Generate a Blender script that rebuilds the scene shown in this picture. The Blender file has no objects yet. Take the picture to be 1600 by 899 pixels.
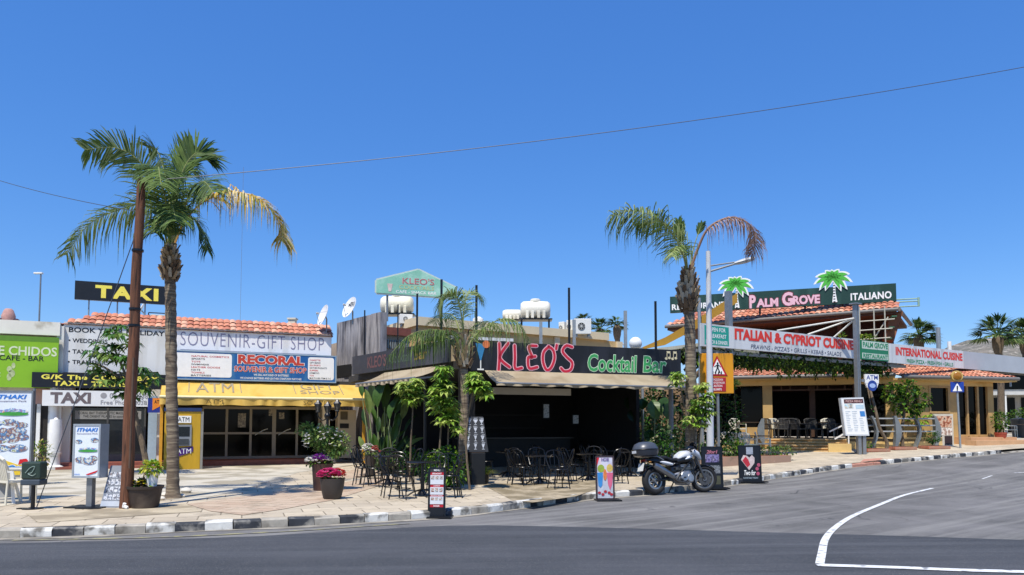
import bpy, math, random
from mathutils import Vector, Matrix, Quaternion
R = math.radians
random.seed(7)
sc = bpy.context.scene
COL = sc.collection

# ---------------------------------------------------------------- camera
F, CX, CY, PITCH, CAMZ = 1150.0, 800.0, 600.0, R(3.3), 1.6
cam = bpy.data.cameras.new('camera'); camo = bpy.data.objects.new('camera', cam); COL.objects.link(camo)
cam.sensor_width = 36; cam.sensor_fit = 'HORIZONTAL'; cam.lens = 36 * F / 1600
cam.shift_y = (CY - 449.5) / 1600
cam.clip_end = 9000; cam.clip_start = .05
camo.location = (0, 0, CAMZ); camo.rotation_euler = (R(90) + PITCH, 0, 0)
sc.camera = camo
# ---------------------------------------------------------------- light
SUN_EL = R(63); SUN_TRAVEL = Vector((.33, .94)).normalized()
w = bpy.data.worlds.new("World"); sc.world = w; w.use_nodes = True
nt = w.node_tree; bg = nt.nodes['Background']
sky = nt.nodes.new('ShaderNodeTexSky'); sky.sky_type = 'NISHITA'; sky.sun_disc = False
sky.sun_elevation = SUN_EL; sky.sun_rotation = math.atan2(-SUN_TRAVEL.x, -SUN_TRAVEL.y)
sky.altitude = 600; sky.air_density = 1.25; sky.dust_density = 0.0; sky.ozone_density = 7.0
hs = nt.nodes.new('ShaderNodeHueSaturation'); hs.inputs['Saturation'].default_value = 1.2
nt.links.new(sky.outputs[0], hs.inputs['Color']); nt.links.new(hs.outputs[0], bg.inputs[0]); bg.inputs[1].default_value = .087
bg2 = nt.nodes.new('ShaderNodeBackground'); bg2.inputs[0].default_value = (.026, .078, .282, 1); ad = nt.nodes.new('ShaderNodeAddShader')   # the clear even blue of the whole dome
nt.links.new(bg.outputs[0], ad.inputs[0]); nt.links.new(bg2.outputs[0], ad.inputs[1]); nt.links.new(ad.outputs[0], nt.nodes['World Output'].inputs[0])
sl = bpy.data.lights.new('sun', 'SUN'); sl.energy = 4.8; sl.angle = R(.53); sl.color = (1, .94, .84)
so = bpy.data.objects.new('sun', sl); COL.objects.link(so)
so.rotation_euler = Vector((SUN_TRAVEL.x * math.cos(SUN_EL), SUN_TRAVEL.y * math.cos(SUN_EL), -math.sin(SUN_EL))).to_track_quat('-Z', 'Y').to_euler()
sc.view_settings.view_transform = 'Standard'; sc.view_settings.look = 'None'
sc.view_settings.exposure = 0.2; sc.view_settings.gamma = 1; sc.view_settings.use_curve_mapping = False
sc.cycles.max_bounces = 6; sc.cycles.transparent_max_bounces = 8

# ---------------------------------------------------------------- terrain and picture geometry
def g(x, y):
    t = .022 * (x - 7) + .035 * (y - 23)
    t = .06 * math.log1p(math.exp(max(-40, min(40, t / .06))))   # soft ramp
    return 1.15 * math.tanh(t / 1.15)
PAV = .13
def ray(u, v):
    a = (u - CX) / F; b = (CY - v) / F
    return Vector((a, math.cos(PITCH) - b * math.sin(PITCH), math.sin(PITCH) + b * math.cos(PITCH)))
def at(u, v, Y):
    r = ray(u, v); return Vector((0, 0, CAMZ)) + r * (Y / r.y)
def gp(u, v, h=0.0):
    r = ray(u, v); t = 4.0; s = .05
    while t < 90:
        p = Vector((0, 0, CAMZ)) + r * t
        if p.z <= g(p.x, p.y) + h: return Vector((p.x, p.y, g(p.x, p.y) + h))
        t += s
    return p
def gx(u, Y, h=0.0):
    x = (u - CX) / F * Y * 1.001
    return Vector((x, Y, g(x, Y) + h))
class Frame:
    def __init__(s, a, b):
        s.o = Vector((a[0], a[1], 0)); s.ang = math.atan2(b[1] - a[1], b[0] - a[0])
        s.dx = Vector((math.cos(s.ang), math.sin(s.ang), 0)); s.dy = Vector((-math.sin(s.ang), math.cos(s.ang), 0))
        s.L = math.hypot(b[0] - a[0], b[1] - a[1])
    def hit(s, u, v, y=0.0):
        r = ray(u, v); o = s.o + s.dy * y
        t = (o - Vector((0, 0, CAMZ))).dot(s.dy) / r.dot(s.dy)
        p = Vector((0, 0, CAMZ)) + r * t
        return (p - s.o).dot(s.dx), p.z
    def w(s, x, y, z): return s.o + s.dx * x + s.dy * y + Vector((0, 0, z))

# ---------------------------------------------------------------- materials
def hexl(h):
    h = h.lstrip('#'); out = []
    for i in (0, 2, 4):
        c = int(h[i:i + 2], 16) / 255
        out.append(c / 12.92 if c <= .04045 else ((c + .055) / 1.055) ** 2.4)
    return tuple(out)
MATS = {}
def mat(name, col, rough=.6, var=.12, scale=6.0, bump=0.0, metal=0.0, stretch=(1, 1, 1), col2=None, spec=.5, dirt=None, bscale=None, trans=0):
    if name in MATS: return MATS[name]
    c = hexl(col) if isinstance(col, str) else col
    m = bpy.data.materials.new(name); m.use_nodes = True; t = m.node_tree
    b = t.nodes['Principled BSDF']; b.inputs['Roughness'].default_value = rough; b.inputs['Metallic'].default_value = metal
    b.inputs['Specular IOR Level'].default_value = spec
    tc = t.nodes.new('ShaderNodeTexCoord'); mp = t.nodes.new('ShaderNodeMapping'); mp.inputs['Scale'].default_value = stretch
    t.links.new(tc.outputs['Object'], mp.inputs[0])
    n = t.nodes.new('ShaderNodeTexNoise'); n.inputs['Scale'].default_value = scale; n.inputs['Detail'].default_value = 6; n.inputs['Roughness'].default_value = .65
    t.links.new(mp.outputs[0], n.inputs['Vector'])
    rp = t.nodes.new('ShaderNodeValToRGB'); rp.color_ramp.elements[0].position = .3; rp.color_ramp.elements[1].position = .7
    lo = hexl(col2) if isinstance(col2, str) else tuple(x * (1 - var * 1.6) for x in c)
    hi = tuple(min(1, x * (1 + var)) for x in c)
    rp.color_ramp.elements[0].color = (*lo, 1); rp.color_ramp.elements[1].color = (*hi, 1)
    t.links.new(n.outputs['Fac'], rp.inputs[0]); last = rp.outputs[0]
    if dirt:      # (colour, scale, threshold): patches of stain with a shape of their own
        n2 = t.nodes.new('ShaderNodeTexNoise'); n2.inputs['Scale'].default_value = dirt[1]; n2.inputs['Detail'].default_value = 8
        t.links.new(mp.outputs[0], n2.inputs['Vector'])
        r2 = t.nodes.new('ShaderNodeValToRGB'); r2.color_ramp.elements[0].position = dirt[2] - .06; r2.color_ramp.elements[1].position = dirt[2] + .06
        t.links.new(n2.outputs['Fac'], r2.inputs[0])
        mx = t.nodes.new('ShaderNodeMix'); mx.data_type = 'RGBA'
        t.links.new(r2.outputs[0], mx.inputs[0]); t.links.new(last, mx.inputs[6]); mx.inputs[7].default_value = (*hexl(dirt[0]), 1); last = mx.outputs[2]
    t.links.new(last, b.inputs['Base Color'])
    if trans: b.inputs['Specular IOR Level'].default_value = min(spec, .22)
    if bump:
        bp = t.nodes.new('ShaderNodeBump'); bp.inputs['Strength'].default_value = bump; bp.inputs['Distance'].default_value = .02
        src = n
        if bscale:
            src = t.nodes.new('ShaderNodeTexNoise'); src.inputs['Scale'].default_value = bscale; src.inputs['Detail'].default_value = 5
            t.links.new(mp.outputs[0], src.inputs['Vector'])
        t.links.new(src.outputs['Fac'], bp.inputs['Height']); t.links.new(bp.outputs[0], b.inputs['Normal'])
    if trans:     # thin leaf or cloth lets some light through
        tr = t.nodes.new('ShaderNodeBsdfTranslucent'); t.links.new(last, tr.inputs[0])
        ms = t.nodes.new('ShaderNodeMixShader'); ms.inputs[0].default_value = trans
        t.links.new(b.outputs[0], ms.inputs[1]); t.links.new(tr.outputs[0], ms.inputs[2])
        t.links.new(ms.outputs[0], t.nodes['Material Output'].inputs[0])
    MATS[name] = m; return m
def collage(name, cols, scale=9.0):
    """printed photographs: irregular cells in a few print colours"""
    if name in MATS: return MATS[name]
    m = bpy.data.materials.new(name); m.use_nodes = True; t = m.node_tree; b = t.nodes['Principled BSDF']; b.inputs['Roughness'].default_value = .45
    tc = t.nodes.new('ShaderNodeTexCoord'); nz = t.nodes.new('ShaderNodeTexNoise'); nz.inputs['Scale'].default_value = scale; nz.inputs['Detail'].default_value = 5
    t.links.new(tc.outputs['Object'], nz.inputs['Vector'])
    rp = t.nodes.new('ShaderNodeValToRGB'); rp.color_ramp.interpolation = 'LINEAR'
    k = len(cols)
    while len(rp.color_ramp.elements) < k: rp.color_ramp.elements.new(.5)
    for i, cc in enumerate(cols):
        rp.color_ramp.elements[i].position = .3 + .4 * i / (k - 1); rp.color_ramp.elements[i].color = (*hexl(cc), 1)
    t.links.new(nz.outputs['Fac'], rp.inputs[0]); t.links.new(rp.outputs[0], b.inputs['Base Color'])
    MATS[name] = m; return m

# ---------------------------------------------------------------- mesh builder
class MB:
    def __init__(s): s.v = []; s.f = []; s.m = []
    def _add(s, vs, fs, mi=0):
        k = len(s.v); s.v += [tuple(p) for p in vs]; s.f += [tuple(i + k for i in f) for f in fs]; s.m += [mi] * len(fs); return s
    def box(s, x0, x1, y0, y1, z0, z1, mi=0):
        return s._add([(x0, y0, z0), (x1, y0, z0), (x1, y1, z0), (x0, y1, z0), (x0, y0, z1), (x1, y0, z1), (x1, y1, z1), (x0, y1, z1)],
                      [(0, 3, 2, 1), (4, 5, 6, 7), (0, 1, 5, 4), (1, 2, 6, 5), (2, 3, 7, 6), (3, 0, 4, 7)], mi)
    def bar(s, a, b, wx, wy, mi=0, up=(0, 0, 1)):
        """rectangular bar from a to b, wx wide sideways, wy along 'up'"""
        a = Vector(a); b = Vector(b); t = (b - a).normalized(); u = Vector(up)
        sd = t.cross(u)
        if sd.length < 1e-4: sd = t.cross(Vector((1, 0, 0)))
        sd.normalize(); u2 = sd.cross(t)
        vs = [p + sd * (i * wx / 2) + u2 * (j * wy / 2) for p in (a, b) for i, j in ((-1, -1), (1, -1), (1, 1), (-1, 1))]
        return s._add(vs, [(0, 3, 2, 1), (4, 5, 6, 7), (0, 1, 5, 4), (1, 2, 6, 5), (2, 3, 7, 6), (3, 0, 4, 7)], mi)
    def tube(s, pts, r, n=8, mi=0, cap=True):
        pts = [Vector(p) for p in pts]; k = len(pts); rs = r if isinstance(r, (list, tuple)) else [r] * k
        ref = None; vs = []
        for i, p in enumerate(pts):
            t = (pts[min(i + 1, k - 1)] - pts[max(i - 1, 0)])
            t = t.normalized() if t.length > 1e-9 else Vector((0, 0, 1))
            if ref is None: ref = t.orthogonal().normalized()
            ref = (ref - t * ref.dot(t)); ref = ref.normalized() if ref.length > 1e-6 else t.orthogonal().normalized()
            q = t.cross(ref)
            vs += [p + (ref * math.cos(2 * math.pi * j / n) + q * math.sin(2 * math.pi * j / n)) * rs[i] for j in range(n)]
        fs = [(i * n + j, i * n + (j + 1) % n, (i + 1) * n + (j + 1) % n, (i + 1) * n + j) for i in range(k - 1) for j in range(n)]
        if cap: fs += [tuple(range(n - 1, -1, -1)), tuple((k - 1) * n + j for j in range(n))]
        return s._add(vs, fs, mi)
    def lathe(s, prof, n=16, c=(0, 0, 0), mi=0, ax='z', cap=True):
        vs = []
        for r, z in prof:
            for j in range(n):
                a = 2 * math.pi * j / n; p = (r * math.cos(a), r * math.sin(a), z)
                if ax == 'y': p = (p[0], z, p[1])
                if ax == 'x': p = (z, p[0], p[1])
                vs.append((p[0] + c[0], p[1] + c[1], p[2] + c[2]))
        k = len(prof); fs = [(i * n + j, i * n + (j + 1) % n, (i + 1) * n + (j + 1) % n, (i + 1) * n + j) for i in range(k - 1) for j in range(n)]
        if cap: fs += [tuple(range(n - 1, -1, -1)), tuple((k - 1) * n + j for j in range(n))]
        return s._add(vs, fs, mi)
    def prism(s, poly, y0, y1, mi=0):
        n = len(poly); vs = [(x, y0, z) for x, z in poly] + [(x, y1, z) for x, z in poly]
        return s._add(vs, [tuple(range(n)), tuple(range(2 * n - 1, n - 1, -1))] + [(i, i + n, (i + 1) % n + n, (i + 1) % n) for i in range(n)], mi)
    def slab(s, poly, z0, z1, mi=0):
        n = len(poly); vs = [(x, y, z0) for x, y in poly] + [(x, y, z1) for x, y in poly]
        return s._add(vs, [tuple(range(n - 1, -1, -1)), tuple(range(n, 2 * n))] + [(i, (i + 1) % n, (i + 1) % n + n, i + n) for i in range(n)], mi)
    def poly(s, pts, mi=0): return s._add(pts, [tuple(range(len(pts)))], mi)
    def ell(s, cx, cz, rx, rz, y, n=20, mi=0, y1=None):
        pl = [(cx + rx * math.cos(2 * math.pi * j / n), cz + rz * math.sin(2 * math.pi * j / n)) for j in range(n)]
        return s.prism(pl, y, y + .004 if y1 is None else y1, mi)
    def ball(s, c, r, n=10, mi=0, sq=(1, 1, 1)):
        k = max(4, n // 2); prof = [(math.sin(math.pi * i / k) * 1 + 1e-4, -math.cos(math.pi * i / k)) for i in range(k + 1)]
        vs = []
        for rr, z in prof:
            for j in range(n): a = 2 * math.pi * j / n; vs.append((c[0] + r * sq[0] * rr * math.cos(a), c[1] + r * sq[1] * rr * math.sin(a), c[2] + r * sq[2] * z))
        return s._add(vs, [(i * n + j, i * n + (j + 1) % n, (i + 1) * n + (j + 1) % n, (i + 1) * n + j) for i in range(k) for j in range(n)], mi)
    def xf(s, M):
        s.v = [tuple(M @ Vector(p)) for p in s.v]; return s
    def join(s, o, M=None, off=0):
        k = len(s.v); s.v += [tuple(M @ Vector(p)) if M else p for p in o.v]; s.f += [tuple(i + k for i in f) for f in o.f]; s.m += [m + off for m in o.m]; return s
    def build(s, name, mats, parent=None, smooth=False, bevel=0, label=None):
        me = bpy.data.meshes.new(name); me.from_pydata(s.v, [], s.f)
        for m in (mats if isinstance(mats, (list, tuple)) else [mats]): me.materials.append(m)
        me.polygons.foreach_set('material_index', s.m)
        if smooth: me.polygons.foreach_set('use_smooth', [True] * len(me.polygons))
        me.update()
        if smooth:
            try: me.set_sharp_from_angle(angle=R(50))
            except Exception: pass
        o = bpy.data.objects.new(name, me); COL.objects.link(o)
        if parent: o.parent = parent
        if bevel:
            b = o.modifiers.new('bevel', 'BEVEL'); b.width = bevel; b.segments = 2; b.limit_method = 'ANGLE'
        if label: o['label'] = label
        return o
def tag(o, label, cat, group=None):
    o['label'] = label; o['category'] = cat
    if group: o['group'] = group
    return o
def thing(name, label, cat, loc=(0, 0, 0), rz=0, group=None):
    o = bpy.data.objects.new(name, None); COL.objects.link(o); o.location = loc; o.rotation_euler = (0, 0, rz); o.empty_display_size = .2
    return tag(o, label, cat, group)
def structure(o, kind='structure'): o['kind'] = kind; return o
KIDS = {}
def copy_tree(o, loc, rz, label, group=None):
    """a copy of a thing with copies of its parts and their sub-parts"""
    r = o.copy(); COL.objects.link(r); r.location = loc; r.rotation_euler = (0, 0, rz); r['label'] = label
    if group: r['group'] = group
    for c in [k for k in bpy.data.objects if k.parent == o]:
        d = c.copy(); COL.objects.link(d); d.parent = r
        for e in [k for k in bpy.data.objects if k.parent == c]:
            f = e.copy(); COL.objects.link(f); f.parent = d
    return r
def lettering(lines, parent, m, y=-.004, bold=0, shear=0, extrude=.003, name='lettering', outline=None, spacing=1.0):
    """lines: list of (text, x0, x1, z0, z1) boxes in the parent's x-z plane, one mesh"""
    mbs = []
    for grow, yy, mm, nm in (([(outline[1], y, outline[0], name)] if outline else []) + [(bold, y - (.004 if outline else 0), m, name)]):
        out = MB()
        for (txt, x0, x1, z0, z1) in lines:
            cu = bpy.data.curves.new('t', 'FONT'); cu.body = txt; cu.offset = 0; cu.shear = shear; cu.extrude = 0; cu.space_character = spacing; cu.resolution_u = 3
            cu.offset = bold; cu.fill_mode = 'BOTH'
            o = bpy.data.objects.new('t', cu); COL.objects.link(o)
            dg = bpy.context.evaluated_depsgraph_get(); me = bpy.data.meshes.new_from_object(o.evaluated_get(dg))
            xs = [v.co.x for v in me.vertices]; ys = [v.co.y for v in me.vertices]
            if xs:
                a, b, c, d = min(xs), max(xs), min(ys), max(ys)
                sx = (x1 - x0) / max(1e-6, b - a); sz = (z1 - z0) / max(1e-6, d - c)
                if grow != bold:      # outline: regenerate with a fatter offset, same scale
                    cu.offset = grow; dg = bpy.context.evaluated_depsgraph_get(); me2 = bpy.data.meshes.new_from_object(o.evaluated_get(dg)); bpy.data.meshes.remove(me); me = me2
                vs = [(x0 + (v.co.x - a) * sx, yy, z0 + (v.co.y - c) * sz) for v in me.vertices]
                out._add(vs, [tuple(p.vertices) for p in me.polygons])
            bpy.data.meshes.remove(me); bpy.data.objects.remove(o); bpy.data.curves.remove(cu)
        mbs.append(out.build(nm, mm, parent))
    return mbs[-1]
class Board:
    """a flat sign: an Empty at its bottom middle, a panel, then lettering in fractions of the panel"""
    def __init__(s, name, label, cat, fr, y, u0, u1, vt, vb, uref, m, thick=.06, edge=None, edge_w=.03, group=None, zb=None):
        s.x0, _ = fr.hit(u0, (vt + vb) / 2, y); s.x1, _ = fr.hit(u1, (vt + vb) / 2, y)
        _, s.zt = fr.hit(uref, vt, y); _, s.zb = fr.hit(uref, vb, y)
        s.w = s.x1 - s.x0; s.h = s.zt - s.zb; s.t = thick; s.fr = fr; s.y = y
        s.root = thing(name, label, cat, fr.w((s.x0 + s.x1) / 2, y, s.zb), fr.ang, group)
        s.panel = MB().box(-s.w / 2, s.w / 2, -thick / 2, thick / 2, 0, s.h).build('panel', m, s.root)
        if edge:
            e = MB(); a, h, q = s.w / 2, s.h, edge_w; yf, yb = -thick / 2 - .012, thick / 2 + .006
            e.box(-a - .004, a + .004, yf, yb, -.004, q).box(-a - .004, a + .004, yf, yb, h - q, h + .004).box(-a - .004, -a + q, yf, yb, q, h - q).box(a - q, a + .004, yf, yb, q, h - q)
            e.build('frame', edge, s.root)
    def X(s, f): return (f - .5) * s.w
    def Z(s, f): return f * s.h
    def text(s, lines, m, bold=.02, lift=.006, **k):
        return lettering([(t, s.X(a), s.X(b), s.Z(c), s.Z(d)) for t, a, b, c, d in lines], s.panel, m, y=-s.t / 2 - lift, bold=bold, **k)
    def rect(s, a, b, c, d, m, name='panel_print', lift=.003, mi=None):
        return MB().box(s.X(a), s.X(b), -s.t / 2 - lift, -s.t / 2 - .0005, s.Z(c), s.Z(d)).build(name, m, s.panel)
    def post(s, f, z0, r, m, dy=.08, top=None, square=False):
        """post behind the panel down to world height z0"""
        x = s.X(f); zl = z0 - s.zb; mb = MB(); t = s.h * .9 if top is None else top
        if square: mb.box(x - r, x + r, dy - r, dy + r, zl, t)
        else: mb.tube([(x, dy, zl), (x, dy, t)], r)
        return mb.build('post', m, s.root, smooth=not square)
def tile_roof(x0, x1, y0, z0, y1, z1, p=.21, row=.34, amp=.05, hipl=0, hipr=0):
    """barrel tiles, eave at (y0,z0) up to (y1,z1); three clay tones chosen tile by tile"""
    mb = MB(); L = math.hypot(y1 - y0, z1 - z0); nr = max(1, round(L / row)); ncol = max(1, round((x1 - x0) / p)); p = (x1 - x0) / ncol
    ny, nz = -(z1 - z0) / L, (y1 - y0) / L
    mb._add([(x0 + .02, y0 + .02, z0 - .03), (x1 - .02, y0 + .02, z0 - .03), (x1 - hipr, y1, z1 - .03), (x0 + hipl, y1, z1 - .03)], [(0, 1, 2, 3)], 1)
    for j in range(nr):
        a, b = j / nr, (j + 1.12) / nr
        for i in range(ncol):
            xa = x0 + i * p; mi = random.choice((0, 0, 1, 2)); jit = random.uniform(-.012, .012)
            mid = (a + b) / 2
            if xa + p / 2 < x0 + hipl * mid or xa + p / 2 > x1 - hipr * mid: continue
            vs = []
            for q in range(7):
                f = q / 6; h = amp * math.sin(math.pi * f) ** .7 if 0 < f < 1 else 0
                for t, e in ((a, .035), (b, .0)):
                    hh = h + e + jit * (t == a)
                    vs.append((xa + p * f, y0 + (y1 - y0) * t + ny * hh, z0 + (z1 - z0) * t + nz * hh))
            mb._add(vs, [(2 * q, 2 * q + 2, 2 * q + 3, 2 * q + 1) for q in range(6)], mi)
    return mb
def leaf(mb, base, d, L, wd, droop=.3, mi=0, up=Vector((0, 0, 1)), fold=.15):
    """one leaf: a folded lance of four faces"""
    d = Vector(d).normalized(); sd = d.cross(up)
    if sd.length < .05: sd = d.cross(Vector((.3, 1, .1)))
    sd.normalize(); n = sd.cross(d)
    b = Vector(base); m = b + d * (L * .5) - Vector((0, 0, droop * L * .25)); t = b + d * L - Vector((0, 0, droop * L))
    mb._add([b, m + sd * wd / 2 + n * fold * wd, m, m - sd * wd / 2 + n * fold * wd, t], [(0, 1, 2), (0, 2, 3), (1, 4, 2), (2, 4, 3)], mi)
def rdir(zmin=-1, zmax=1):
    z = random.uniform(zmin, zmax); a = random.uniform(0, 2 * math.pi); q = math.sqrt(max(0, 1 - z * z)); return Vector((q * math.cos(a), q * math.sin(a), z))
def whorl(mb, c, n, L, wd, droop=.5, mi=0, tilt=.25):
    a0 = random.uniform(0, 6.28)
    for i in range(n):
        a = a0 + 2 * math.pi * i / n + random.uniform(-.2, .2)
        leaf(mb, c, (math.cos(a), math.sin(a), tilt + random.uniform(-.2, .3)), L * random.uniform(.55, 1.15), wd * random.uniform(.75, 1.1), droop * random.uniform(.5, 1.5), mi)
def blob_leaves(mb, c, rad, n, L, wd, nm=3, shell=.55, droop=.3):
    for _ in range(n):
        d = rdir(); q = shell + (1 - shell) * random.random()
        p = Vector((c[0] + rad[0] * d.x * q, c[1] + rad[1] * d.y * q, c[2] + rad[2] * d.z * q))
        leaf(mb, p, d + rdir() * .9 + Vector((0, 0, .3)), L * random.uniform(.6, 1.2), wd * random.uniform(.7, 1.2), droop, random.randrange(nm))
def crspline(pts, n):
    pts = [Vector(p) for p in pts]; out = []; k = len(pts)
    for i in range(n):
        t = i / (n - 1) * (k - 1); j = min(int(t), k - 2); f = t - j
        p0, p1, p2, p3 = pts[max(j - 1, 0)], pts[j], pts[j + 1], pts[min(j + 2, k - 1)]
        out.append(.5 * ((2 * p1) + (p2 - p0) * f + (2 * p0 - 5 * p1 + 4 * p2 - p3) * f * f + (3 * p1 - p0 - 3 * p2 + p3) * f ** 3))
    return out
def frond(pts, leafl, n, roll=0, droop=.5, sweep=.5, wd=.035, start=.15, nm=2, rach=.018, bothup=.1):
    """feather leaf: a curved midrib with two ranks of thin hanging leaflets"""
    mb = MB(); n = int(n * 1.45); c = crspline(pts, 40); mb.tube(c, [rach * (1.3 - 1.1 * i / 39) for i in range(40)], 5, mi=0)
    for i in range(n):
        f = start + (1 - start) * i / (n - 1); x = f * 39; j = min(int(x), 38); p = c[j].lerp(c[j + 1], x - j); t = (c[j + 1] - c[j]).normalized()
        s0 = t.cross(Vector((0, 0, 1)))
        if s0.length < .05: s0 = Vector((1, 0, 0))
        s0.normalize(); s0 = Quaternion(t, R(roll)) @ s0; nn = s0.cross(t)
        ll = leafl * (math.sin(math.pi * (.12 + .8 * f)) ** .6) * random.uniform(.6, 1.15)
        for sg in (-1, 1):
            if random.random() < .07: continue
            d = (s0 * sg + t * (sweep + random.uniform(-.15, .25)) + nn * (bothup + random.uniform(-.25, .25))).normalized()
            q = d.cross(t); q = q.normalized() if q.length > .02 else nn
            wv = (t - d * t.dot(d)); wv = wv.normalized() if wv.length > .05 else q
            dr = droop * random.uniform(.4, 1.5); ww = wd * random.uniform(.8, 1.2)
            pts2 = [p, p + d * ll * .35 - Vector((0, 0, dr * ll * .10)), p + d * ll * .68 - Vector((0, 0, dr * ll * .42)), p + d * ll * .9 * (1 - .25 * min(1, dr)) - Vector((0, 0, dr * ll * .95))]
            mi = 1 + random.randrange(nm)
            vs = [pts2[0] - wv * ww * .3, pts2[0] + wv * ww * .3, pts2[1] - wv * ww * .5, pts2[1] + wv * ww * .5, pts2[2] - wv * ww * .35, pts2[2] + wv * ww * .35, pts2[3]]
            mb._add(vs, [(0, 1, 3, 2), (2, 3, 5, 4), (4, 5, 6)], mi)
    return mb
# shared materials
WHITE = mat('white_paint', '#e6e6e2', .55, .05, 3, dirt=('#bdb8ab', 1.5, .62))
BLACK = mat('black_paint', '#101113', .45, .2)
BLACKM = mat('black_metal', '#0d0d0f', .35, .2, metal=.0)
GREYM = mat('grey_metal', '#8b8e90', .4, .1, 8, metal=.5)
GALV = mat('galvanised_steel', '#9aa0a3', .45, .12, 12, metal=.4)
DARKG = mat('dark_glass', '#040405', .07, .1, spec=.12)
CREAM = mat('cream_render', '#d9bd86', .8, .07, 2, bump=.1, bscale=40, dirt=('#b08d55', 1.2, .64))
WOODP = mat('creosoted_wood', '#704730', .85, .3, 5, bump=.5, stretch=(6, 6, .5), dirt=('#3a2418', 3, .6))
REDTX = mat('red_print', '#c8181f', .5, .05)
BLUETX = mat('blue_print', '#1a63b0', .5, .05)
YELTX = mat('yellow_print', '#f0e25a', .5, .04)
BLKTX = mat('black_print', '#17181a', .5, .1)
GREYTX = mat('grey_print', '#6d6a78', .5, .1)
WHTTX = mat('white_print', '#eeeeea', .5, .03)
GRNTX = mat('green_print', '#138a55', .5, .05)
TILES = [mat('clay_tile_orange', '#c98466', .8, .2, 9), mat('clay_tile_red', '#b57056', .8, .2, 9), mat('clay_tile_pale', '#d8a386', .8, .2, 9)]
GREENS = [mat('leaf_mid_green', '#3c6a20', .5, .25, 20, trans=.25), mat('leaf_yellow_green', '#76952f', .5, .2, 20, trans=.3), mat('leaf_dark_green', '#28491c', .5, .25, 20, trans=.2)]
BARK = mat('grey_bark', '#6e5f4c', .9, .35, 8, bump=.5, stretch=(3, 3, 1))
SOIL = mat('potting_soil', '#3a2a1e', .95, .3, 14)
# ================================================================ SETTING
def asphalt(name, c, lo, hi, ang, crack, speck):
    """worn asphalt: aggregate grain, long wheel streaks along the lane, a few sealed cracks and oil spots"""
    m = bpy.data.materials.new(name); m.use_nodes = True; t = m.node_tree; b = t.nodes['Principled BSDF']; b.inputs['Roughness'].default_value = .9; b.inputs['Specular IOR Level'].default_value = .3
    N = t.nodes.new; Lk = t.links.new; tc = N('ShaderNodeTexCoord')
    def noise(scale, det, sc3=(1, 1, 1), rot=0):
        mp = N('ShaderNodeMapping'); mp.inputs['Scale'].default_value = sc3; mp.inputs['Rotation'].default_value = (0, 0, rot); mp.vector_type = 'POINT'
        pre = N('ShaderNodeMapping'); pre.inputs['Rotation'].default_value = (0, 0, rot); Lk(tc.outputs['Object'], pre.inputs[0]); mp.inputs['Rotation'].default_value = (0, 0, 0); Lk(pre.outputs[0], mp.inputs[0])
        n = N('ShaderNodeTexNoise'); n.inputs['Scale'].default_value = scale; n.inputs['Detail'].default_value = det; n.inputs['Roughness'].default_value = .65; Lk(mp.outputs[0], n.inputs['Vector']); return n.outputs['Fac']
    def rng(src, a, b_, c_=0, d=1):
        r = N('ShaderNodeMapRange'); r.inputs[1].default_value = a; r.inputs[2].default_value = b_; r.inputs[3].default_value = c_; r.inputs[4].default_value = d; Lk(src, r.inputs[0]); return r.outputs[0]
    def mix(f, a, bcol):
        x = N('ShaderNodeMix'); x.data_type = 'RGBA'; Lk(f, x.inputs[0]); 
        if isinstance(a, tuple): x.inputs[6].default_value = (*a, 1)
        else: Lk(a, x.inputs[6])
        x.inputs[7].default_value = (*bcol, 1); return x.outputs[2]
    col = mix(rng(noise(.45, 8), .38, .62), hexl(c), hexl(lo))
    col = mix(rng(noise(1.0, 7, (.10, 2.2, 1), ang), .47, .68, 0, .75), col, hexl(hi))
    col = mix(rng(noise(1.0, 7, (.16, 3.6, 1), ang), .53, .70, 0, .6), col, hexl(lo))
    col = mix(rng(noise(26, 4), .55, .75, 0, .45), col, hexl(hi))
    col = mix(rng(noise(75, 3), .58, .72, 0, speck), col, hexl('#b9b4aa')); col = mix(rng(noise(60, 3), .60, .75, 0, .5), col, hexl('#2c2c2d'))
    v = N('ShaderNodeTexVoronoi'); v.feature = 'DISTANCE_TO_EDGE'; v.inputs['Scale'].default_value = .28
    vm = N('ShaderNodeVectorMath'); vm.operation = 'ADD'; nz = N('ShaderNodeTexNoise'); nz.inputs['Scale'].default_value = 1.3; nz.inputs['Detail'].default_value = 6; Lk(tc.outputs['Object'], nz.inputs['Vector']); Lk(tc.outputs['Object'], vm.inputs[0]); Lk(nz.outputs['Color'], vm.inputs[1]); Lk(vm.outputs[0], v.inputs['Vector'])
    k = N('ShaderNodeMath'); k.operation = 'MULTIPLY'; Lk(rng(v.outputs['Distance'], .002, .007, 1, 0), k.inputs[0]); Lk(rng(noise(.3, 3), .48, .60, 0, crack), k.inputs[1]); col = mix(k.outputs[0], col, hexl('#333436'))
    sp = N('ShaderNodeMath'); sp.operation = 'MULTIPLY'; Lk(rng(noise(2.3, 3), .63, .70, 0, .55), sp.inputs[0]); Lk(rng(noise(.6, 2), .5, .6), sp.inputs[1]); col = mix(sp.outputs[0], col, hexl('#3a3b3d'))
    Lk(col, b.inputs['Base Color'])
    bp = N('ShaderNodeBump'); bp.inputs['Strength'].default_value = .5; bp.inputs['Distance'].default_value = .012; Lk(noise(110, 4), bp.inputs['Height']); Lk(bp.outputs[0], b.inputs['Normal'])
    MATS[name] = m; return m
ASPH = asphalt('old_asphalt', '#757371', '#5a5957', '#8e8c87', R(-38), .95, .6)
ASPN = asphalt('new_asphalt', '#47494d', '#3b3e42', '#54565a', R(-3), .3, .4)
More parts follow.
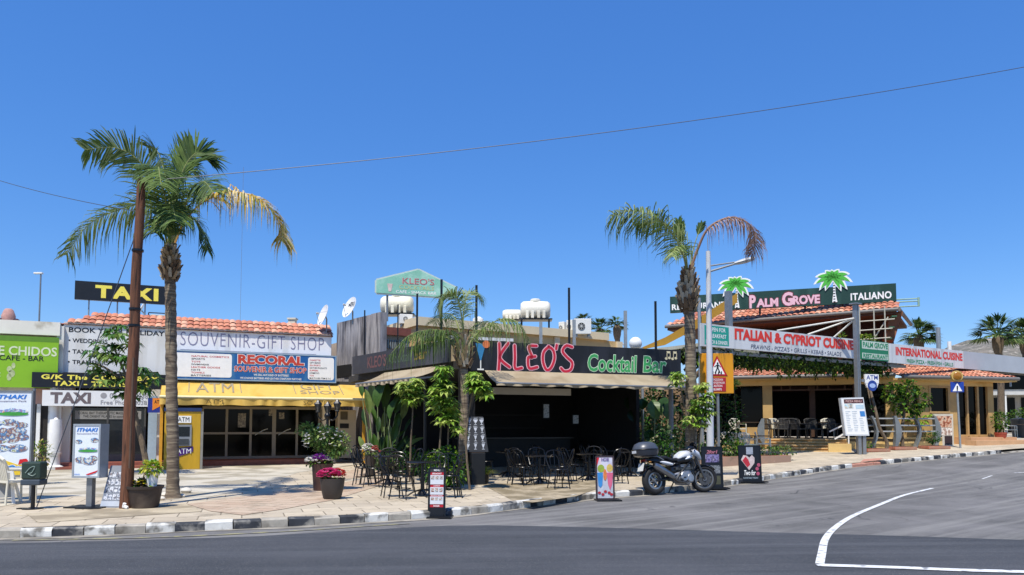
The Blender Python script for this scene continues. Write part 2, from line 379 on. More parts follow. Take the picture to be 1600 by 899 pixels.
def axis(lo, hi, step, far):
    a = []; x = lo
    while x <= hi + 1e-6: a.append(x); x += step
    s = step; l = a[0]
    while l > -far: s *= 1.7; l -= s; a.insert(0, l)
    s = step; h = a[-1]
    while h < far: s *= 1.7; h += s; a.append(h)
    return a
def sheet(name, xs, ys, dz, m):
    mb = MB(); n = len(xs)
    mb._add([(x, y, g(x, y) + dz) for y in ys for x in xs], [(j * n + i, j * n + i + 1, (j + 1) * n + i + 1, (j + 1) * n + i) for j in range(len(ys) - 1) for i in range(n - 1)])
    return structure(mb.build(name, m, smooth=True))
sheet('ground', axis(-60, 90, 3, 4000), axis(-20, 90, 3, 4500), -.08, mat('dry_earth', '#9a8762', .95, .2, .5, dirt=('#7a7a4a', .05, .5)))
sheet('road', [-48 + i * .8 for i in range(150)], [-16 + i * .8 for i in range(112)], 0, ASPH)

KPX = [(-260, 850), (-120, 846), (0, 842), (200, 835), (400, 826), (560, 818), (700, 808), (790, 798), (930, 780), (1010, 774), (1100, 764), (1220, 747), (1300, 735), (1380, 726), (1480, 716.5), (1560, 709.5), (1600, 706), (1660, 702)]
kp = [gp(u, v) for u, v in KPX]; kp = [Vector((p.x, p.y, 0)) for p in kp]
kp.insert(0, kp[0] + Vector((-9, -1.2, 0))); d = (kp[-1] - kp[-3]).normalized(); kp.append(kp[-1] + d * 14)
dense = crspline(kp, 900)
def resample(c, step):
    out = [c[0].copy()]; acc = 0
    for a, b in zip(c, c[1:]):
        L = (b - a).length; 
        while acc + L >= step:
            t = (step - acc) / L; a = a.lerp(b, t); out.append(a.copy()); L = (b - a).length; acc = 0
        acc += L
    return out
BL = .41
kb = resample(dense, BL)
nor = []
for i in range(len(kb)):
    t = (kb[min(i + 1, len(kb) - 1)] - kb[max(i - 1, 0)]).normalized(); nor.append(Vector((-t.y, t.x, 0)))
KW = [mat('kerb_white_paint', '#d8d6cd', .75, .1, 5, dirt=('#6f6b62', 3.4, .54), bump=.5), mat('kerb_black_paint', '#383b40', .8, .25, 6, dirt=('#a09b90', 3.0, .55), bump=.5), mat('kerb_concrete', '#a9a294', .85, .15, 7, bump=.3, dirt=('#6d675c', 2.2, .55)), mat('dropped_kerb_red', '#bb8570', .85, .15, 6)]
mb = MB(); endi = min(range(len(kb)), key=lambda i: (kb[i] - kp[-4]).length)
dropA = gp(1338, 731); dropB = gp(1376, 727)
for i in range(len(kb) - 1):
    a, b = kb[i], kb[i + 1]; t = (b - a).normalized(); a2 = a + t * .006; b2 = b - t * .006; na, nb = nor[i], nor[i + 1]
    wob = random.uniform(-.008, .008); mid = (a + b) / 2
    low = (dropA - Vector((0, 0, dropA.z)) - mid).length + (Vector((dropB.x, dropB.y, 0)) - mid).length < (dropA - dropB).length + .35
    h = .045 if i > endi else .118 if low else .135 + wob
    mi = 2 if i > endi else 3 if low else (i % 2)
    # worn stretch near the middle of the bend
    if mi < 2 and random.random() < .16: mi = 2
    sec = [(0, -.05), (.0, h - .025), (.025, h), (.16, h), (.16, -.05)]
    jj = lambda: random.uniform(-.009, .009) - (.02 if random.random() < .06 else 0)
    vs = [Vector((p.x + n.x * o + jj() * (z > 0), p.y + n.y * o, g(p.x, p.y) + z + jj() * (z > 0))) for p, n in ((a2, na), (b2, nb)) for o, z in sec]
    k = len(sec); mb._add(vs, [(j, j + k, j + k + 1, j + 1) for j in range(k - 1)] + [tuple(range(k)), tuple(range(2 * k - 1, k - 1, -1))], mi)
structure(mb.build('kerb', KW))
# sidewalk: from the kerb back under the buildings
def paving(name, c1, c2, mortar, sx, sy, rot, stain):
    m = bpy.data.materials.new(name); m.use_nodes = True; t = m.node_tree; b = t.nodes['Principled BSDF']; b.inputs['Roughness'].default_value = .85
    tc = t.nodes.new('ShaderNodeTexCoord'); mp = t.nodes.new('ShaderNodeMapping'); mp.inputs['Rotation'].default_value = (0, 0, rot)
    t.links.new(tc.outputs['Object'], mp.inputs[0])
    br = t.nodes.new('ShaderNodeTexBrick'); br.inputs['Scale'].default_value = 1; br.inputs['Brick Width'].default_value = sx; br.inputs['Row Height'].default_value = sy
    br.inputs['Mortar Size'].default_value = .012; br.inputs['Mortar Smooth'].default_value = .3; br.inputs['Bias'].default_value = -.1
    br.inputs['Color1'].default_value = (*hexl(c1), 1); br.inputs['Color2'].default_value = (*hexl(c2), 1); br.inputs['Mortar'].default_value = (*hexl(mortar), 1)
    t.links.new(mp.outputs[0], br.inputs['Vector'])
    last = br.outputs['Color']
    for col, s, th, wd in ((stain, .55, .5, .22), ('#6f6350', 1.7, .54, .12), ('#efe5cf', 3.5, .6, .2)):
        n = t.nodes.new('ShaderNodeTexNoise'); n.inputs['Scale'].default_value = s; n.inputs['Detail'].default_value = 9; n.inputs['Roughness'].default_value = .7; t.links.new(tc.outputs['Object'], n.inputs['Vector'])
        r = t.nodes.new('ShaderNodeMapRange'); r.inputs[1].default_value = th; r.inputs[2].default_value = th + wd; r.inputs[4].default_value = .55; t.links.new(n.outputs['Fac'], r.inputs[0])
        mx = t.nodes.new('ShaderNodeMix'); mx.data_type = 'RGBA'; t.links.new(r.outputs[0], mx.inputs[0]); t.links.new(last, mx.inputs[6]); mx.inputs[7].default_value = (*hexl(col), 1); last = mx.outputs[2]
    t.links.new(last, b.inputs['Base Color'])
    bp = t.nodes.new('ShaderNodeBump'); bp.inputs['Strength'].default_value = .5; bp.inputs['Distance'].default_value = .01; bp.invert = True
    t.links.new(br.outputs['Fac'], bp.inputs['Height']); t.links.new(bp.outputs[0], b.inputs['Normal'])
    MATS[name] = m; return m
PAVE = paving('sandstone_slabs', '#c3b59c', '#b1a48e', '#807460', .66, .55, R(-20), '#938671')
mb = MB(); NR = 46; cols = []
for i, (p, n) in enumerate(zip(kb, nor)):
    q = p + n * .16; far = Vector((q.x * 1.9 + 2, 66 + .3 * q.x, 0)); cols.append([q.lerp(far, (j / NR) ** 1.8) for j in range(NR + 1)])
vs = [(q.x, q.y, g(q.x, q.y) + PAV) for c in cols for q in c]
n = NR + 1
mb._add(vs, [(i * n + j, (i + 1) * n + j, (i + 1) * n + j + 1, i * n + j + 1) for i in range(len(cols) - 1) for j in range(NR)])
structure(mb.build('sidewalk', PAVE, smooth=True))
def ground_patch(name, px, dz, m, sub=None):
    """a thin sheet laid on the ground through the given outline"""
    pts = [gp(u, v, PAV if sub is None else 0) for u, v in px]
    mb = MB(); mb.poly([(p.x, p.y, g(p.x, p.y) + dz) for p in pts]); return structure(mb.build(name, m))
ground_patch('pavement_concrete', [(-150, 792), (0, 792), (110, 776), (262, 781), (300, 783), (370, 768), (470, 738), (590, 722), (570, 712), (-200, 712)], PAV + .004,
             mat('worn_concrete', '#c0b8a6', .9, .1, 2.5, bump=.15, bscale=50, dirt=('#9a917d', .9, .52)))
ground_patch('pavement_concrete', [(40, 803), (290, 788), (316, 800), (60, 818)], PAV + .006, mat('pavement_dusty', '#b9ab90', .9, .12, 3, dirt=('#93866f', 1.2, .5)))
ground_patch('pavement_brick_strip', [(292, 789), (520, 757), (640, 738), (640, 744), (585, 762), (520, 782), (440, 797), (380, 806), (330, 800)], PAV + .008,
             paving('red_brick_pavers', '#bda991', '#b0977f', '#75604f', .62, .34, R(18), '#b3a48c'))
ground_patch('pavement_brick_strip', [(640, 722), (648, 728), (560, 748), (520, 748), (560, 730)], PAV + .007, MATS['red_brick_pavers'])
ground_patch('pavement_gravel', [(752, 757), (930, 752), (952, 758), (900, 776), (832, 786), (800, 782)], PAV + .006,
             mat('dry_planting_soil', '#a8997e', .95, .25, 6, bump=.6, bscale=25, dirt=('#7d7056', 1.6, .5)))
ground_patch('pavement_ramp', [(1344, 722.5), (1374, 719.6), (1380, 716), (1350, 717.8)], PAV + .006, KW[3])
# road surface details: darker relaid strip, dusty gutter, painted lines
def road_patch(name, px, dz, m, res=None):
    pts = [gp(u, v) for u, v in px]; mb = MB(); mb.poly([(p.x, p.y, g(p.x, p.y) + dz) for p in pts]); return structure(mb.build(name, m))
edge = [(-300, 853), (0, 850), (200, 846), (400, 839), (530, 831.5), (620, 826), (680, 823), (760, 821.5), (900, 824), (1050, 828), (1200, 833), (1400, 838.5), (1600, 845), (1900, 854)]
mb = MB(); ep = [gp(u, v) for u, v in edge]
ep = [Vector((-30, ep[0].y - 2.2, 0))] + ep + [Vector((25, ep[-1].y - 1.6, 0))]
mb._add([(p.x, p.y, .004) for p in ep] + [(p.x, -12, .004) for p in ep], [(i + len(ep), i + 1 + len(ep), i + 1, i) for i in range(len(ep) - 1)])
structure(mb.build('road_relaid', ASPN))
DUST = mat('gutter_dust', '#a39c8e', .95, .2, 5, dirt=('#7c776d', 2.5, .5))
mb = MB(); st = []
for i in range(len(kb)):
    wv = .14 + .10 * math.sin(i * .7) * math.sin(i * .23) + random.uniform(-.02, .02)
    a = kb[i] - nor[i] * .012; b = kb[i] - nor[i] * max(.05, wv + .05); st += [(a.x, a.y, g(a.x, a.y) + .006), (b.x, b.y, g(b.x, b.y) + .006)]
mb._add(st, [(2 * i + 1, 2 * i + 3, 2 * i + 2, 2 * i) for i in range(len(kb) - 1)])
structure(mb.build('road_gutter', DUST))
LINE = mat('road_line_paint', '#d9dad8', .7, .06, 20, dirt=('#7f8082', 9, .6))
def stripe(name, px, wd, dz, m, n=60):
    c = crspline([gp(u, v) for u, v in px], n); mb = MB(); vs = []
    for i in range(n):
        t = (c[min(i + 1, n - 1)] - c[max(0, i - 1)]).normalized(); q = Vector((-t.y, t.x, 0)) * wd / 2
        for s in (1, -1): p = c[i] + q * s; vs.append((p.x, p.y, g(p.x, p.y) + dz))
    mb._add(vs, [(2 * i + 1, 2 * i + 3, 2 * i + 2, 2 * i) for i in range(n - 1)]); return structure(mb.build(name, m))
stripe('road_marking', [(1281, 883), (1284, 867), (1290, 843), (1306, 825), (1333, 807.5), (1373, 790), (1412, 775), (1457, 763.5)], .10, .010, LINE)
stripe('road_marking', [(1276, 884.8), (1400, 889.5), (1500, 893), (1600, 896.5), (1750, 902)], .16, .013, LINE, 20)
stripe('road_marking', [(20, 846), (250, 841), (450, 831), (560, 824.5), (640, 819)], .09, .009, mat('faded_yellow_line', '#a09a72', .85, .15, 12, dirt=('#7a776f', 4, .5)), 40)
stripe('road_marking', [(1535, 749), (1550, 744)], .05, .009, LINE, 6)
stripe('road_marking', [(1585, 739.5), (1640, 737)], .08, .009, LINE, 6)
# hills far right
mb = MB(); hx = [-1800 + 60 * i for i in range(110)]; hy = [1500, 1750, 2000, 2250, 2500, 2800]
import mathutils
def hz(x, y):
    u = 800 + x / y * F
    base = 232 * (1 / (1 + math.exp(-(u - 1415) / 38))) + 25
    f = max(0, math.sin((y - 1500) / 1300 * math.pi)) ** .7
    return base * f * (1 + .10 * mathutils.noise.fractal(Vector((x / 420, y / 300, 0)), 1, 2, 5) * .7) * (1.08 if y > 2200 else 1)
hy2 = [1500 + 45 * i for i in range(30)]
vs = [(x, y, hz(x, y) - 2) for y in hy2 for x in hx]; n = len(hx)
mb._add(vs, [(j * n + i, j * n + i + 1, (j + 1) * n + i + 1, (j + 1) * n + i) for j in range(len(hy2) - 1) for i in range(n - 1)])
structure(mb.build('hills', mat('scrub_hillside', '#726a5f', .95, .2, .035, col2='#4d5146', dirt=('#a39b8f', .09, .60)), smooth=True))
# ================================================================ LEFT: SHOP ROW
S = Frame((-15.8, 26.0), (-6.3, 30.13))
WALLW = mat('shop_white_render', '#d8d6cf', .8, .06, 1.5, dirt=('#b5b0a4', .8, .6))
PINKW = mat('pinkish_render', '#c79a8a', .8, .1, 2)
REDSTEP = mat('red_step_tile', '#8d5140', .6, .15, 6)
FRAMEG = mat('door_frame_beige', '#7d7970', .5, .08, 5)
sx = lambda u, v=600, y=0: S.hit(u, v, y)[0]
sz = lambda u, v, y=0: S.hit(u, v, y)[1]
X97, X258, X515 = sx(97), sx(262), sx(517)
EAVE = sz(300, 517)
shop = thing('shop_building', 'white single storey shop building with a clay tile edge above the yellow awning', 'building', S.w(0, 0, 0), S.ang)
L = Matrix.Identity(4)
mb = MB(); mb.box(X97, X515, .0, .28, 3.05, EAVE).box(X97, X515, 1.2, 9, 0, 5.1).box(X97 + .02, X97 + .3, .02, 1.2, 0, 3.05).box(X515 - .3, X515 - .02, .02, 1.2, 0, 3.05).box(X97, X515, .28, 1.2, 3.0, 5.1)
xm = sx(247)
mb.box(xm - .2, xm + .15, .02, 1.2, 0, 3.05)
mb.build('wall', WALLW, shop)
MB().box(X97 + .05, X515 - .05, 1.0, 1.19, .2, 3.0).build('interior_wall', mat('dim_interior', '#1b1a18', .9, .2), shop)
tile_roof(X97 - .1, X515 + .05, -.22, EAVE + .03, .75, EAVE + .56, p=.215, row=.34, amp=.042, hipl=1.1).build('roof', TILES, shop)
mb = MB(); mb.box(X97 - .08, X515 + .03, -.16, .3, EAVE + .001, EAVE + .03); mb.build('eave_board', mat('eave_timber', '#5d4234', .8, .2), shop)
# brown down pipe at the left corner
MB().tube([(X97 - .06, -.06, .2), (X97 - .06, -.06, EAVE - .02)], .05).build('drain_pipe', mat('brown_pipe', '#5e3b33', .5, .15), shop, smooth=True)
MB().box(sx(70), X515 - .1, -.75, .9, .05, .33).box(sx(100), sx(250), -1.2, -.75, .05, .22).build('step', REDSTEP, shop)
# glazed front under the yellow awning
xa, xb = sx(316, 660, .3), sx(533, 660, .3)
zt, zb_ = sz(420, 636, .3), .34
def glazed(x0, x1, n, zt, zb, midz, parent, y=.3, wide=.09, doors=()):
    fr = MB(); fr.box(x0, x1, y, y + .08, zt - .1, zt).box(x0, x1, y, y + .08, zb, zb + .10)
    st = (x1 - x0) / n
    for i in range(n + 1):
        wv = wide * (1.6 if i in doors else 1); fr.box(x0 + i * st - wv / 2, x0 + i * st + wv / 2, y - .004, y + .084, zb + .1, zt - .1)
    for i in range(n):
        xa_, xb_ = x0 + i * st + wide / 2, x0 + (i + 1) * st - wide / 2
        if midz: fr.box(xa_, xb_, y + .003, y + .077, midz - .04, midz + .04)
        MB().box(xa_ - .01, xb_ + .01, y + .034, y + .044, zb + .1, zt - .1).build('window_pane', DARKG, parent)
    return fr.build('door_frame', FRAMEG, parent)
glazed(xa, xb, 6, zt, zb_, sz(420, 677, .3), shop, doors=(3,))
st = (xb - xa) / 6
for i in (2, 3):
    h = MB(); x = xa + (i + .2) * st; h.tube([(x, .28, 1.25), (x, .2, 1.27), (x + .3, .2, 1.45), (x + .45, .2, 1.5)], .022); h.build('door_handle', GALV, shop, smooth=True)
# pale things seen through the glass: shelves with postcards
for k in range(14):
    i = random.choice((0, 2, 3, 4)); x = xa + i * st + random.uniform(.1, st - .15); z = random.uniform(1.7, 2.6)
for nm, u0, u1, v0, v1 in (('window_poster', 372, 384, 646, 668), ('window_poster', 436, 444, 645, 655), ('window_poster', 420, 430, 640, 650)):
    a, z1 = S.hit(u0, v0, .33); b, z0 = S.hit(u1, v1, .33)
    MB().box(a, b, .326, .332, z0, z1).build(nm, collage('poster_print', ['#55534d', '#8a857a', '#3b3a38', '#a09a8c']), shop)

# ---- green café on the far left
green = thing('cafe_building', 'white flat roofed café behind the big green sign at the left edge', 'building', S.w(0, 0, 0), S.ang)
xg0, xg1 = sx(-150), sx(94, 600, -.05)
zt0 = sz(40, 503, -.05)
MB().box(xg0, xg1, .05, 8, 0, zt0 - .05).build('wall', mat('old_white_render', '#d9d5c9', .85, .06, 1.2, dirt=('#a9a294', 1.0, .58)), green)
MB().box(xg0, xg1 - .02, -.35, .05, sz(40, 524, -.05), zt0).build('parapet', mat('parapet_render', '#e2ded1', .85, .05, 1.0, dirt=('#b8b1a0', 1.5, .6)), green)
MB().box(xg1 - .12, xg1 + .1, -.30, .04, 0, zt0 - .12).build('pilaster', WALLW, green)
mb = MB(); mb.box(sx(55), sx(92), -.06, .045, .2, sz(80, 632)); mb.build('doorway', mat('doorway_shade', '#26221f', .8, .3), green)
MB().box(sx(60), sx(66), -.14, .0, .2, sz(80, 632)).box(sx(78), sx(82), -.14, .0, .2, sz(80, 632)).build('door_frame', WHITE, green)
MB().box(sx(52), sx(100), -.1, .03, sz(80, 632), sz(80, 608)).build('lintel', PINKW, green)
GRN = mat('lime_green_sign', '#86b81e', .5, .06, 1.0)
B = Board('cafe_sign', 'lime green café sign under the white parapet', 'sign', S, -.42, -60, 91, 526, 606, 45, GRN, .08, zb=None)
B.text([('KE CHIDOS', .28, .985, .62, .80)], mat('pale_print', '#d7e0b8', .5, .1), bold=.02)
B.text([('CAFE - BAR', .38, .85, .52, .62)], BLKTX, bold=.012)
mb = MB()
for fx, fz, a, b in ((.49, .35, .028, .05), (.515, .27, .035, .06), (.49, .2, .025, .06), (.53, .42, .02, .05)):
    mb.ell(B.X(fx), B.Z(fz), a * B.w, b * B.h * 1.2, -B.t / 2 - .006)
mb.build('palm_drawing', mat('faded_drawing', '#b7c48e', .6, .25, 8), B.root)
B.text([('20', .75, .82, .2, .28), ('€', .36, .40, .2, .28)], WHTTX, bold=.01)
MB().box(-B.w / 2, B.w / 2, -B.t / 2 - .003, -B.t / 2 - .0005, B.Z(.9), B.h).build('panel_band', mat('darker_green_print', '#5d8a22', .5, .08), B.root)
# small things on that roof
p = at(12, 497, 29); t = thing('roof_pot', 'pinkish clay jar on the roof of the white café', 'jar', S.w(sx(13, 500, .6), .6, zt0 - .05), 0)
MB().lathe([(.12, 0), (.2, .12), (.22, .3), (.15, .5), (.1, .56), (.001, .57)], 12).build('jar', mat('pink_clay', '#b58a80', .8, .15), t, smooth=True)
for u, lb in ((1, 'dark roof vent left of the clay jar on the café roof'), (25, 'dark roof vent right of the clay jar on the café roof')):
    o = MB().lathe([(.1, 0), (.12, .05), (.12, .18), (.05, .22), (.001, .22)], 8).build('roof_vent', mat('dark_vent', '#4a3340', .7, .1)); o.location = S.w(sx(u, 500, .6), .6, zt0 - .05); tag(o, lb, 'vent')

# ---- roof sign TAXI
B = Board('taxi_roof_sign', 'black roof sign with big yellow letters on thin posts above the tiles', 'sign', S, .9, 117, 268, 444.5, 473, 200, mat('black_sign_board', '#15171c', .4, .1), .14)
B.text([('TAXI', .205, .86, .15, .84)], YELTX, bold=.05, spacing=1.25)
for f in (.14, .43, .72, .96): B.post(f, 5.1, .025, GALV)
# ---- sign boards on the facade
PANEL = mat('white_sign_panel', '#dcdcd8', .5, .04, 1.2, stretch=(2.5, 2.5, .35), dirt=('#cfcdc6', .9, .57))
B = Board('booking_sign', 'large white sign with black booking text on the shop front beside the drain pipe', 'sign', S, -.12, 99, 266, 507, 584, 180, PANEL, .08)
B.text([('BOOK YOUR HOLIDAY', .045, .94, .80, .90)], BLKTX, bold=.018)
B.text([('• WEDDINGS', .045, .40, .595, .68), ('• TAXI', .045, .22, .375, .46), ('• TRANSFERS', .045, .42, .17, .25)], BLKTX, bold=.018)
B = Board('souvenir_sign', 'long white sign with thin purple capital letters under the tiled eave', 'sign', S, -.10, 268, 517, 516, 590, 390, mat('white_sign_panel_bright', '#ebe9e9', .5, .02, 1.2, stretch=(2.5, 2.5, .35), dirt=('#dad8d5', 1.1, .58)), .08)
B.text([('SOUVENIR-GIFT SHOP', .05, .95, .62, .90)], mat('souvenir_print', '#84819b', .5, .08), bold=-.012, spacing=1.1)
B.rect(.05, .9, .53, .54, mat('thin_rule', '#8a8798', .5, .05))
B = Board('gift_shop_sign', 'blue sign with red outlined lettering between two white lists above the yellow awning', 'sign', S, -.27, 262, 525, 552, 596, 400, mat('blue_sign_panel', '#1d5c9c', .45, .06, 1, stretch=(3, 3, .4), dirt=('#3a719f', 1.0, .55)), .12, edge=mat('sign_trim', '#8ca3b4', .4, .05), edge_w=.04)
B.text([('RECORAL', .395, .795, .60, .93)], mat('brick_red_print', '#c0412f', .5, .06), bold=.05, outline=(WHTTX, .09))
B.text([('SOUVENIR & GIFT SHOP', .375, .81, .32, .52)], mat('brick_red_print', '#c0412f', .5, .06), bold=.025, outline=(WHTTX, .06))
B.text([('WE SELL ANY KIND OF BATTERIES', .49, .70, .19, .26), ('WE CHANGE BATTERIES AND LEATHER STRAPS FOR WATCHES', .41, .78, .07, .14)], WHTTX, bold=.012)
for a, b in ((.03, .36), (.82, .985)):
    mb = MB(); x0, x1, z0, z1 = B.X(a), B.X(b), B.Z(.1), B.Z(.92); r = .09
    pl = []
    for cx, cz, q in ((x1 - r, z1 - r, 0), (x0 + r, z1 - r, 1), (x0 + r, z0 + r, 2), (x1 - r, z0 + r, 3)):
        for k in range(5): an = (q + k / 4) * math.pi / 2; pl.append((cx + r * math.cos(an), cz + r * math.sin(an)))
    mb.prism(pl, -B.t / 2 - .004, -B.t / 2 - .0005); mb.build('list_panel', WHTTX, B.root)
rows = ['NATURAL COSMETICS', 'SPORTS', 'TOYS', 'SWIMWEAR', 'LEATHER GOODS', 'HATS', 'TOWELS', 'BATTERIES']; rows2 = ['CIGARETTES', 'GIFT BEADS', 'SEA SPORTS', 'LEATHER PRODUCTS', 'SLIPPERS', 'COSMETICS', 'TOYS', 'MULTI-USE ITEM E.T.C']
for odd, mm in ((0, REDTX), (1, BLKTX)):
    ln = []
    for k in range(odd, 8, 2):
        z = .83 - k * .094
        ln.append((rows[k], .13, .13 + .0125 * len(rows[k]), z - .045, z + .012)); ln.append((rows2[k], .83, .83 + .0068 * len(rows2[k]), z - .045, z + .012))
    B.text(ln, mm, bold=.008, lift=.009)
# black strip and white strip over the taxi office
B = Board('taxi_transfer_sign', 'black strip sign with two rows of yellow text over the taxi office', 'sign', S, -.55, 50, 262, 584, 607, 150, mat('black_sign_board', '#15171c', .4, .1), .10)
B.text([('G/K The CORAL BAY', .065, .93, .55, .87), ('TAXI - TRANSFERS', .15, .86, .12, .46)], YELTX, bold=.035, spacing=1.12)
B = Board('taxi_office_banner', 'white banner with tall grey capitals under the black strip sign', 'banner', S, -.62, 66, 238, 611, 635, 150, mat('white_banner', '#e3e3e1', .6, .03), .05)
B.text([('TAXI', .07, .43, .16, .88)], mat('brown_grey_print', '#6b5f60', .5, .08), bold=.045)
B.text([('09 96 680338', .60, .96, .52, .88), ('Free Phone 8038', .52, .95, .12, .40)], mat('pale_grey_print', '#9a989a', .5, .05), bold=.012)
mb = MB(); mb.ell(B.X(.545), B.Z(.7), .10, .10, -B.t / 2 - .005); mb.build('phone_symbol', mat('pale_grey_print', '#9a989a'), B.root)
# taxi office window
off = thing('office_window', 'dark taxi office window with a pale notice strip under the white banner', 'window', S.w((sx(97) + sx(238)) / 2, 0, .33), S.ang)
wv = (sx(238) - sx(97)) / 2 - .25; hz_ = sz(150, 636) - .36
MB().box(-wv, wv, .25, .27, .25, hz_).build('window_pane', mat('office_glass', '#23272a', .12, .1), off)
fr = MB(); fr.box(-wv - .06, wv + .06, .2, .32, 0, .25).box(-wv - .06, -wv, .2, .32, .25, hz_).box(wv, wv + .06, .2, .32, .25, hz_).box(-.03, .03, .2, .3, .25, hz_); fr.build('frame', mat('grey_window_frame', '#4b4c4d', .5, .1), off)
za, zb2 = sz(150, 642) - .33, sz(150, 655) - .33
MB().box(-wv + .15, wv - .1, .22, .235, zb2, za).build('notice_strip', mat('dim_notice', '#8f9090', .6, .05), off)
lettering([('CORAL BAY THERAPEUTIC MASSAGE ROOM', -wv + .25, wv - .2, zb2 + .17, za - .03), ('THE ORIENT PILATES by appointment', -wv + .4, wv - .4, zb2 + .03, zb2 + .14)], off, BLKTX, y=.218, bold=.01)
MB().box(-wv + .1, wv - .1, .5, .52, .3, hz_ - .3).build('blind', mat('grey_blind', '#3b4143', .7, .1), off)
# white folded parasol and pillar by the café door
t = thing('folded_parasol', 'closed white parasol standing on a white foot at the taxi office corner', 'parasol', S.w(sx(86, 700, -.9), -.9, PAV), 0)
hh = sz(86, 653, -.9) - PAV
MB().lathe([(.16, .62), (.20, .9), (.21, 1.3), (.18, 1.7), (.11, hh - .12), (.04, hh), (.001, hh + .01)], 12).build('canopy', mat('white_parasol_cloth', '#e4e3e0', .8, .05, 6), t, smooth=True)
MB().lathe([(.27, 0), (.27, .1), (.17, .16), (.15, .5), (.2, .55), (.2, .6), (.03, .62), (.03, .7)], 12).build('foot', WHITE, t, smooth=True)
o = MB().tube([(0, 0, 0), (0, 0, 3.0)], .13, 12).build('pillar', WHITE, smooth=True); o.location = S.w(sx(84, 640, -.35), -.35, PAV); tag(o, 'slim white pillar behind the closed white parasol', 'pillar')

# ---- yellow awning
YEL = mat('yellow_awning_cloth', '#ecc568', .8, .07, 1.4, trans=.25, stretch=(2, 1, 1), dirt=('#dcb04e', .7, .62))
ya0, ya1 = sx(248, 600, -.2), sx(577, 600, -1.9)
zA, zF = sz(400, 598, -.15), sz(400, 623, -2.0)
zV = sz(400, 634, -2.0)
ya0 = sx(250, 620, -1.6); ya1 = sx(577, 620, -2.0)
aw = thing('yellow_awning', 'yellow fabric awning with grey letters over the souvenir shop front', 'awning', S.w((ya0 + ya1) / 2, 0, 0), S.ang)
hw = (ya1 - ya0) / 2
mb = MB(); nx = 30; ys = [-.12, -.7, -1.4, -2.0]; 
zz = lambda y: zA + (zF - zA) * ((-y - .12) / 1.88) - .05 * math.sin(math.pi * (-y - .12) / 1.88)
vs = [(-hw + .12 * (1 if False else 0) + 2 * hw * i / nx, y, zz(y) + .006 * math.sin(i * 1.9)) for y in ys for i in range(nx + 1)]
m_ = nx + 1
mb._add(vs, [(j * m_ + i, (j + 1) * m_ + i, (j + 1) * m_ + i + 1, j * m_ + i + 1) for j in range(3) for i in range(nx)])
mb.build('canopy', YEL, aw, smooth=True)
mb = MB(); vs = []
for j, z in enumerate((zF, (zF + zV) / 2, zV)):
    for i in range(121):
        x = -hw + 2 * hw * i / 120; vs.append((x, -2.02 - .025 * j * math.sin(i * .75 + math.sin(i * .21) * 2), z + (.012 * math.sin(i * .37) if j == 2 else 0)))
mb._add(vs, [(j * 121 + i, (j + 1) * 121 + i, (j + 1) * 121 + i + 1, j * 121 + i + 1) for j in range(2) for i in range(120)])
mb.build('valance', YEL, aw, smooth=True)
MB().tube([(-hw, -2.0, zF + .02), (hw, -2.0, zF + .02)], .05).build('front_bar', mat('cream_bar', '#e6d9a8', .5, .05), aw, smooth=True)
for s in (-1, 1):
    mb = MB(); mb.poly([(s * hw, -.12, zA), (s * hw, -2.0, zF), (s * hw, -2.0, zF - .2), (s * hw, -.12, zA - .3)]); mb.build('side_flap', YEL, aw)
MB().box(-hw, hw, -.16, -.02, zA - .02, zA + .12).build('cassette', mat('dark_cassette', '#38352f', .6, .1), aw)
def awn_text(lines, m):
    """letters painted on the slope of the canopy"""
    o = lettering(lines, aw, m, y=0, bold=.0); me = o.data
    for v in me.vertices:
        y = -.12 - v.co.z * 1.88; v.co = (v.co.x, y - .004, zz(y) + .022)
AWG = mat('awning_grey_print', '#94886e', .8, .08)
fx = lambda u, y=-1.2: sx(u, 610, y) - (ya0 + ya1) / 2
awn_text([('ATM', fx(306), fx(366), .62, .08), ('GIFT', fx(473), fx(527), .34, .04), ('SHOP', fx(470), fx(532), .62, .40)], AWG)
for a, b in ((295, 377), (462, 536)):
    mb = MB()
    for u in (a, b):
        pts = [(fx(u) , y, zz(y) + .020) for y in (-.2, -.7, -1.3)]
        for p, q in zip(pts, pts[1:]): mb.bar(p, q, .03, .004)
    mb.build('printed_border', AWG, aw)
lettering([('ATM', fx(322, -2), fx(349, -2), zV + .05, zF - .06), ('SOUVENIR', fx(474, -2), fx(530, -2), zV + .05, zF - .06)], aw, mat('awning_brown_print', '#6d5a2a', .8, .1), y=-2.085, bold=.0)
YPOST = mat('yellow_post_paint', '#c9952c', .6, .1)
for u in (251, 568):
    x = sx(u, 700, -1.8) - (ya0 + ya1) / 2; MB().box(x - .05, x + .05, -1.85, -1.75, PAV, zF - .06).build('post', YPOST, aw)
x = sx(238, 680, -1.0); o = MB().box(-.14, .14, -.1, .1, 0, 2.55).build('pillar', mat('pale_blue_pillar', '#9fb0bd', .6, .08)); o.location = S.w(x, -1.0, PAV); o.rotation_euler.z = S.ang; tag(o, 'pale blue pillar between the taxi office and the yellow cash machine booth', 'pillar')
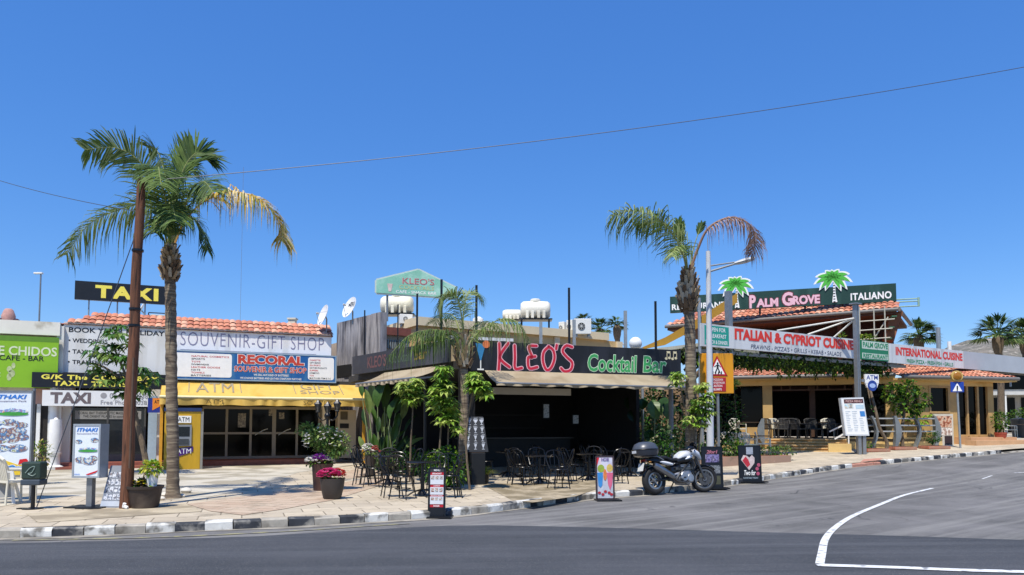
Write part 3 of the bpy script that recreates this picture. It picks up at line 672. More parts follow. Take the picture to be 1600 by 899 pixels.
# ---- cash machine booth
bp_ = gp(283, 734, PAV); bl = (bp_ - S.o); bx, by = bl.dot(S.dx), bl.dot(S.dy); 
ax0, ax1 = sx(256, 700, by), sx(313, 700, by)
atm = thing('cash_machine', 'yellow cash machine booth with purple strip under the end of the awning', 'cash machine', S.w((ax0 + ax1) / 2, by, PAV), S.ang)
hw2 = (ax1 - ax0) / 2; hA = sz(285, 643, by) - PAV
ATMY = mat('atm_yellow', '#c39a1e', .5, .08, 2, stretch=(2, 2, .4), dirt=('#b48a18', 1.2, .62))
MB().box(-hw2, hw2, 0, .9, 0, hA).build('body', ATMY, atm, bevel=.015)
MB().box(-hw2 - .02, hw2 + .02, -.03, .92, hA, hA + .12).build('cap', mat('atm_blue_cap', '#1f3563', .5, .1), atm)
MB().box(hw2 + .001, hw2 + .08, .0, .08, 0, hA).build('side_trim', mat('atm_side_trim', '#8d8a80', .5, .1), atm)
zq = lambda v: sz(285, v, by) - PAV
xq = lambda u: sx(u, 690, by) - (ax0 + ax1) / 2
MB().box(xq(272), xq(298), -.03, -.001, zq(661), zq(650)).build('sign_panel', WHTTX, atm)
lettering([('ATM', xq(277), xq(295), zq(659), zq(652))], atm, BLKTX, y=-.036, bold=.0)
mf = MB().box(xq(270), xq(299), -.05, -.001, zq(697), zq(664)).build('machine_front', mat('atm_grey', '#8b8f93', .4, .1), atm)
MB().box(xq(276), xq(296), -.06, -.051, zq(682), zq(667)).build('screen', mat('atm_screen', '#1a2024', .2, .1), mf)
MB().box(xq(276), xq(295), -.08, -.051, zq(695), zq(686)).build('keypad', mat('atm_keypad', '#3d4042', .4, .2), mf)
MB().prism([(xq(265), zq(718)), (xq(302), zq(706)), (xq(302), zq(698)), (xq(265), zq(702))], -.02, -.001).build('purple_strip', mat('purple_print', '#4a2472', .5, .06), atm)
lettering([('ATM', xq(276), xq(299), zq(709), zq(701))], atm, WHTTX, y=-.026, bold=.0)
B = Board('atm_flag_sign', 'small blue and orange hanging sign at the left end of the yellow awning', 'sign', S, -1.7, 231, 255, 622, 645, 242, mat('blue_flag_print', '#23338a', .5, .08), .08)
MB().prism([(B.X(.3), B.Z(.98)), (B.X(.99), B.Z(.98)), (B.X(.99), B.Z(.55)), (B.X(.65), B.Z(.35)), (B.X(.3), B.Z(.15))], -.046, -.0405).build('orange_print', mat('orange_print', '#e58a2a', .5, .06), B.root)
B.text([('ATM', .42, .9, .62, .85)], BLKTX, bold=.03, lift=.009)
MB().box(B.X(.9), B.X(1.0), .04, 1.6, B.Z(.9), B.Z(.97)).build('bracket', GREYM, B.root)
# ---- drinks fridge
x0, x1 = sx(527, 690, -.4), sx(556, 690, -.4)
t = thing('drinks_fridge', 'beige upright fridge at the right end of the souvenir shop doors', 'fridge', S.w((x0 + x1) / 2, -.45, .33), S.ang)
h2 = sz(540, 641, -.4) - .33; hw3 = (x1 - x0) / 2
MB().box(-hw3, hw3, 0, .6, 0, h2).build('body', mat('fridge_beige', '#a89f8d', .5, .06, 2), t, bevel=.02)
MB().box(-hw3 + .08, hw3 - .3, -.012, -.001, h2 * .62, h2 * .72).build('label_plate', BLACK, t)
MB().box(-hw3 + .1, hw3 - .35, -.012, -.001, h2 * .80, h2 * .97).build('label_plate', mat('fridge_sticker', '#4b463a', .5, .2, 20), t)
MB().tube([(-hw3 + .07, -.05, .5), (-hw3 + .07, -.05, 1.1)], .02).build('handle', GREYM, t, smooth=True)
# ---- things on the shop roof
def dish(name, label, u, v, Y, r, face, base_z, letters=None):
    p = at(u, v, Y); t = thing(name, label, 'satellite dish', (p.x, p.y + .25, base_z), 0)
    h = p.z - base_z; f = Vector(face).normalized(); M = Matrix.Translation((0, -.25, h)) @ f.to_track_quat('Z', 'Y').to_matrix().to_4x4()
    mb = MB(); mb.lathe([(.001, 0), (r * .4, r * .04), (r * .75, r * .14), (r, r * .25), (r, r * .25 + .012), (r * .74, r * .16), (r * .4, r * .06), (.001, .02)], 28, cap=False); mb.v = [(x, y * 1.12, z) for x, y, z in mb.v]; mb.xf(M); mb.build('dish', mat('dish_white', '#e3e4e2', .4, .04), t, smooth=True)
    MB().tube([(0, 0, 0), (0, 0, h - .1), (0, -.2, h)], .03).build('mast', GALV, t, smooth=True)
    e = M @ Vector((0, -.05 * r, r * .95)); a = M @ Vector((0, -r * 1.1, r * .2))
    MB().tube([a, e], .012).tube([M @ Vector((r * .7, r * .3, .2 * r)), e], .008).build('feed_arm', GALV, t, smooth=True)
    mb = MB(); mb.tube([e, e + (M.to_3x3() @ Vector((0, 0, -.12)))], .035); mb.build('feed_horn', mat('feed_grey', '#c0c0bd', .5, .05), t, smooth=True)
    if letters:
        o = lettering([(letters, -r * .5, r * .5, -.09, .09)], t, BLKTX, y=0, bold=.02); me = o.data
        for vtx in me.vertices:
            x, z = vtx.co.x, vtx.co.z; vtx.co = M @ Vector((-x, z + r * .4, r * .14))
    return t
dish('satellite_dish', 'white satellite dish seen edge on at the right end of the tiled roof', 508, 494, 29.4, .40, (-.75, -.55, .3), 5.0)
dish('satellite_dish', 'white satellite dish with black letters on top of the grey concrete wall', 549, 482, 28.5, .40, (-.62, -.6, .35), 5.6, 'EXZH')
dish('satellite_dish', 'white satellite dish half hidden by the wooden pole above the booking sign', 221, 486, 29.2, .35, (-.75, -.5, .5), 5.0)
p = S.w(sx(457, 508, 1.5), 1.5, 5.0); o = MB().box(-.14, .14, -.14, .14, 0, sz(457, 500, 1.5) - 5.0).box(-.18, .18, -.18, .18, sz(457, 500, 1.5) - 5.0, sz(457, 499, 1.5) - 4.96).build('chimney', mat('pale_chimney', '#d8cfba', .8, .08)); o.location = p; tag(o, 'short pale chimney block behind the tiled roof edge', 'chimney')
t = thing('water_tank', 'grey water tank in a steel stand behind the palm trunk on the shop roof', 'water tank', S.w(sx(250, 500, 2.5), 2.5, 5.0), S.ang)
MB().box(-.35, .35, -.3, .3, .55, 1.05).build('tank', mat('tank_grey', '#b9b4a8', .6, .08), t, bevel=.05)
mb = MB()
for a in (-.4, .4):
    for b in (-.35, .35): mb.tube([(a, b, 0), (a, b, 1.1)], .02)
mb.tube([(-.4, -.35, .5), (.4, -.35, .5)], .02).tube([(-.4, .35, .5), (.4, .35, .5)], .02).tube([(-.4, -.35, 1.1), (.4, -.35, 1.1)], .02); mb.build('stand', BLACKM, t, smooth=True)
# thin antenna behind the yellow palm frond
o = MB().tube([(0, 0, 0), (0, 0, 8.0)], .008, 5).build('antenna', GREYM); pp = at(380, 283, 36); o.location = (pp.x, 36, pp.z - 7.3); tag(o, 'thin grey aerial rod rising behind the yellowed palm frond', 'antenna')

# ---- far street lamp on the left
pp = gx(57, 60); t = thing('street_lamp', 'distant grey street lamp with white head beyond the green sign', 'street lamp', pp)
zt_ = at(57, 427, 60).z - pp.z
MB().tube([(0, 0, 0), (0, 0, zt_)], [.09, .06]).build('pole', GREYM, t, smooth=True)
MB().box(-.55, .15, -.12, .12, zt_ - .08, zt_ + .06).build('lamp_head', WHITE, t, bevel=.03)
# ================================================================ MIDDLE: COCKTAIL BAR
K = Frame((-1.17, 20.7), (5.25, 23.28)); W = Frame((-5.5, 25.8), (-1.72, 20.72))
kx = lambda u, v=600, y=0: K.hit(u, v, y)[0]; kz = lambda u, v, y=0: K.hit(u, v, y)[1]
wx = lambda u, v=600, y=0: W.hit(u, v, y)[0]; wz = lambda u, v, y=0: W.hit(u, v, y)[1]
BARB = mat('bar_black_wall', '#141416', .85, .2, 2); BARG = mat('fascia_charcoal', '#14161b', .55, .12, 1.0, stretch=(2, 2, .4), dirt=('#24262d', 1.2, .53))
bar = thing('bar_building', 'dark open fronted cocktail bar under the black fascia', 'building', K.w(0, 0, 0), K.ang)
inv = Matrix.Rotation(-K.ang, 4, 'Z') @ Matrix.Translation(-K.o)
def kloc(p): q = inv @ Vector(p); return q
kw = K.L; ztop = kz(760, 534); zbot = kz(760, 579.5)
wl = kloc(W.w(0, 0, 0)); wr = kloc(W.w(W.L, 0, 0))
floorp = [(wr.x, wr.y), (0, 0), (kw, 0), (kw, 8.5), (wl.x, 8.5), (wl.x, wl.y)]
ins = [(wr.x + .12, wr.y + .15), (.05, .12), (kw - .05, .12), (kw - .05, 8.4), (wl.x + .1, 8.4), (wl.x + .15, wl.y + .1)]
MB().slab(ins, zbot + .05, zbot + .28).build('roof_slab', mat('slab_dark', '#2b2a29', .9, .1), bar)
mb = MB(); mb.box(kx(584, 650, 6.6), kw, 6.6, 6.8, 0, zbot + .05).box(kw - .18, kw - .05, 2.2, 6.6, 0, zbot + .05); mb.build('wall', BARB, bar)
MB().box(-.25, .12, -.05, .35, 0, ztop - .02).build('corner_column', BARB, bar)
MB().box(.9, 3.4, .5, .62, zbot - .64, zbot - .44).build('ceiling_beam', mat('dim_white_beam', '#a8a59c', .7, .06), bar)
mb = MB(); mb.box(1.2, 5.6, 5.0, 5.6, 0, 1.15); mb.build('counter', mat('bar_counter_wood', '#120f0d', .6, .2), bar); MB().box(1.1, 5.7, 4.9, 5.7, 1.15, 1.2).build('counter_top', mat('bar_counter_top', '#2c2723', .3, .2), bar)
MB().box(1.4, 5.2, 6.45, 6.6, 1.5, 1.56).box(1.4, 5.2, 6.45, 6.6, 2.0, 2.06).build('back_shelf', mat('bar_counter_wood'  , '#1f1a17'), bar)
KPOST = mat('dull_steel_post', '#6f7375', .5, .1)
for u in (1050,): 
    x = kx(u, 650, -.1); MB().tube([(x, -.05, 0), (x, -.05, zbot)], .075, 12).build('column', KPOST, bar, smooth=True)
x = kx(733, 640, .1); MB().tube([(x, .25, 0), (x, .25, zbot)], .04, 10).build('column', BLACKM, bar, smooth=True)
for u in (660,):
    p = kloc(W.w(wx(u), .1, 0)); MB().tube([(p.x, p.y, 0), (p.x, p.y, zbot)], .05, 10).build('column', BLACKM, bar, smooth=True)
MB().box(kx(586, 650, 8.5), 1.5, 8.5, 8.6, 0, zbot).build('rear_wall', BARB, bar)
# bar pictures and lights dim inside
for u, v0, v1, u1, lb in ((849, 632, 653, 857, 'narrow framed pale print on the dark wall inside the bar'), (895, 649, 662, 903, 'small pale picture hanging inside the bar beside the counter')):
    a, z1 = K.hit(u, v0, 4.6); b, z0 = K.hit(u1, v1, 4.6)
    t = thing('wall_picture', lb, 'picture', K.w((a + b) / 2, 4.55, z0), K.ang); hw = (b - a) / 2
    MB().box(-hw, hw, 0, .03, 0, z1 - z0).build('print', collage('pale_poster', ['#8f9ba3', '#dadfe0', '#b2bcc2', '#596067'], 14), t)
    MB().box(-hw - .03, hw + .03, .031, .05, -.03, z1 - z0 + .03).build('frame', BLACK, t)
# ---- fascias
B = Board('bar_fascia_sign', 'black front fascia of the bar with red and green hand lettering', 'sign', K, -.04, 736, 1062, 534, 580, 760, BARG, .12)
ks = B
RED = mat('kleo_red', '#c8243c', .5, .06); PINKO = mat('kleo_pink_outline', '#f0b9c0', .5, .04)
GL = {'K': [[(0, 0), (.06, .5), (.05, 1)], [(.75, 1.02), (.1, .48), (.85, .12)]], 'L': [[(.05, 1), (.08, .5), (.1, 0), (.7, .02)]],
      'E': [[(.7, 1), (.1, .95), (.35, .52), (.05, .5), (.12, .05), (.75, .1)], [(.1, .5), (.6, .55)]], 'O': [[(.5, 1), (.1, .75), (.05, .35), (.3, 0), (.65, .1), (.9, .5), (.8, .85), (.45, 1)]],
      "'": [[(.35, 1), (.25, .72)]], 'S': [[(.8, .95), (.4, 1), (.15, .78), (.45, .55), (.8, .35), (.7, .08), (.3, 0), (.05, .12)]]}
def strokes(x0, x1, z0, z1, ch, r, y):
    mb = MB()
    for pl in GL[ch]:
        c = crspline([(x0 + (x1 - x0) * a, 0, z0 + (z1 - z0) * b) for a, b in pl], 24) if len(pl) > 2 else [Vector((x0 + (x1 - x0) * a, 0, z0 + (z1 - z0) * b)) for a, b in pl]
        n = len(c); vs = []
        for i in range(n):
            t = (c[min(i + 1, n - 1)] - c[max(i - 1, 0)]).normalized(); q = Vector((-t.z, 0, t.x)) * r
            vs += [c[i] + q + Vector((0, y, 0)), c[i] - q + Vector((0, y, 0))]
        mb._add(vs, [(2 * i, 2 * i + 2, 2 * i + 3, 2 * i + 1) for i in range(n - 1)])
        for e in (c[0], c[-1]): mb.poly([(e.x + r * math.cos(a * math.pi / 5), y - .0006, e.z + r * math.sin(a * math.pi / 5)) for a in range(10)])
    return mb
fu = lambda u: (kx(u, 560) - ks.x0) - ks.w / 2
out, inn = MB(), MB()
for ch, u0, u1, z0, z1 in (('K', 777, 797, .04, .95), ('L', 801, 818, .12, .90), ('E', 822, 842, .10, .92), ('O', 845, 866, .10, .92), ("'", 864, 874, .5, .98), ('S', 873, 896, .06, .98)):
    out.join(strokes(fu(u0), fu(u1), ks.Z(z0), ks.Z(z1), ch, .062, -.066)); inn.join(strokes(fu(u0), fu(u1), ks.Z(z0), ks.Z(z1), ch, .037, -.072))
out.build('lettering', PINKO, ks.root); inn.build('lettering', RED, ks.root)
fr_ = lambda u: (fu(u) + ks.w / 2) / ks.w
ks.text([('Cocktail', fr_(916), fr_(992), .10, .72), ('Bar', fr_(1002), fr_(1038), .12, .72)], mat('sign_green', '#3fa35a', .5, .06), bold=.015, outline=(mat('sign_green_edge', '#cfe6c4', .5, .04), .045), shear=.08)
# cocktail glass and notes painted on the fascia
mb = MB(); mb.prism([(fu(741), ks.Z(.92)), (fu(757), ks.Z(.92)), (fu(750), ks.Z(.35)), (fu(748), ks.Z(.35))], -.07, -.0605); mb.build('glass_picture', mat('glass_blue', '#3a86b8', .4, .1), ks.root)
mb = MB(); mb.box(fu(748.3), fu(749.9), -.07, -.0605, ks.Z(.06), ks.Z(.35)).box(fu(744), fu(754), -.07, -.0605, ks.Z(.02), ks.Z(.07)); mb.build('glass_picture', WHTTX, ks.root)
mb = MB(); mb.ell(fu(757.5), ks.Z(.9), .11, .11, -.075); mb.build('fruit_picture', mat('orange_fruit', '#e07c4a', .5, .1), ks.root)
mb = MB()
for u in (1038, 1048):
    mb.ell(fu(u), ks.Z(.66), .05, .04, -.066).ell(fu(u + 5), ks.Z(.69), .05, .04, -.066).box(fu(u + .9), fu(u + 1.7), -.066, -.061, ks.Z(.66), ks.Z(.9)).box(fu(u + 5.9), fu(u + 6.7), -.066, -.061, ks.Z(.69), ks.Z(.93)).box(fu(u + .9), fu(u + 6.7), -.066, -.061, ks.Z(.86), ks.Z(.94))
mb.build('music_note', mat('note_cream', '#d9cfa8', .5, .05), ks.root)
WG = mat('side_fascia_charcoal', '#34353a', .6, .12, 1.2, dirt=('#46474b', .7, .55))
B = Board('bar_side_sign', 'charcoal side fascia of the bar with dull red and yellow lettering', 'sign', W, -.04, 553, 702, 546, 577, 620, WG, .12)
fw = lambda u: (wx(u, 570, -.04) - B.x0) / B.w
B.text([("KLEO'S", fw(577), fw(606), .22, .86)], mat('dull_red_print', '#6f4a48', .6, .15, 8), bold=.02)
B.text([('Cocktail', fw(612), fw(645), .3, .8)], mat('dull_green_print', '#4f5f50', .6, .15, 8), bold=.01, shear=.1)
B.text([('Bar', fw(650), fw(670), .3, .8)], mat('dull_yellow_print', '#977f3a', .6, .2, 8), bold=.02, shear=.1)
o = MB().box(0, .55, -.22, 0, 0, .5).build('panel', mat('flood_housing', '#1d1e20'))
o.name = 'flood_light'; o.location = K.w(-.46, -.16, kz(714, 557)); o.rotation_euler.z = K.ang - .5; o.scale = (.5, .6, .5)
MB().box(.04, .51, -.235, -.221, .06, .44).build('lens', mat('flood_lens', '#b9bdbf', .2, .05), o); tag(o, 'square flood light on the black corner column of the bar', 'lamp')
# white sheet roof edge behind the corner
a = kloc(at(705, 527, 24)); MB().box(a.x, a.x + 2.2, a.y, a.y + 2, a.z - .05, a.z + .05).build('roof_sheet', WHITE, bar)
# ---- awnings
BEI = mat('beige_awning_cloth', '#b5a68b', .85, .08, 1.5, trans=.2, dirt=('#a08f74', .9, .56))
def drop_awning(name, label, fr, x0, x1, zt, proj, zf, val, amp=.015):
    t = thing(name, label, 'awning', fr.w((x0 + x1) / 2, -.1, 0), fr.ang); hw = (x1 - x0) / 2; nx = 90
    mb = MB(); vs = []
    for j in range(5):
        f = j / 4
        for i in range(nx + 1):
            x = -hw + 2 * hw * i / nx; vs.append((x, -.02 - proj * f, zt + (zf - zt) * f - .05 * math.sin(math.pi * f) + amp * f * math.sin(i * .5)))
    mb._add(vs, [(j * (nx + 1) + i, (j + 1) * (nx + 1) + i, (j + 1) * (nx + 1) + i + 1, j * (nx + 1) + i + 1) for j in range(4) for i in range(nx)]); mb.build('canopy', BEI, t, smooth=True)
    mb = MB(); vs = []
    for j in range(3):
        for i in range(nx + 1): x = -hw + 2 * hw * i / nx; vs.append((x, -.025 - proj - .02 * j * math.sin(i * .9), zf + amp * math.sin(i * .5) - val * j / 2 * (1 + .15 * math.sin(i * .45))))
    mb._add(vs, [(j * (nx + 1) + i, (j + 1) * (nx + 1) + i, (j + 1) * (nx + 1) + i + 1, j * (nx + 1) + i + 1) for j in range(2) for i in range(nx)]); mb.build('valance', BEI, t, smooth=True)
    MB().tube([(-hw, -.01 - proj, zf), (hw, -.01 - proj, zf)], .03).build('front_bar', GREYM, t, smooth=True)
    mb = MB()
    for s in (-.8, 0, .8): mb.bar((s * hw, -.03, zt - .3), (s * hw, -proj, zf - .03), .035, .05)
    mb.build('arm', GREYM, t)
    return t
z1 = kz(900, 605, -1.0)
drop_awning('beige_awning', 'long beige awning hanging below the black front fascia of the bar', K, kx(755, 590), kx(1058, 590), zbot, .95, z1 + .06, .07)
zw = wz(660, 575)
drop_awning('beige_awning', 'short beige awning on the side of the bar below the charcoal fascia', W, wx(606, 590), wx(702, 575), zw - .02, 1.0, zw - .42, .10, .006)
# ---- thin posts standing above the bar roof
for (u, vt, Y, r, m_, lb) in ((622, 476, 24.6, .02, BLACKM, 'thin black rod above the bar side fascia left of the palm'), (652, 459, 23.5, .03, BLACKM, 'black post in front of the left end of the green gable sign'), (690, 437, 22.3, .035, BLACKM, 'black post crossing the right end of the green gable sign'),
                         (744.5, 446, 21.8, .035, BLACKM, 'black post left of the white water tank above the cocktail glass'), (889, 450, 23.0, .035, BLACKM, 'tall black post in front of the air conditioner units'), (1024, 471, 24, .035, BLACKM, 'black post above the right end of the bar fascia'),
                         (845, 503, 23.5, .05, GALV, 'short square steel post under the large water tank'), (897, 500, 23.3, .05, GALV, 'square steel post just right of the tall black post'), (977, 486, 24, .05, GALV, 'square steel post left of the small white ball on the roof edge')):
    p = at(u, vt, Y); z0 = zbot + .2; o = MB().box(-r, r, -r, r, 0, p.z - z0).build('roof_post', m_); o.location = (p.x, p.y, z0); tag(o, lb, 'post', 'posts above the bar roof')
# ---- buildings behind
G_ = Frame((-7.5, 31.9), (-5.25, 29.2))
CONC = mat('weathered_concrete', '#a09c9b', .9, .2, 2.4, stretch=(2.2, 2.2, .4), col2='#6b696c', dirt=('#4a494e', 1.0, .56), bump=.2)
t = thing('concrete_wall', 'tall weathered grey concrete wall with dark streaks right of the shop roof', 'wall', G_.w(0, 0, 0), G_.ang)
za = G_.hit(560, 498)[1]; xl, xr = G_.hit(526, 540)[0], G_.hit(594, 540)[0]; zr = G_.hit(592, 488)[1]; zl = G_.hit(527, 505)[1]
mb = MB(); nb = 5
for i in range(nb):
    a = xl + (xr - xl) * i / nb; b = xl + (xr - xl) * (i + 1) / nb - .012; f = (i + .5) / nb; off = .03 * (i % 2)
    mb.box(a, b, off, .3, 0, zl + (zr - zl) * f)
mb.build('panel', CONC, t)
MB().box(xl - .03, xl - .002, .05, 1.6, 0, zl).build('return_wall', mat('dark_return_concrete', '#5d6058', .9, .3, 3, col2='#3a4038'), t)  # side return coloured darker and greener than the front panels
x = G_.hit(571, 540)[0]; MB().tube([(x, -.05, 3.0), (x, -.05, zl + .25)], .03).build('drain_pipe', BLACKM, t, smooth=True)
x0, z1 = G_.hit(527, 572); x1, z0 = G_.hit(549, 588); MB().box(x0, x1, -.02, -.001, z0, z1).build('opening', mat('dark_opening', '#0e0d0d', .9, .1), t)
H = Frame((-5.35, 30.0), (5.75, 37.0))
YB = mat('yellow_beige_render', '#cdb07e', .85, .07, 1.0, dirt=('#b8975e', .7, .6)); 
hb = thing('rear_building', 'long beige flat roofed building behind the bar with a pale parapet', 'building', H.w(0, 0, 0), H.ang)
hz_ = H.hit(850, 512)[1]; hz2 = H.hit(850, 524)[1]
MB().box(H.hit(655, 540)[0], H.hit(975, 540)[0], .15, 9, 0, hz2).build('wall', YB, hb)
MB().box(H.hit(655, 540)[0] - .1, H.hit(951, 540)[0], -.05, 8.5, hz2, hz_).build('parapet', mat('pale_parapet', '#d9c8a6', .85, .05, 1), hb)
MB().box(H.hit(868, 540)[0], H.hit(876, 540)[0], .05, .15, 3, hz2 - .01).box(H.hit(966, 540)[0], H.hit(974, 540)[0], .05, .15, 3, hz2 - .01).build('pilaster', mat('pale_parapet'  , '#d9c8a6'), hb)
MB().box(H.hit(590, 540)[0], H.hit(640, 540)[0], .1, 6, 0, H.hit(615, 519)[1]).build('rear_room', mat('rear_room_beige', '#b09a80', .85, .1), hb)
a, b = H.hit(592, 511)[0], H.hit(642, 511)[0]; MB().box(a, b, -.05, .09, H.hit(615, 524)[1], H.hit(615, 512)[1]).build('brown_band', mat('brown_band', '#7a4438', .8, .12), hb)
mb = MB(); z0, z1 = H.hit(615, 545)[1], H.hit(615, 531)[1]
for i in range(14): xx = a + (b - a) * i / 14; mb.box(xx, xx + (b - a) / 28, .04, .09, z0, z1)
mb.build('corrugated_sheet', mat('corrugated_grey', '#8c918c', .6, .1), hb)
# gable sign
GS = Frame(((588 - 800) / F * 32.0, 32.0), ((712 - 800) / F * 33.0, 33.0))
B = Board('gable_sign', 'green gable shaped sign with red and white lettering above the bar roof', 'sign', GS, 0, 588, 712, 441, 461, 650, mat('sign_teal', '#86c2aa', .6, .08, 1.5, dirt=('#a5d1bf', 1.2, .54)), .1)
pk = GS.hit(652, 422, 0)[1] - B.zb; s_ = B.panel.data
bpy.data.objects.remove(B.panel)
mb = MB(); px = [(B.X(0), 0), (B.X(1), -.05), (B.X(1), B.h * .72), (B.X(.52), pk), (B.X(0), B.h * .97)]; mb.prism(px, -.05, .05); B.panel = mb.build('panel', MATS['sign_teal'], B.root)
mb = MB()
for p, q in zip(px, px[1:] + px[:1]): mb.bar((p[0], 0, p[1]), (q[0], 0, q[1]), .13, .05, up=(0, 1, 0))
mb.build('frame', mat('gable_frame', '#c3cfc6', .5, .06), B.root)
B.text([("KLEO'S", .32, .72, .80, 1.28)], mat('gable_red', '#b06464', .6, .1), bold=.01, outline=(mat('gable_pale_edge', '#cfd8d0', .6, .05), .035))
B.text([('COCKTAILS', .28, .72, .38, .70)], mat('gable_yellow', '#b8bf8a', .6, .1), bold=.012)
B.text([('CAFE - SNACK BAR', .24, .75, .06, .28)], WHTTX, bold=.012)
mb = MB(); mb.prism([(B.X(.13), B.Z(.75)), (B.X(.2), B.Z(.75)), (B.X(.18), B.Z(.15)), (B.X(.15), B.Z(.15))], -.06, -.0505); mb.build('glass_picture', mat('gable_pink', '#d8c3bb', .6, .15), B.root)
for f in (.14, .80): B.post(f, hz_, .05, GREYM, dy=.12)
# ---- tanks and machines on the roof
def tank(name, label, u0, u1, vt, vb, Y, horiz=True, legs=True, lid=True):
    a = at(u0, (vt + vb) / 2, Y); b = at(u1, (vt + vb) / 2, Y); zt, zb = at(u0, vt, Y).z, at(u0, vb, Y).z
    t = thing(name, label, 'water tank', ((a.x + b.x) / 2, Y, zb), 0); w_ = (b.x - a.x) / 2; r = (zt - zb) / 2
    PL = mat('tank_white', '#e0dccd', .5, .04, 2, dirt=('#c3bca8', 1.2, .62))
    mb = MB(); mb.lathe([(.001, -w_), (r * .75, -w_ + .02), (r * .97, -w_ + .14), (r, -w_ * .5), (r, w_ * .5), (r * .97, w_ - .14), (r * .75, w_ - .02), (.001, w_)], 20, (0, 0, r), ax='x', cap=False); mb.build('tank', PL, t, smooth=True)
    mb = MB()
    for q in (-.55, -.2, .2, .55): mb.box(w_ * q - .07, w_ * q + .07, -r * 1.01, r * 1.01, 0, r * .8)
    mb.build('saddle', PL, t, bevel=.02)
    if lid: MB().lathe([(.25, 2 * r - .05), (.25, 2 * r + .06), (.2, 2 * r + .1), (.001, 2 * r + .1)], 14).build('lid', PL, t, smooth=True)
    if legs:
        mb = MB()
        for sxx in (-.9, .9):
            for syy in (-.6, .6): mb.bar((w_ * sxx, r * syy, -(zb - hz_) - .05), (w_ * sxx, r * syy, -.05), .06, .06)
        mb.box(-w_ * 1.1, w_ * 1.1, -r * .9, r * .9, -.07, -.01); mb.build('stand', BLACKM, t)
    return t
tank('water_tank', 'white plastic water tank under the green gable sign', 595, 646, 463, 491, 33.5)
tank('water_tank', 'large white ribbed water tank on a stand behind the bar lettering', 813, 860, 471, 499, 35.0)
tank('water_tank', 'low white water tank left of the large ribbed tank', 785, 816, 484, 500, 36.0, lid=False)
p = at(747, 503, 34.5); o = MB().lathe([(.22, 0), (.25, .1), (.25, .45), (.1, .55), (.001, .55)], 14).build('water_tank', WHITE, smooth=True); o.location = (p.x, p.y, hz_ - .02); tag(o, 'small white tank behind the black post near the cocktail glass sign', 'water tank')
p = at(993, 537, 30); t = thing('roof_vent', 'round white vent ball beside the steel post at the end of the beige building', 'vent', (p.x, p.y, p.z - .9)); MB().ball((0, 0, .9), .27, 14).build('ball', WHITE, t, smooth=True); MB().tube([(0, 0, -1), (0, 0, .7)], .06).tube([(-.5, 0, .9), (-.2, 0, .3), (0, 0, .2)], .03).build('pipe', WHITE, t, smooth=True)
def ac_unit(label, u0, u1, vt, vb, Y, rz=0, cat='air conditioner', zbase=None):
    a = at(u0, (vt + vb) / 2, Y); b = at(u1, (vt + vb) / 2, Y); zt, zb = at(u0, vt, Y).z, at(u0, vb, Y).z; w_ = (b.x - a.x) / 2; h = zt - zb
    t = thing('air_conditioner', label, cat, ((a.x + b.x) / 2, Y, zb), rz, 'air conditioners on the roof')
    MB().box(-w_, w_, 0, .4, 0, h).build('casing', mat('ac_white', '#dcdcd6', .5, .04, 3), t, bevel=.02)
    fr = min(w_ * .6, h * .22)
    for k in ((.74, .26) if h > 1.0 else (.5,)):
        mb = MB(); mb.lathe([(fr * 1.08, -.03), (fr * 1.08, -.001), (fr * .95, -.001), (fr * .95, -.03)], 20, (-w_ * .15, 0, h * k), ax='y', cap=False); 
        for q in range(8): an = q * math.pi / 4; mb.bar((-w_ * .15, -.02, h * k), (-w_ * .15 + fr * math.cos(an), -.02, h * k + fr * math.sin(an)), .02, .01, up=(0, 1, 0))
        mb.lathe([(fr * .3, -.03), (fr * .3, -.02)], 10, (-w_ * .15, 0, h * k), ax='y'); f_ = mb.build('grille', mat('ac_grille', '#b9b9b4', .5, .05), t)
        MB().lathe([(fr * .95, -.004), (fr * .95, -.002)], 20, (-w_ * .15, 0, h * k), ax='y').build('fan', mat('ac_fan_dark', '#3c3d3d', .6, .1), t)
    MB().box(-w_ * .8, -w_ * .6, .05, .35, -.12, 0).box(w_ * .6, w_ * .8, .05, .35, -.12, 0).build('foot', GREYM, t)
    return t
ac_unit('white air conditioner with two round fans right of the tall black post', 897, 924, 498, 522, 35.0)
ac_unit('narrow white air conditioner seen past the tall black post', 884, 896, 500, 521, 35.6, -.6)
ac_unit('leftmost narrow white air conditioner behind the tall black post', 872, 882, 503, 521, 35.9, -.6)
ac_unit('grey round fan unit below the water tank under the gable sign', 625, 645, 491, 506, 32.0, .3)

gw = Frame((4.6, 29.5), (7.9, 30.6)); t = thing('garden_wall', 'beige garden wall seen through the leaves past the right end of the bar', 'wall', gw.w(0, 0, 0), gw.ang)
MB().box(-.5, gw.L, 0, .25, 0, 3.3).build('wall', mat('garden_wall_render', '#a98a66', .85, .1, 1.5, dirt=('#8a6f50', 1, .6)), t); MB().box(-.55, gw.L, -.03, .28, 3.3, 3.38).build('coping', mat('pale_parapet', '#d9c8a6'), t)
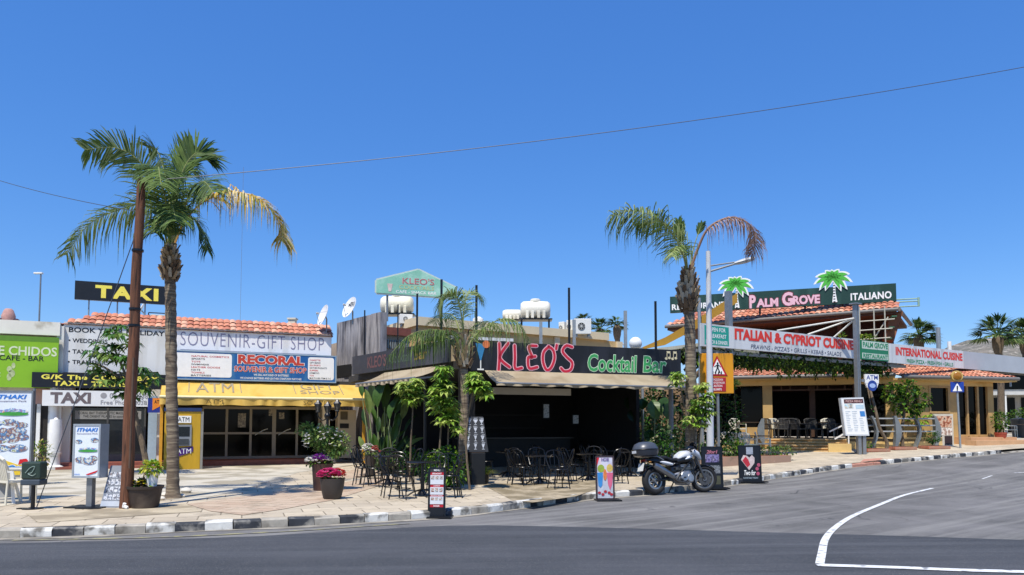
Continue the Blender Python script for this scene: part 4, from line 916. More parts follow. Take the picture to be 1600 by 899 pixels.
# ================================================================ RIGHT: RESTAURANT
def xy(u, Y): return ((u - 800) / F * Y * 1.001, Y)
T1 = Frame(xy(1112, 36.2), xy(1396, 33.8)); T2 = Frame(xy(1396, 33.8), xy(1575, 35.6))
RS = Frame(xy(1047, 38), xy(1400, 34.4)); GL_ = Frame(xy(1095, 26), xy(1341, 31))
OCH = mat('ochre_render', '#bd9a60', .85, .07, 1.5, dirt=('#a28455', 1, .56)); OCHP = mat('pale_ochre_render', '#d9b878', .8, .06, 1.5, dirt=('#b8934f', 1, .62))
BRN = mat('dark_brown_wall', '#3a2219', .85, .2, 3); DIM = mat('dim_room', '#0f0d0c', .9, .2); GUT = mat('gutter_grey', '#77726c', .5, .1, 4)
FLZ = 1.05
rest = thing('restaurant_building', 'ochre restaurant building with two clay tile roofs behind the long pale sign boards', 'building', (0, 0, 0))
zg = T1.hit(1250, 590)[1]
def part_w(mb, fr, name, m, **k):
    """part modelled in a facade frame, parented to the restaurant"""
    M = Matrix.Translation(fr.o) @ Matrix.Rotation(fr.ang, 4, 'Z'); mb.xf(M); return mb.build(name, m, rest, **k)
t1 = lambda u, v=640, y=0: T1.hit(u, v, y)[0]; t2 = lambda u, v=640, y=0: T2.hit(u, v, y)[0]
L1 = T1.L
# lower storey: columns, beams, dark room
part_w(MB().box(0, L1, -.05, .5, zg - .36, zg - .12), T1, 'beam', OCHP)
for a, b in ((1192, 1207), (1384, 1396)): part_w(MB().box(t1(a), t1(b), 0, .4, FLZ, zg - .361), T1, 'column', OCH)
part_w(MB().box(t1(1267), t1(1276), .6, .9, FLZ, zg - .3), T1, 'column', mat('brown_post', '#4d3423', .7, .15))
part_w(MB().box(t1(1334), t1(1343), 0, .3, FLZ, zg - .361), T1, 'column', mat('brown_post', '#4d3423'))
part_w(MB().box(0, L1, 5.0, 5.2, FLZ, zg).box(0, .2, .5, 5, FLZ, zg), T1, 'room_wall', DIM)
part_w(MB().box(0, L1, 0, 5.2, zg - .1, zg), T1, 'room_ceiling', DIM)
part_w(MB().box(t1(1158), t1(1191), .12, .15, FLZ + .5, zg - .4), T1, 'window_pane', DARKG)
part_w(MB().box(t1(1156), t1(1191.5), .08, .2, FLZ, FLZ + .5), T1, 'parapet_wall', OCH)
part_w(MB().box(t1(1345), t1(1383), .2, .23, FLZ + .3, zg - .4), T1, 'window_pane', DARKG)
fr_m = MB(); fr_m.box(t1(1207), t1(1334), .25, .33, zg - .62, zg - .55)
for u in (1222, 1236, 1265, 1279, 1296, 1322): fr_m.box(t1(u) - .03, t1(u) + .03, .25, .33, zg - .55, zg - .37)
part_w(fr_m, T1, 'transom', mat('brown_post', '#4d3423'))
# right wing with windows and folding doors
zg2 = T2.hit(1470, 592)[1]; zd = T2.hit(1530, 604)[1]; L2 = T2.L - .9
def wall_piece(a, b, z0, z1, m=OCH, y0=0, y1=.3): return part_w(MB().box(t2(a), t2(b), y0, y1, z0, z1), T2, 'wall', m)
fz = T2.hit(1520, 682)[1]
part_w(MB().box(0.02, t2(1553), 0, .3, zd, zg2 - .1), T2, 'beam', OCHP)
for a, b in ((1398, 1403), (1420, 1427), (1437, 1452), (1484, 1499), (1544, 1553)): wall_piece(a, b, .5, zd - .002)
for a, b in ((1403, 1420), (1427, 1437), (1452, 1484)):
    wall_piece(a, b, .5, T2.hit(1460, 646)[1]); part_w(MB().box(t2(a), t2(b), .12, .14, T2.hit(1460, 646)[1], zd - .002), T2, 'window_pane', DARKG)
fm = MB(); z0 = T2.hit(1460, 646)[1]; a, b = t2(1452), t2(1484); fm.box(a, a + .09, -.03, .1, z0 + .09, zd - .1).box(b - .09, b, -.03, .1, z0 + .09, zd - .1).box(a, b, -.03, .1, z0, z0 + .09).box(a, b, -.03, .1, zd - .1, zd - .01); part_w(fm, T2, 'window_frame', mat('light_wood_frame', '#b4925e', .6, .12, 6))
for a, b in ((1499, 1512), (1514, 1528), (1531, 1544)):
    part_w(MB().box(t2(a), t2(b), .12, .14, fz, zd - .002), T2, 'door_pane', DARKG)
fm = MB()
for u in (1513, 1529.5): fm.box(t2(u) - .05, t2(u) + .05, .02, .2, fz, zd - .003)
fm.box(t2(1499), t2(1544), .03, .19, fz - .02, fz + .08); part_w(fm, T2, 'door_frame', mat('light_wood_frame', '#b4925e'))
part_w(MB().box(t2(1553) - .3, t2(1553), .3, 6, .5, zg2), T2, 'side_wall', OCH)
part_w(MB().box(0, t2(1553) - .31, 3, 3.2, .5, zg2), T2, 'room_wall', DIM)
part_w(MB().box(t2(1490), t2(1560), -.9, .1, .3, fz - .03).box(t2(1480), t2(1562), -1.5, -.9, .3, fz - .17).box(t2(1560) + .003, t2(1560) + .9, -1.5, .1, .3, fz - .17), T2, 'door_step', mat('sand_stone_step', '#c49b73', .85, .1, 3))
# lower roof
for fr, x0, x1, ze in ((T1, -.2, L1, zg), (T2, 0, T2.L, zg2)):
    M = Matrix.Translation(fr.o) @ Matrix.Rotation(fr.ang, 4, 'Z')
    mb = tile_roof(x0, x1, -.5, ze + .06, 2.6, ze + .95, p=.24, row=.38, amp=.06, hipr=1.6 if fr is T2 else 0); part_w(mb, fr, 'lower_roof', TILES)
    part_w(MB().tube([(x0, -.58, ze + .02), (x1, -.58, ze + .02)], .085, 10), fr, 'gutter', GUT, smooth=True)
    part_w(MB().box(x0, x1, -.5, .3, ze - .115, ze - .02), fr, 'eave_board', OCHP)
# upper storey
r_ = lambda u, v=500, y=0: RS.hit(u, v, y)[0]
RE = Frame(xy(1040, 39.9), xy(1404, 33.9)); e_ = lambda u, v=500, y=0: RE.hit(u, v, y)[0]
ye = -.1
zeL = RE.hit(1345, 488, ye)[1]
X0, X1 = e_(1040, 512, ye), e_(1404, 487, ye)
part_w(tile_roof(X0, X1, ye, zeL + .05, 3.4, zeL + 1.75, p=.26, row=.4, amp=.065, hipl=2.2, hipr=.8), RE, 'upper_roof', TILES)
part_w(MB().tube([(X0, ye - .07, zeL), (X1, ye - .07, zeL)], .09, 10).tube([(X1 + .02, ye - .07, zeL), (X1 + .1, 6, zeL)], .09, 10), RE, 'gutter', GUT, smooth=True)
part_w(MB().box(X0 + .1, X1 - .1, ye, 6, zeL - .2, zeL - .05), RE, 'soffit', mat('soffit_brown', '#5c3524', .8, .15))
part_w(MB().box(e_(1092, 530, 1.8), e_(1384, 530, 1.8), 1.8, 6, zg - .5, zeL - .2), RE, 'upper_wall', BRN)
for u in (1172, 1245, 1312): x = e_(u, 510, 1.0); part_w(MB().box(x - .09, x + .09, .9, 1.1, zg, zeL - .2), RE, 'upper_post', mat('soffit_brown', '#5c3524'))
part_w(MB().prism([(r_(1384, 524, -.3), RS.hit(1384, 528, -.3)[1]), (r_(1397, 531, -.3), RS.hit(1397, 533, -.3)[1]), (r_(1411, 488, -.3), zeL - .06), (r_(1392, 490, -.3), zeL - .06)], -.3, 1.1), RS, 'eave_side', mat('brick_soffit', '#8a5638', .8, .15, 5))
# ---- roof sign
DKG = mat('dark_green_sign', '#123a30', .5, .07, 1, stretch=(2, 2, .4), dirt=('#24493f', 1.0, .56))
B = Board('restaurant_roof_sign', 'long dark green roof sign with white and pink lettering and two palm cutouts', 'sign', RS, .4, 1047, 1400, 443.5, 471.5, 1395, DKG, .16)
q = lambda u: (r_(u, 470, .4) - B.x0) / B.w
B.text([('RESTAURANT', q(1050), q(1135), .16, .52), ('ITALIANO', q(1329), q(1393), .17, .58)], WHTTX, bold=.03, spacing=1.08)
B.text([('P', q(1171), q(1181), .02, .80), ('ALM', q(1182), q(1216), .06, .56), ('G', q(1222), q(1239), .06, .86), ('ROVE', q(1239), q(1281), .10, .62)], mat('pink_white_print', '#e9b9c4', .5, .05), bold=.045, outline=(mat('sign_dark_red', '#6a2530', .5, .1), .10))
def palm_emblem(u, vtop, vb, k=1.0):
    cx = B.X(q(u)); zt = RS.hit(u, vtop, .4)[1] - B.zb; zb = RS.hit(u, vb, .4)[1] - B.zb; hh = zt - zb; wh = MB(); gr = MB(); tr = MB(); c = Vector((cx, 0, zt - hh * .30))
    for an, L, dr in ((175, .95, .5), (150, 1.0, .35), (120, .75, .1), (95, .6, .0), (65, .75, .1), (35, 1.0, .35), (8, .95, .55), (205, .75, .75), (-25, .75, .8), (225, .55, 1.0), (-50, .6, .95)):
        for mbx, gw, y0, ls in ((wh, 1.0, -.13, 1.0), (gr, .62, -.145, .86)):
            L2_ = L * hh * .48 * ls; a = R(an); d = Vector((math.cos(a) * 1.1, 0, math.sin(a) * .75)); pts = []
            n = 9
            for i in range(n): f = i / (n - 1); p = c + d * L2_ * f + Vector((0, 0, -dr * L2_ * f * f * .9)); pts.append(p)
            up_, dn = [], []
            for i, p in enumerate(pts):
                t = (pts[min(i + 1, n - 1)] - pts[max(0, i - 1)]).normalized(); nn = Vector((-t.z, 0, t.x)); wd = hh * .085 * gw * (math.sin(math.pi * min(1, .15 + .85 * i / (n - 1))) ** .8 + .02)
                up_.append(p + nn * wd); dn.append(p - nn * wd)
            for i in range(n - 1): mbx._add([(v.x, yy, v.z) for yy in (y0, y0 + .012) for v in (up_[i], up_[i + 1], dn[i + 1], dn[i])], [(0, 1, 2, 3), (7, 6, 5, 4), (0, 4, 5, 1), (3, 2, 6, 7)])
    tp = [(c.x + .0, c.z), (c.x + .05 * hh, c.z), (c.x + .06 * hh, zb + hh * .25), (c.x + .10 * hh, zb), (c.x - .03 * hh, zb), (c.x - .0 * hh, zb + hh * .25)]
    tr.prism(tp, -.12, -.085)
    e = wh.build('palm_cutout', WHTTX, B.root); gr.build('frond_print', mat('bright_green_print', '#4fb53c', .5, .08), e); 
    mb = tr; k_ = mb.build('trunk_print', WHTTX, e)
    mb = MB()
    for i in range(8): z = zb + hh * .6 * i / 8; mb.box(c.x + .0, c.x + .05 * hh, -.128, -.1205, z, z + hh * .025)
    mb.build('trunk_ring', BLKTX, e)
palm_emblem(1150, 428, 482); palm_emblem(1302, 417, 473)
for f in (.09, .42, .62, .78, .97):
    B.post(f, zeL + .25, .05, mat('dark_sign_post', '#2b2724', .6, .1), dy=.13)
mb = MB(); x0, x1 = B.X(.83), B.X(1.09)
for z in (-.02, -.25, .1): mb.tube([(x0, .1, z), (x1, .1, z)], .03)
mb.tube([(x1, .1, .15), (x1, .1, -.28)], .05); mb.build('steel_rail', mat('pale_green_steel', '#8fae9a', .5, .1), B.root, smooth=True)
# ladder frames at the right of the upper storey
t = thing('steel_stair', 'pale steel stair frame with railings right of the tall sign post', 'stair', RS.w(r_(1370, 520, -1.2), -1.2, 4.6), RS.ang)
mb = MB()
for k in range(5):
    z = .15 + .42 * k; mb.tube([(-.75, 0, z), (.35 + .1 * k, 0, z + .05)], .03)
for x in (-.7, -.1, .35): mb.tube([(x, 0, 0), (x, 0, 2.5)], .03)
mb.tube([(-.7, .1, .1), (.5, .1, 2.0)], .03); mb.build('railing', mat('cream_steel', '#b9b3a0', .5, .1), t, smooth=True)
mb = MB()
for k in range(4): mb.box(.28 + .12 * k, .5 + .12 * k, .05, .9, .5 + .5 * k, .55 + .5 * k)
mb.build('tread', mat('green_steel', '#3f6a4f', .5, .1), t)
# ---- long sign boards
SBG = mat('pale_grey_board', '#d6d7d6', .5, .04, .8, stretch=(2.5, 2.5, .4), dirt=('#bdbfbf', 1.0, .55))
g_ = lambda u, v=540: GL_.hit(u, v)[0]
def lng(name, label, u0, u1, vt, vb, ur, m): return Board(name, label, 'sign', GL_, 0, u0, u1, vt, vb, ur, m, .12)
B = lng('italian_cuisine_sign', 'long pale sign board with red capital lettering and a teal square at its left end', 1095, 1338, 531, 561, 1338, SBG); A = B
q = lambda u, b=None: (GL_.hit(u, 540)[0] - (b or B).x0) / (b or B).w
B.text([('ITALIAN & CYPRIOT CUISINE', q(1146), q(1332), .42, .93)], mat('bright_red_print', '#dd3322', .5, .05), bold=.05, outline=(mat('pale_orange_print', '#e8b8a0', .5, .05), .055))
B.text([("PRAWNS - PIZZA'S • GRILLS • KEBAB • SALADS", q(1171), q(1312), .06, .27)], mat('dark_blue_print', '#39425f', .5, .08), bold=.0, shear=.15)
B.rect(q(1099), q(1137), .08, .93, mat('teal_print', '#1f9c87', .5, .05))
B.text([('OPEN FOR', q(1106), q(1132), .68, .86), ('BREAKFAST', q(1106), q(1133), .40, .58), ('LUNCH & DINNER', q(1101), q(1135), .13, .30)], WHTTX, bold=.015)
B.post(q(1096), 2.0, .06, GALV, top=B.h + .9); 
B.post(q(1146), 3.9, .10, GREYM, dy=.2, top=B.h + 1.35, square=True)
B = lng('restaurant_name_sign', 'short green and white striped sign between the two long pale boards', 1344, 1386, 531.5, 561.5, 1344, mat('green_sign_panel', '#1e7a52', .5, .06))
B.rect(.02, .98, .56, .97, mat('cream_stripe', '#c9d6c4', .5, .05)); B.rect(.02, .98, .06, .34, mat('cream_stripe', '#c9d6c4'))
B.text([('PALM GROVE', .05, .97, .64, .92), ('RESTAURANT', .05, .97, .09, .31)], mat('green_print', '#138a55'), bold=.035, outline=(WHTTX, .06))
B = lng('international_cuisine_sign', 'long pale sign board with red lettering over a green line at the street end', 1387.5, 1503, 537, 567, 1388, SBG)
B.text([('INTERNATIONAL CUISINE', q(1397), q(1501), .42, .86)], mat('bright_red_print', '#dd3322'), bold=.045)
B.text([('FRESH PIZZA • FRESH FISH • GRILLS', q(1414), q(1486), .06, .27)], GRNTX, bold=.02)
B = lng('blank_sign_board', 'blank pale grey sign board running off to the right edge', 1503.5, 1720, 537, 567, 1388, mat('grey_board', '#b4b8bb', .5, .05, .8))
mb = MB(); mb.box(-B.w / 2, B.w / 2, .07, .5, -.03, .02); mb.build('underside', mat('dark_underside', '#3b3d3f', .7, .1), B.root)
for f in (.05, .35, .62, .9): B.post(f, 4.0 - .3 if f < .4 else g(22, 36), .05, GALV, dy=.4)
# tall post carrying the boards, braces up to the roof
p = gp(1343, 708.5, PAV); t = thing('sign_post', 'tall grey steel post carrying the sign boards with white stays to the roof', 'post', (p.x, p.y, p.z), GL_.ang)
ht = at(1343, 476, p.y).z - p.z
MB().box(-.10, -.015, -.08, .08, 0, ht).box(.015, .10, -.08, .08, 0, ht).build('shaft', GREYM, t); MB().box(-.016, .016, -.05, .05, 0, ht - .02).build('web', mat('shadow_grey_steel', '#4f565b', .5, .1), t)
MB().box(-.2, .2, -.16, .16, ht, ht + .05).box(-.3, .3, -.2, .2, 0, .03).build('plate', GREYM, t)
iv = (Matrix.Translation(p) @ Matrix.Rotation(GL_.ang, 4, 'Z')).inverted()
mb = MB(); top = iv @ at(1338, 497, p.y)
for u, v, Y in ((1214, 517, 29.5), (1262, 523, 30), (1302, 528, 30.3)): mb.tube([top, iv @ at(u, v, Y)], .035)
mb.build('stay', mat('white_stay', '#d9d6c9', .5, .05), t, smooth=True)
# ATM plate
p = at(1362, 611, 30.6); t = thing('atm_sign', 'white ATM sign with a blue disc fixed to the tall sign post', 'sign', p, .25)
k = 30.6 / F
MB().box(-12.5 * k, 12.5 * k, -.04, .04, 12 * k, 26 * k).prism([(-12 * k, 12.1 * k - .01), (12 * k, 12.1 * k - .01), (9 * k, 5 * k), (-9 * k, 5 * k)], -.035, .035).build('panel', WHTTX, t)
MB().ell(0, 8 * k, 8.4 * k, 8.4 * k, -.055, 24, y1=-.041).build('disc_print', mat('navy_print', '#24418f', .4, .05), t)
MB().ell(0, 8 * k, 5.5 * k, 3.5 * k, -.062, 18, y1=-.056).build('emblem_print', mat('pale_blue_print', '#a9bfe6', .4, .08), t)
lettering([('ATM', -10.5 * k, 10.5 * k, 17.5 * k, 24.5 * k)], t, mat('navy_print', '#24418f'), y=-.046, bold=.01)
MB().box(-14 * k - .12, -12.5 * k, -.02, .02, 14 * k, 18 * k).build('bracket', GREYM, t)
# ---- menu light box on the post foot
fp = gp(1340, 709.5, PAV); Y = fp.y - .45
P4 = [at(u, v, Y) for u, v in ((1313.5, 622), (1349, 621), (1358.5, 681), (1321.5, 681))]
t = thing('menu_board', 'large white menu light box on two stubby legs in front of the tall post', 'sign', (fp.x, Y, g(fp.x, Y) + PAV), 0)
l4 = [(p.x - fp.x, p.z - t.location.z) for p in P4]
MB().prism(l4[::-1], 0, .22).build('box', mat('menu_box_white', '#cfd4d6', .4, .03), t)
def bil(a, b):
    tl, tr, br, bl_ = [Vector((x, z)) for x, z in l4]; return (tl.lerp(tr, a)).lerp(bl_.lerp(br, a), b)
def pq(a0, a1, b0, b1, y, m, nm):
    MB().prism([tuple(bil(a0, b1)), tuple(bil(a1, b1)), tuple(bil(a1, b0)), tuple(bil(a0, b0))], y, y + .004).build(nm, m, t)
pq(.04, .96, .03, .97, -.005, WHTTX, 'menu_sheet'); pq(.12, .96, .04, .15, -.010, mat('maroon_print', '#4c2226', .5, .1), 'header_print'); pq(.12, .5, .17, .28, -.010, collage('menu_photo', ['#7fb6c4', '#cfe3e6', '#c9b69a', '#4d7f96'], 8), 'photo_print'); pq(.6, .95, .19, .3, -.010, mat('pale_blue_tint', '#bcd3de', .5, .08), 'photo_print')
pq(.74, .95, .36, .5, -.010, mat('blue_box_print', '#3f83c4', .5, .08), 'blue_print')
mb = MB()
for c_ in range(3):
    for r__ in range(12):
        a = .12 + .28 * c_
        if c_ == 2 and r__ < 4: continue
        b = .36 + .046 * r__; w0 = random.uniform(.12, .22); pl = [tuple(bil(a, b + .012)), tuple(bil(a + w0, b + .012)), tuple(bil(a + w0, b)), tuple(bil(a, b))]; mb.prism(pl, -.010, -.006)
mb.build('price_lines', mat('pale_text', '#a9b9c2', .5, .1), t)
lettering([('PIZZA MENU', *(lambda a, b: (a.x, b.x, b.y, a.y))(bil(.2, .065), bil(.88, .13)))], t, mat('header_pink', '#d8b0a8', .5, .05), y=-.013, bold=.02)
zb_ = min(z for x, z in l4)
MB().box(-.14, -.02, .05, .2, 0, zb_ + .05).box(.04, .17, .05, .2, 0, zb_ + .05).build('leg', GREYM, t)
# ---- terrace
tf = [gx(1085, 34.2), gx(1200, 33.4), gx(1322, 32.4), gx(1400, 32.2), gx(1470, 33.2)]
pol = [(p.x, p.y) for p in tf] + [T2.w(t2(1470), .1, 0).to_2d()[:], T1.w(L1 - .1, .1, 0).to_2d()[:], T1.w(0, 5, 0).to_2d()[:]]
terr = thing('terrace', 'raised restaurant terrace with an ochre retaining wall and stone floor', 'terrace', (0, 0, 0))
MB().slab([tuple(p) for p in pol], FLZ - .12, FLZ).build('floor', mat('terrace_stone', '#8d7a60', .8, .12, 3), terr)
def wall_seg(a, b, th, z0, z1, m, nm, par):
    fr = Frame(a, b); mb = MB().box(0, fr.L, 0, th, z0, z1); mb.xf(Matrix.Translation(fr.o) @ Matrix.Rotation(fr.ang, 4, 'Z')); return mb.build(nm, m, par)
wall_seg(tf[0], tf[1], .2, 0, FLZ - .125, OCH, 'retaining_wall', terr)
wall_seg(gx(1318, 32.35), tf[2], .3, 0, FLZ + .04, OCHP, 'retaining_wall', terr); wall_seg(tf[2], tf[3], .22, .1, FLZ + .06, OCHP, 'retaining_wall', terr); wall_seg(tf[3], tf[4], .22, .1, FLZ + .06, OCHP, 'retaining_wall', terr)
sp = thing('terrace_steps', 'five ochre stone steps rising to the terrace left of the menu box', 'steps', (0, 0, 0))
fr = Frame(gx(1198, 33.4), gx(1320, 32.4)); M = Matrix.Translation(fr.o) @ Matrix.Rotation(fr.ang, 4, 'Z')
zb_ = g(12, 31) + PAV - .05
for k in range(5):
    h = zb_ + (FLZ - zb_) * (k + .9) / 5 - .045; mb = MB().box(0, fr.L - .02, -1.65 + .33 * k, -1.65 + .33 * (k + 1) - .002, 0, h); mb.xf(M); st_ = mb.build('step', mat('step_stone', '#bf9a62', .85, .12, 3, dirt=('#99773f', 1.2, .6)), sp); mb = MB().box(0, fr.L - .02, -1.65 + .33 * k - .05, -1.65 + .33 * (k + 1) - .003, h + .001, h + .045); mb.xf(M); mb.build('tread', mat('tread_stone', '#d3b07a', .85, .1, 3), st_)
mb = MB().box(fr.L - .9, fr.L - .021, -1.95, -1.66, 0, zb_ + .42); mb.xf(M); mb.build('side_block', OCHP, sp)
t = thing('hand_rail', 'pair of slanting white bars beside the terrace steps left of the menu box', 'handrail', fr.w(fr.L - .5, -.9, FLZ - .1), fr.ang)
MB().bar((-.25, 0, .42), (.55, 0, .82), .06, .06).bar((-.05, 0, .1), (.6, 0, .5), .06, .06).build('bar', WHITE, t); MB().tube([(.5, 0, -.6), (.5, 0, .8)], .03).build('upright', WHITE, t)
# railing of curved plates and tubes
rl = thing('terrace_railing', 'grey railing with curved steel plates and three tubes on the terrace wall', 'railing', (0, 0, 0))
PLT = mat('grey_plate_paint', '#7e8383', .45, .12, 3, metal=.2)
def plate(u, Y, left=False):
    mb = MB(); n = 14; y0 = Y
    o = at(u, 680, Y); ptsA, ptsB = [], []
    for i in range(n):
        f = i / (n - 1); z = FLZ - .38 + 1.38 * f; dx = .24 * math.sin(math.pi * (f * .95 + .02)) - .16
        wd = .05 + .16 * math.sin(math.pi * f) if left else .05
        ptsA.append((o.x + dx - wd, z)); ptsB.append((o.x + dx + .04, z))
    for i in range(n - 1): mb.prism([ptsA[i], ptsB[i], ptsB[i + 1], ptsA[i + 1]], y0 - .16, y0 + .06)
    return mb.build('curved_plate', PLT, rl)
for u, Y, l in ((1366, 31.95, 0), (1402, 31.9, 1), (1433, 32.35, 0), (1464, 32.85, 1)): plate(u, Y, l)
mb = MB()
for z in (FLZ + .32, FLZ + .58, FLZ + .88):
    a = [gx(u, Y) for u, Y in ((1346, 32.1), (1400, 31.9), (1462, 32.8))]; mb.tube([(p.x, p.y - .02, z) for p in a], .035)
mb.build('rail', mat('rail_grey', '#a9acab', .4, .08, metal=.3), rl, smooth=True)
o = MB()
for i in range(13):
    f, f2 = i / 13, (i + 1) / 13; o.prism([(-.22 * math.sin(math.pi * f), 1.15 * f), (.08, 1.15 * f), (.08, 1.15 * f2), (-.22 * math.sin(math.pi * f2), 1.15 * f2)], -.05, .05)
o = o.build('curved_panel', PLT); p = gx(1190, 33.2); o.location = (p.x, p.y, FLZ - .25); tag(o, 'grey half round steel panel at the left end of the terrace chairs', 'panel')
# ---- pergola with climbing vine
pg = thing('pergola', 'steel pergola frame under the long pale sign boards', 'pergola', GL_.w(0, 0, 0), GL_.ang)
PZ = A.zb - .30; mb = MB()
mb.box(-.1, g_(1420), .15, .27, PZ + .1, PZ + .22)
for i in range(12):
    x = i * (g_(1420)) / 11; mb.box(x - .04, x + .04, .27, 3.6, PZ + .12, PZ + .2)
mb.build('beam', mat('pergola_grey', '#8d8f8c', .6, .1), pg)
mb = MB()
for u in (1102,): x = g_(u); mb.box(x - .05, x + .05, .18, .28, .3 - 0, PZ + .1)
mb.build('post', mat('pergola_grey', '#8d8f8c'), pg)
vine = thing('climbing_vine', 'dense green vine hanging along the pergola under the red lettered sign board', 'vine', GL_.w(0, 0, 0), GL_.ang)
VG = [mat('vine_green', '#40591f', .55, .25, 20, trans=.3), mat('vine_bright', '#6c8a2e', .55, .25, 20, trans=.35), mat('vine_dark', '#25391a', .55, .25, 20, trans=.2)]
mb = MB(); Lx = g_(1398)
for i in range(6800):
    x = random.uniform(-.4, Lx); y = random.uniform(.1, 1.9)
    low = .40 + .22 * mathutils.noise.noise(Vector((x * .9, y * .5, 3))) + .25 * mathutils.noise.noise(Vector((x * 3, 1, 0)))
    z = PZ + .28 - random.random() ** 1.3 * low * (1.25 if y < 1 else .8)
    leaf(mb, (x, y, z), rdir() + Vector((0, -.2, -.3)), random.uniform(.10, .2), random.uniform(.09, .15), .4, random.choice((0, 0, 1, 2, 2)))
for i in range(38):
    x = random.uniform(0, Lx); y = random.uniform(.3, 2); z = PZ + .1; ln = random.uniform(.25, .65)
    for k in range(26): leaf(mb, (x + random.uniform(-.12, .12), y + random.uniform(-.1, .1), z - ln * k / 26), rdir() + Vector((0, 0, -.5)), .13, .09, .4, random.choice((0, 1, 2)))
mb.build('foliage', VG, vine)
mb = MB(); x = g_(1158)
mb.tube(crspline([(x, 3.2, .6), (x + .1, 3.1, 1.5), (x - .05, 3.1, 2.4), (x + .1, 2.6, 3.4), (x + .5, 2, PZ)], 20), [.14] * 10 + [.1] * 10).tube(crspline([(x - .3, 3.2, .6), (x - .25, 3.1, 1.8), (x + .2, 2.9, 3.0), (x - .5, 2.2, PZ)], 20), .07)
mb.build('trunk', BARK, vine, smooth=True)
vine2 = thing('climbing_vine', 'tuft of yellow green vine spilling over the top of the green striped sign', 'vine', GL_.w(g_(1365), .3, A.zt - .25), GL_.ang)
mb = MB(); blob_leaves(mb, (0, 0, .25), (.75, .3, .35), 260, .18, .12, 3); blob_leaves(mb, (-1.5, .2, .3), (.25, .2, .3), 60, .16, .1, 3); mb.build('foliage', [VG[1], mat('vine_yellow', '#93a03a', .55, .2, 20, trans=.3), VG[0]], vine2)
# ---- shade canopy left of the restaurant
t = thing('shade_sail', 'mustard yellow shade beam over a pale canvas canopy behind the grey palm trunk', 'shade sail', at(1060, 600, 27))
o_ = t.location
def lp(u, v, Y): p = at(u, v, Y) - o_; return p
mb = MB(); top = [lp(1003, 543, 26), lp(1040, 527, 26.5), lp(1090, 498, 27.2), lp(1152, 458, 28)]; bot = [lp(1003, 546, 26), lp(1040, 539, 26.5), lp(1090, 513, 27.2), lp(1152, 473, 28)]
for i in range(3):
    a, b, c_, d_ = top[i], top[i + 1], bot[i + 1], bot[i]; e = Vector((0, .12, 0)); mb._add([a, b, c_, d_, a + e, b + e, c_ + e, d_ + e], [(0, 3, 2, 1), (4, 5, 6, 7), (0, 1, 5, 4), (3, 7, 6, 2), (0, 4, 7, 3), (1, 2, 6, 5)])
mb.build('beam', mat('mustard_beam', '#c0902f', .6, .08, 2), t)
mb = MB(); c4 = [lp(1003, 547, 25.9), lp(1094, 536, 26.4), lp(1186, 548, 28.8), lp(1060, 552, 28)]; mb._add([p for p in c4] + [p - Vector((0, 0, .12)) for p in c4], [(0, 1, 2, 3), (7, 6, 5, 4), (0, 4, 5, 1), (1, 5, 6, 2), (2, 6, 7, 3), (3, 7, 4, 0)])
mb.build('canopy', mat('pale_canvas', '#c9c8b8', .8, .06, trans=.3), t)
mb = MB()
for u, v, Y in ((1003, 548, 26), (1093, 470, 27)): p = lp(u, v, Y); mb.tube([(p.x, p.y, p.z + .1), (p.x, p.y, g(10, 27) - o_.z)], .05)
mb.build('post', GALV, t, smooth=True)
# ---- furniture of the terrace
def armchair(name, label, m, group, slats=True):
    t = thing(name, label, 'chair', (0, 0, 0), 0, group)
    MB().box(-.26, .26, -.25, .25, .40, .45).build('seat', m, t, bevel=.01)
    mb = MB(); n = 9
    for i in range(n):
        x = -.25 + .5 * i / (n - 1); z1 = .86 + .05 * math.sin(math.pi * i / (n - 1)); mb.bar((x, .24, .45), (x * 1.05, .33, z1), .035 if slats else .06, .02)
    mb.tube([(-.28, .33, .84), (-.14, .34, .9), (.14, .34, .9), (.28, .33, .84)], .025, 6); mb.build('backrest', m, t)
    for s in (-1, 1):
        MB().tube([(s * .28, -.24, .64), (s * .28, .25, .66), (s * .28, .33, .84)], .024, 6).build('armrest', m, t, smooth=True)
        MB().tube([(s * .27, -.25, 0), (s * .28, -.24, .64)], .022, 6).build('leg', m, t, smooth=True); MB().tube([(s * .26, .27, 0), (s * .25, .24, .45)], .022, 6).build('leg', m, t, smooth=True)
    return t
WICK = mat('dark_wicker', '#2d2b28', .6, .3, 30); PLAS = mat('cream_plastic', '#d9d3bf', .45, .05, 3)
ca = armchair('garden_chair', 'dark wicker armchair', WICK, 'dark wicker chairs on the terrace'); cb = armchair('garden_chair', 'cream plastic armchair', PLAS, 'cream plastic chairs')
ORD = ['first', 'second', 'third', 'fourth', 'fifth', 'sixth', 'seventh', 'eighth', 'ninth', 'tenth', 'eleventh', 'twelfth']
spots = [(1203, 33.9, .4), (1221, 33.5, -.5), (1236, 33.9, 2.6), (1247, 33.4, .3), (1259, 34.0, -2.8), (1270, 33.4, .1), (1282, 33.9, 1.2), (1306, 33.2, .5)]
for i, (u, Y, rz) in enumerate(spots):
    p = gx(u, Y); lb = f'{ORD[i]} dark wicker armchair from the left in the row at the top of the steps'
    if i == 0: ca.location = (p.x, p.y, FLZ); ca.rotation_euler.z = rz; ca['label'] = lb
    else: copy_tree(ca, (p.x, p.y, FLZ), rz, lb)
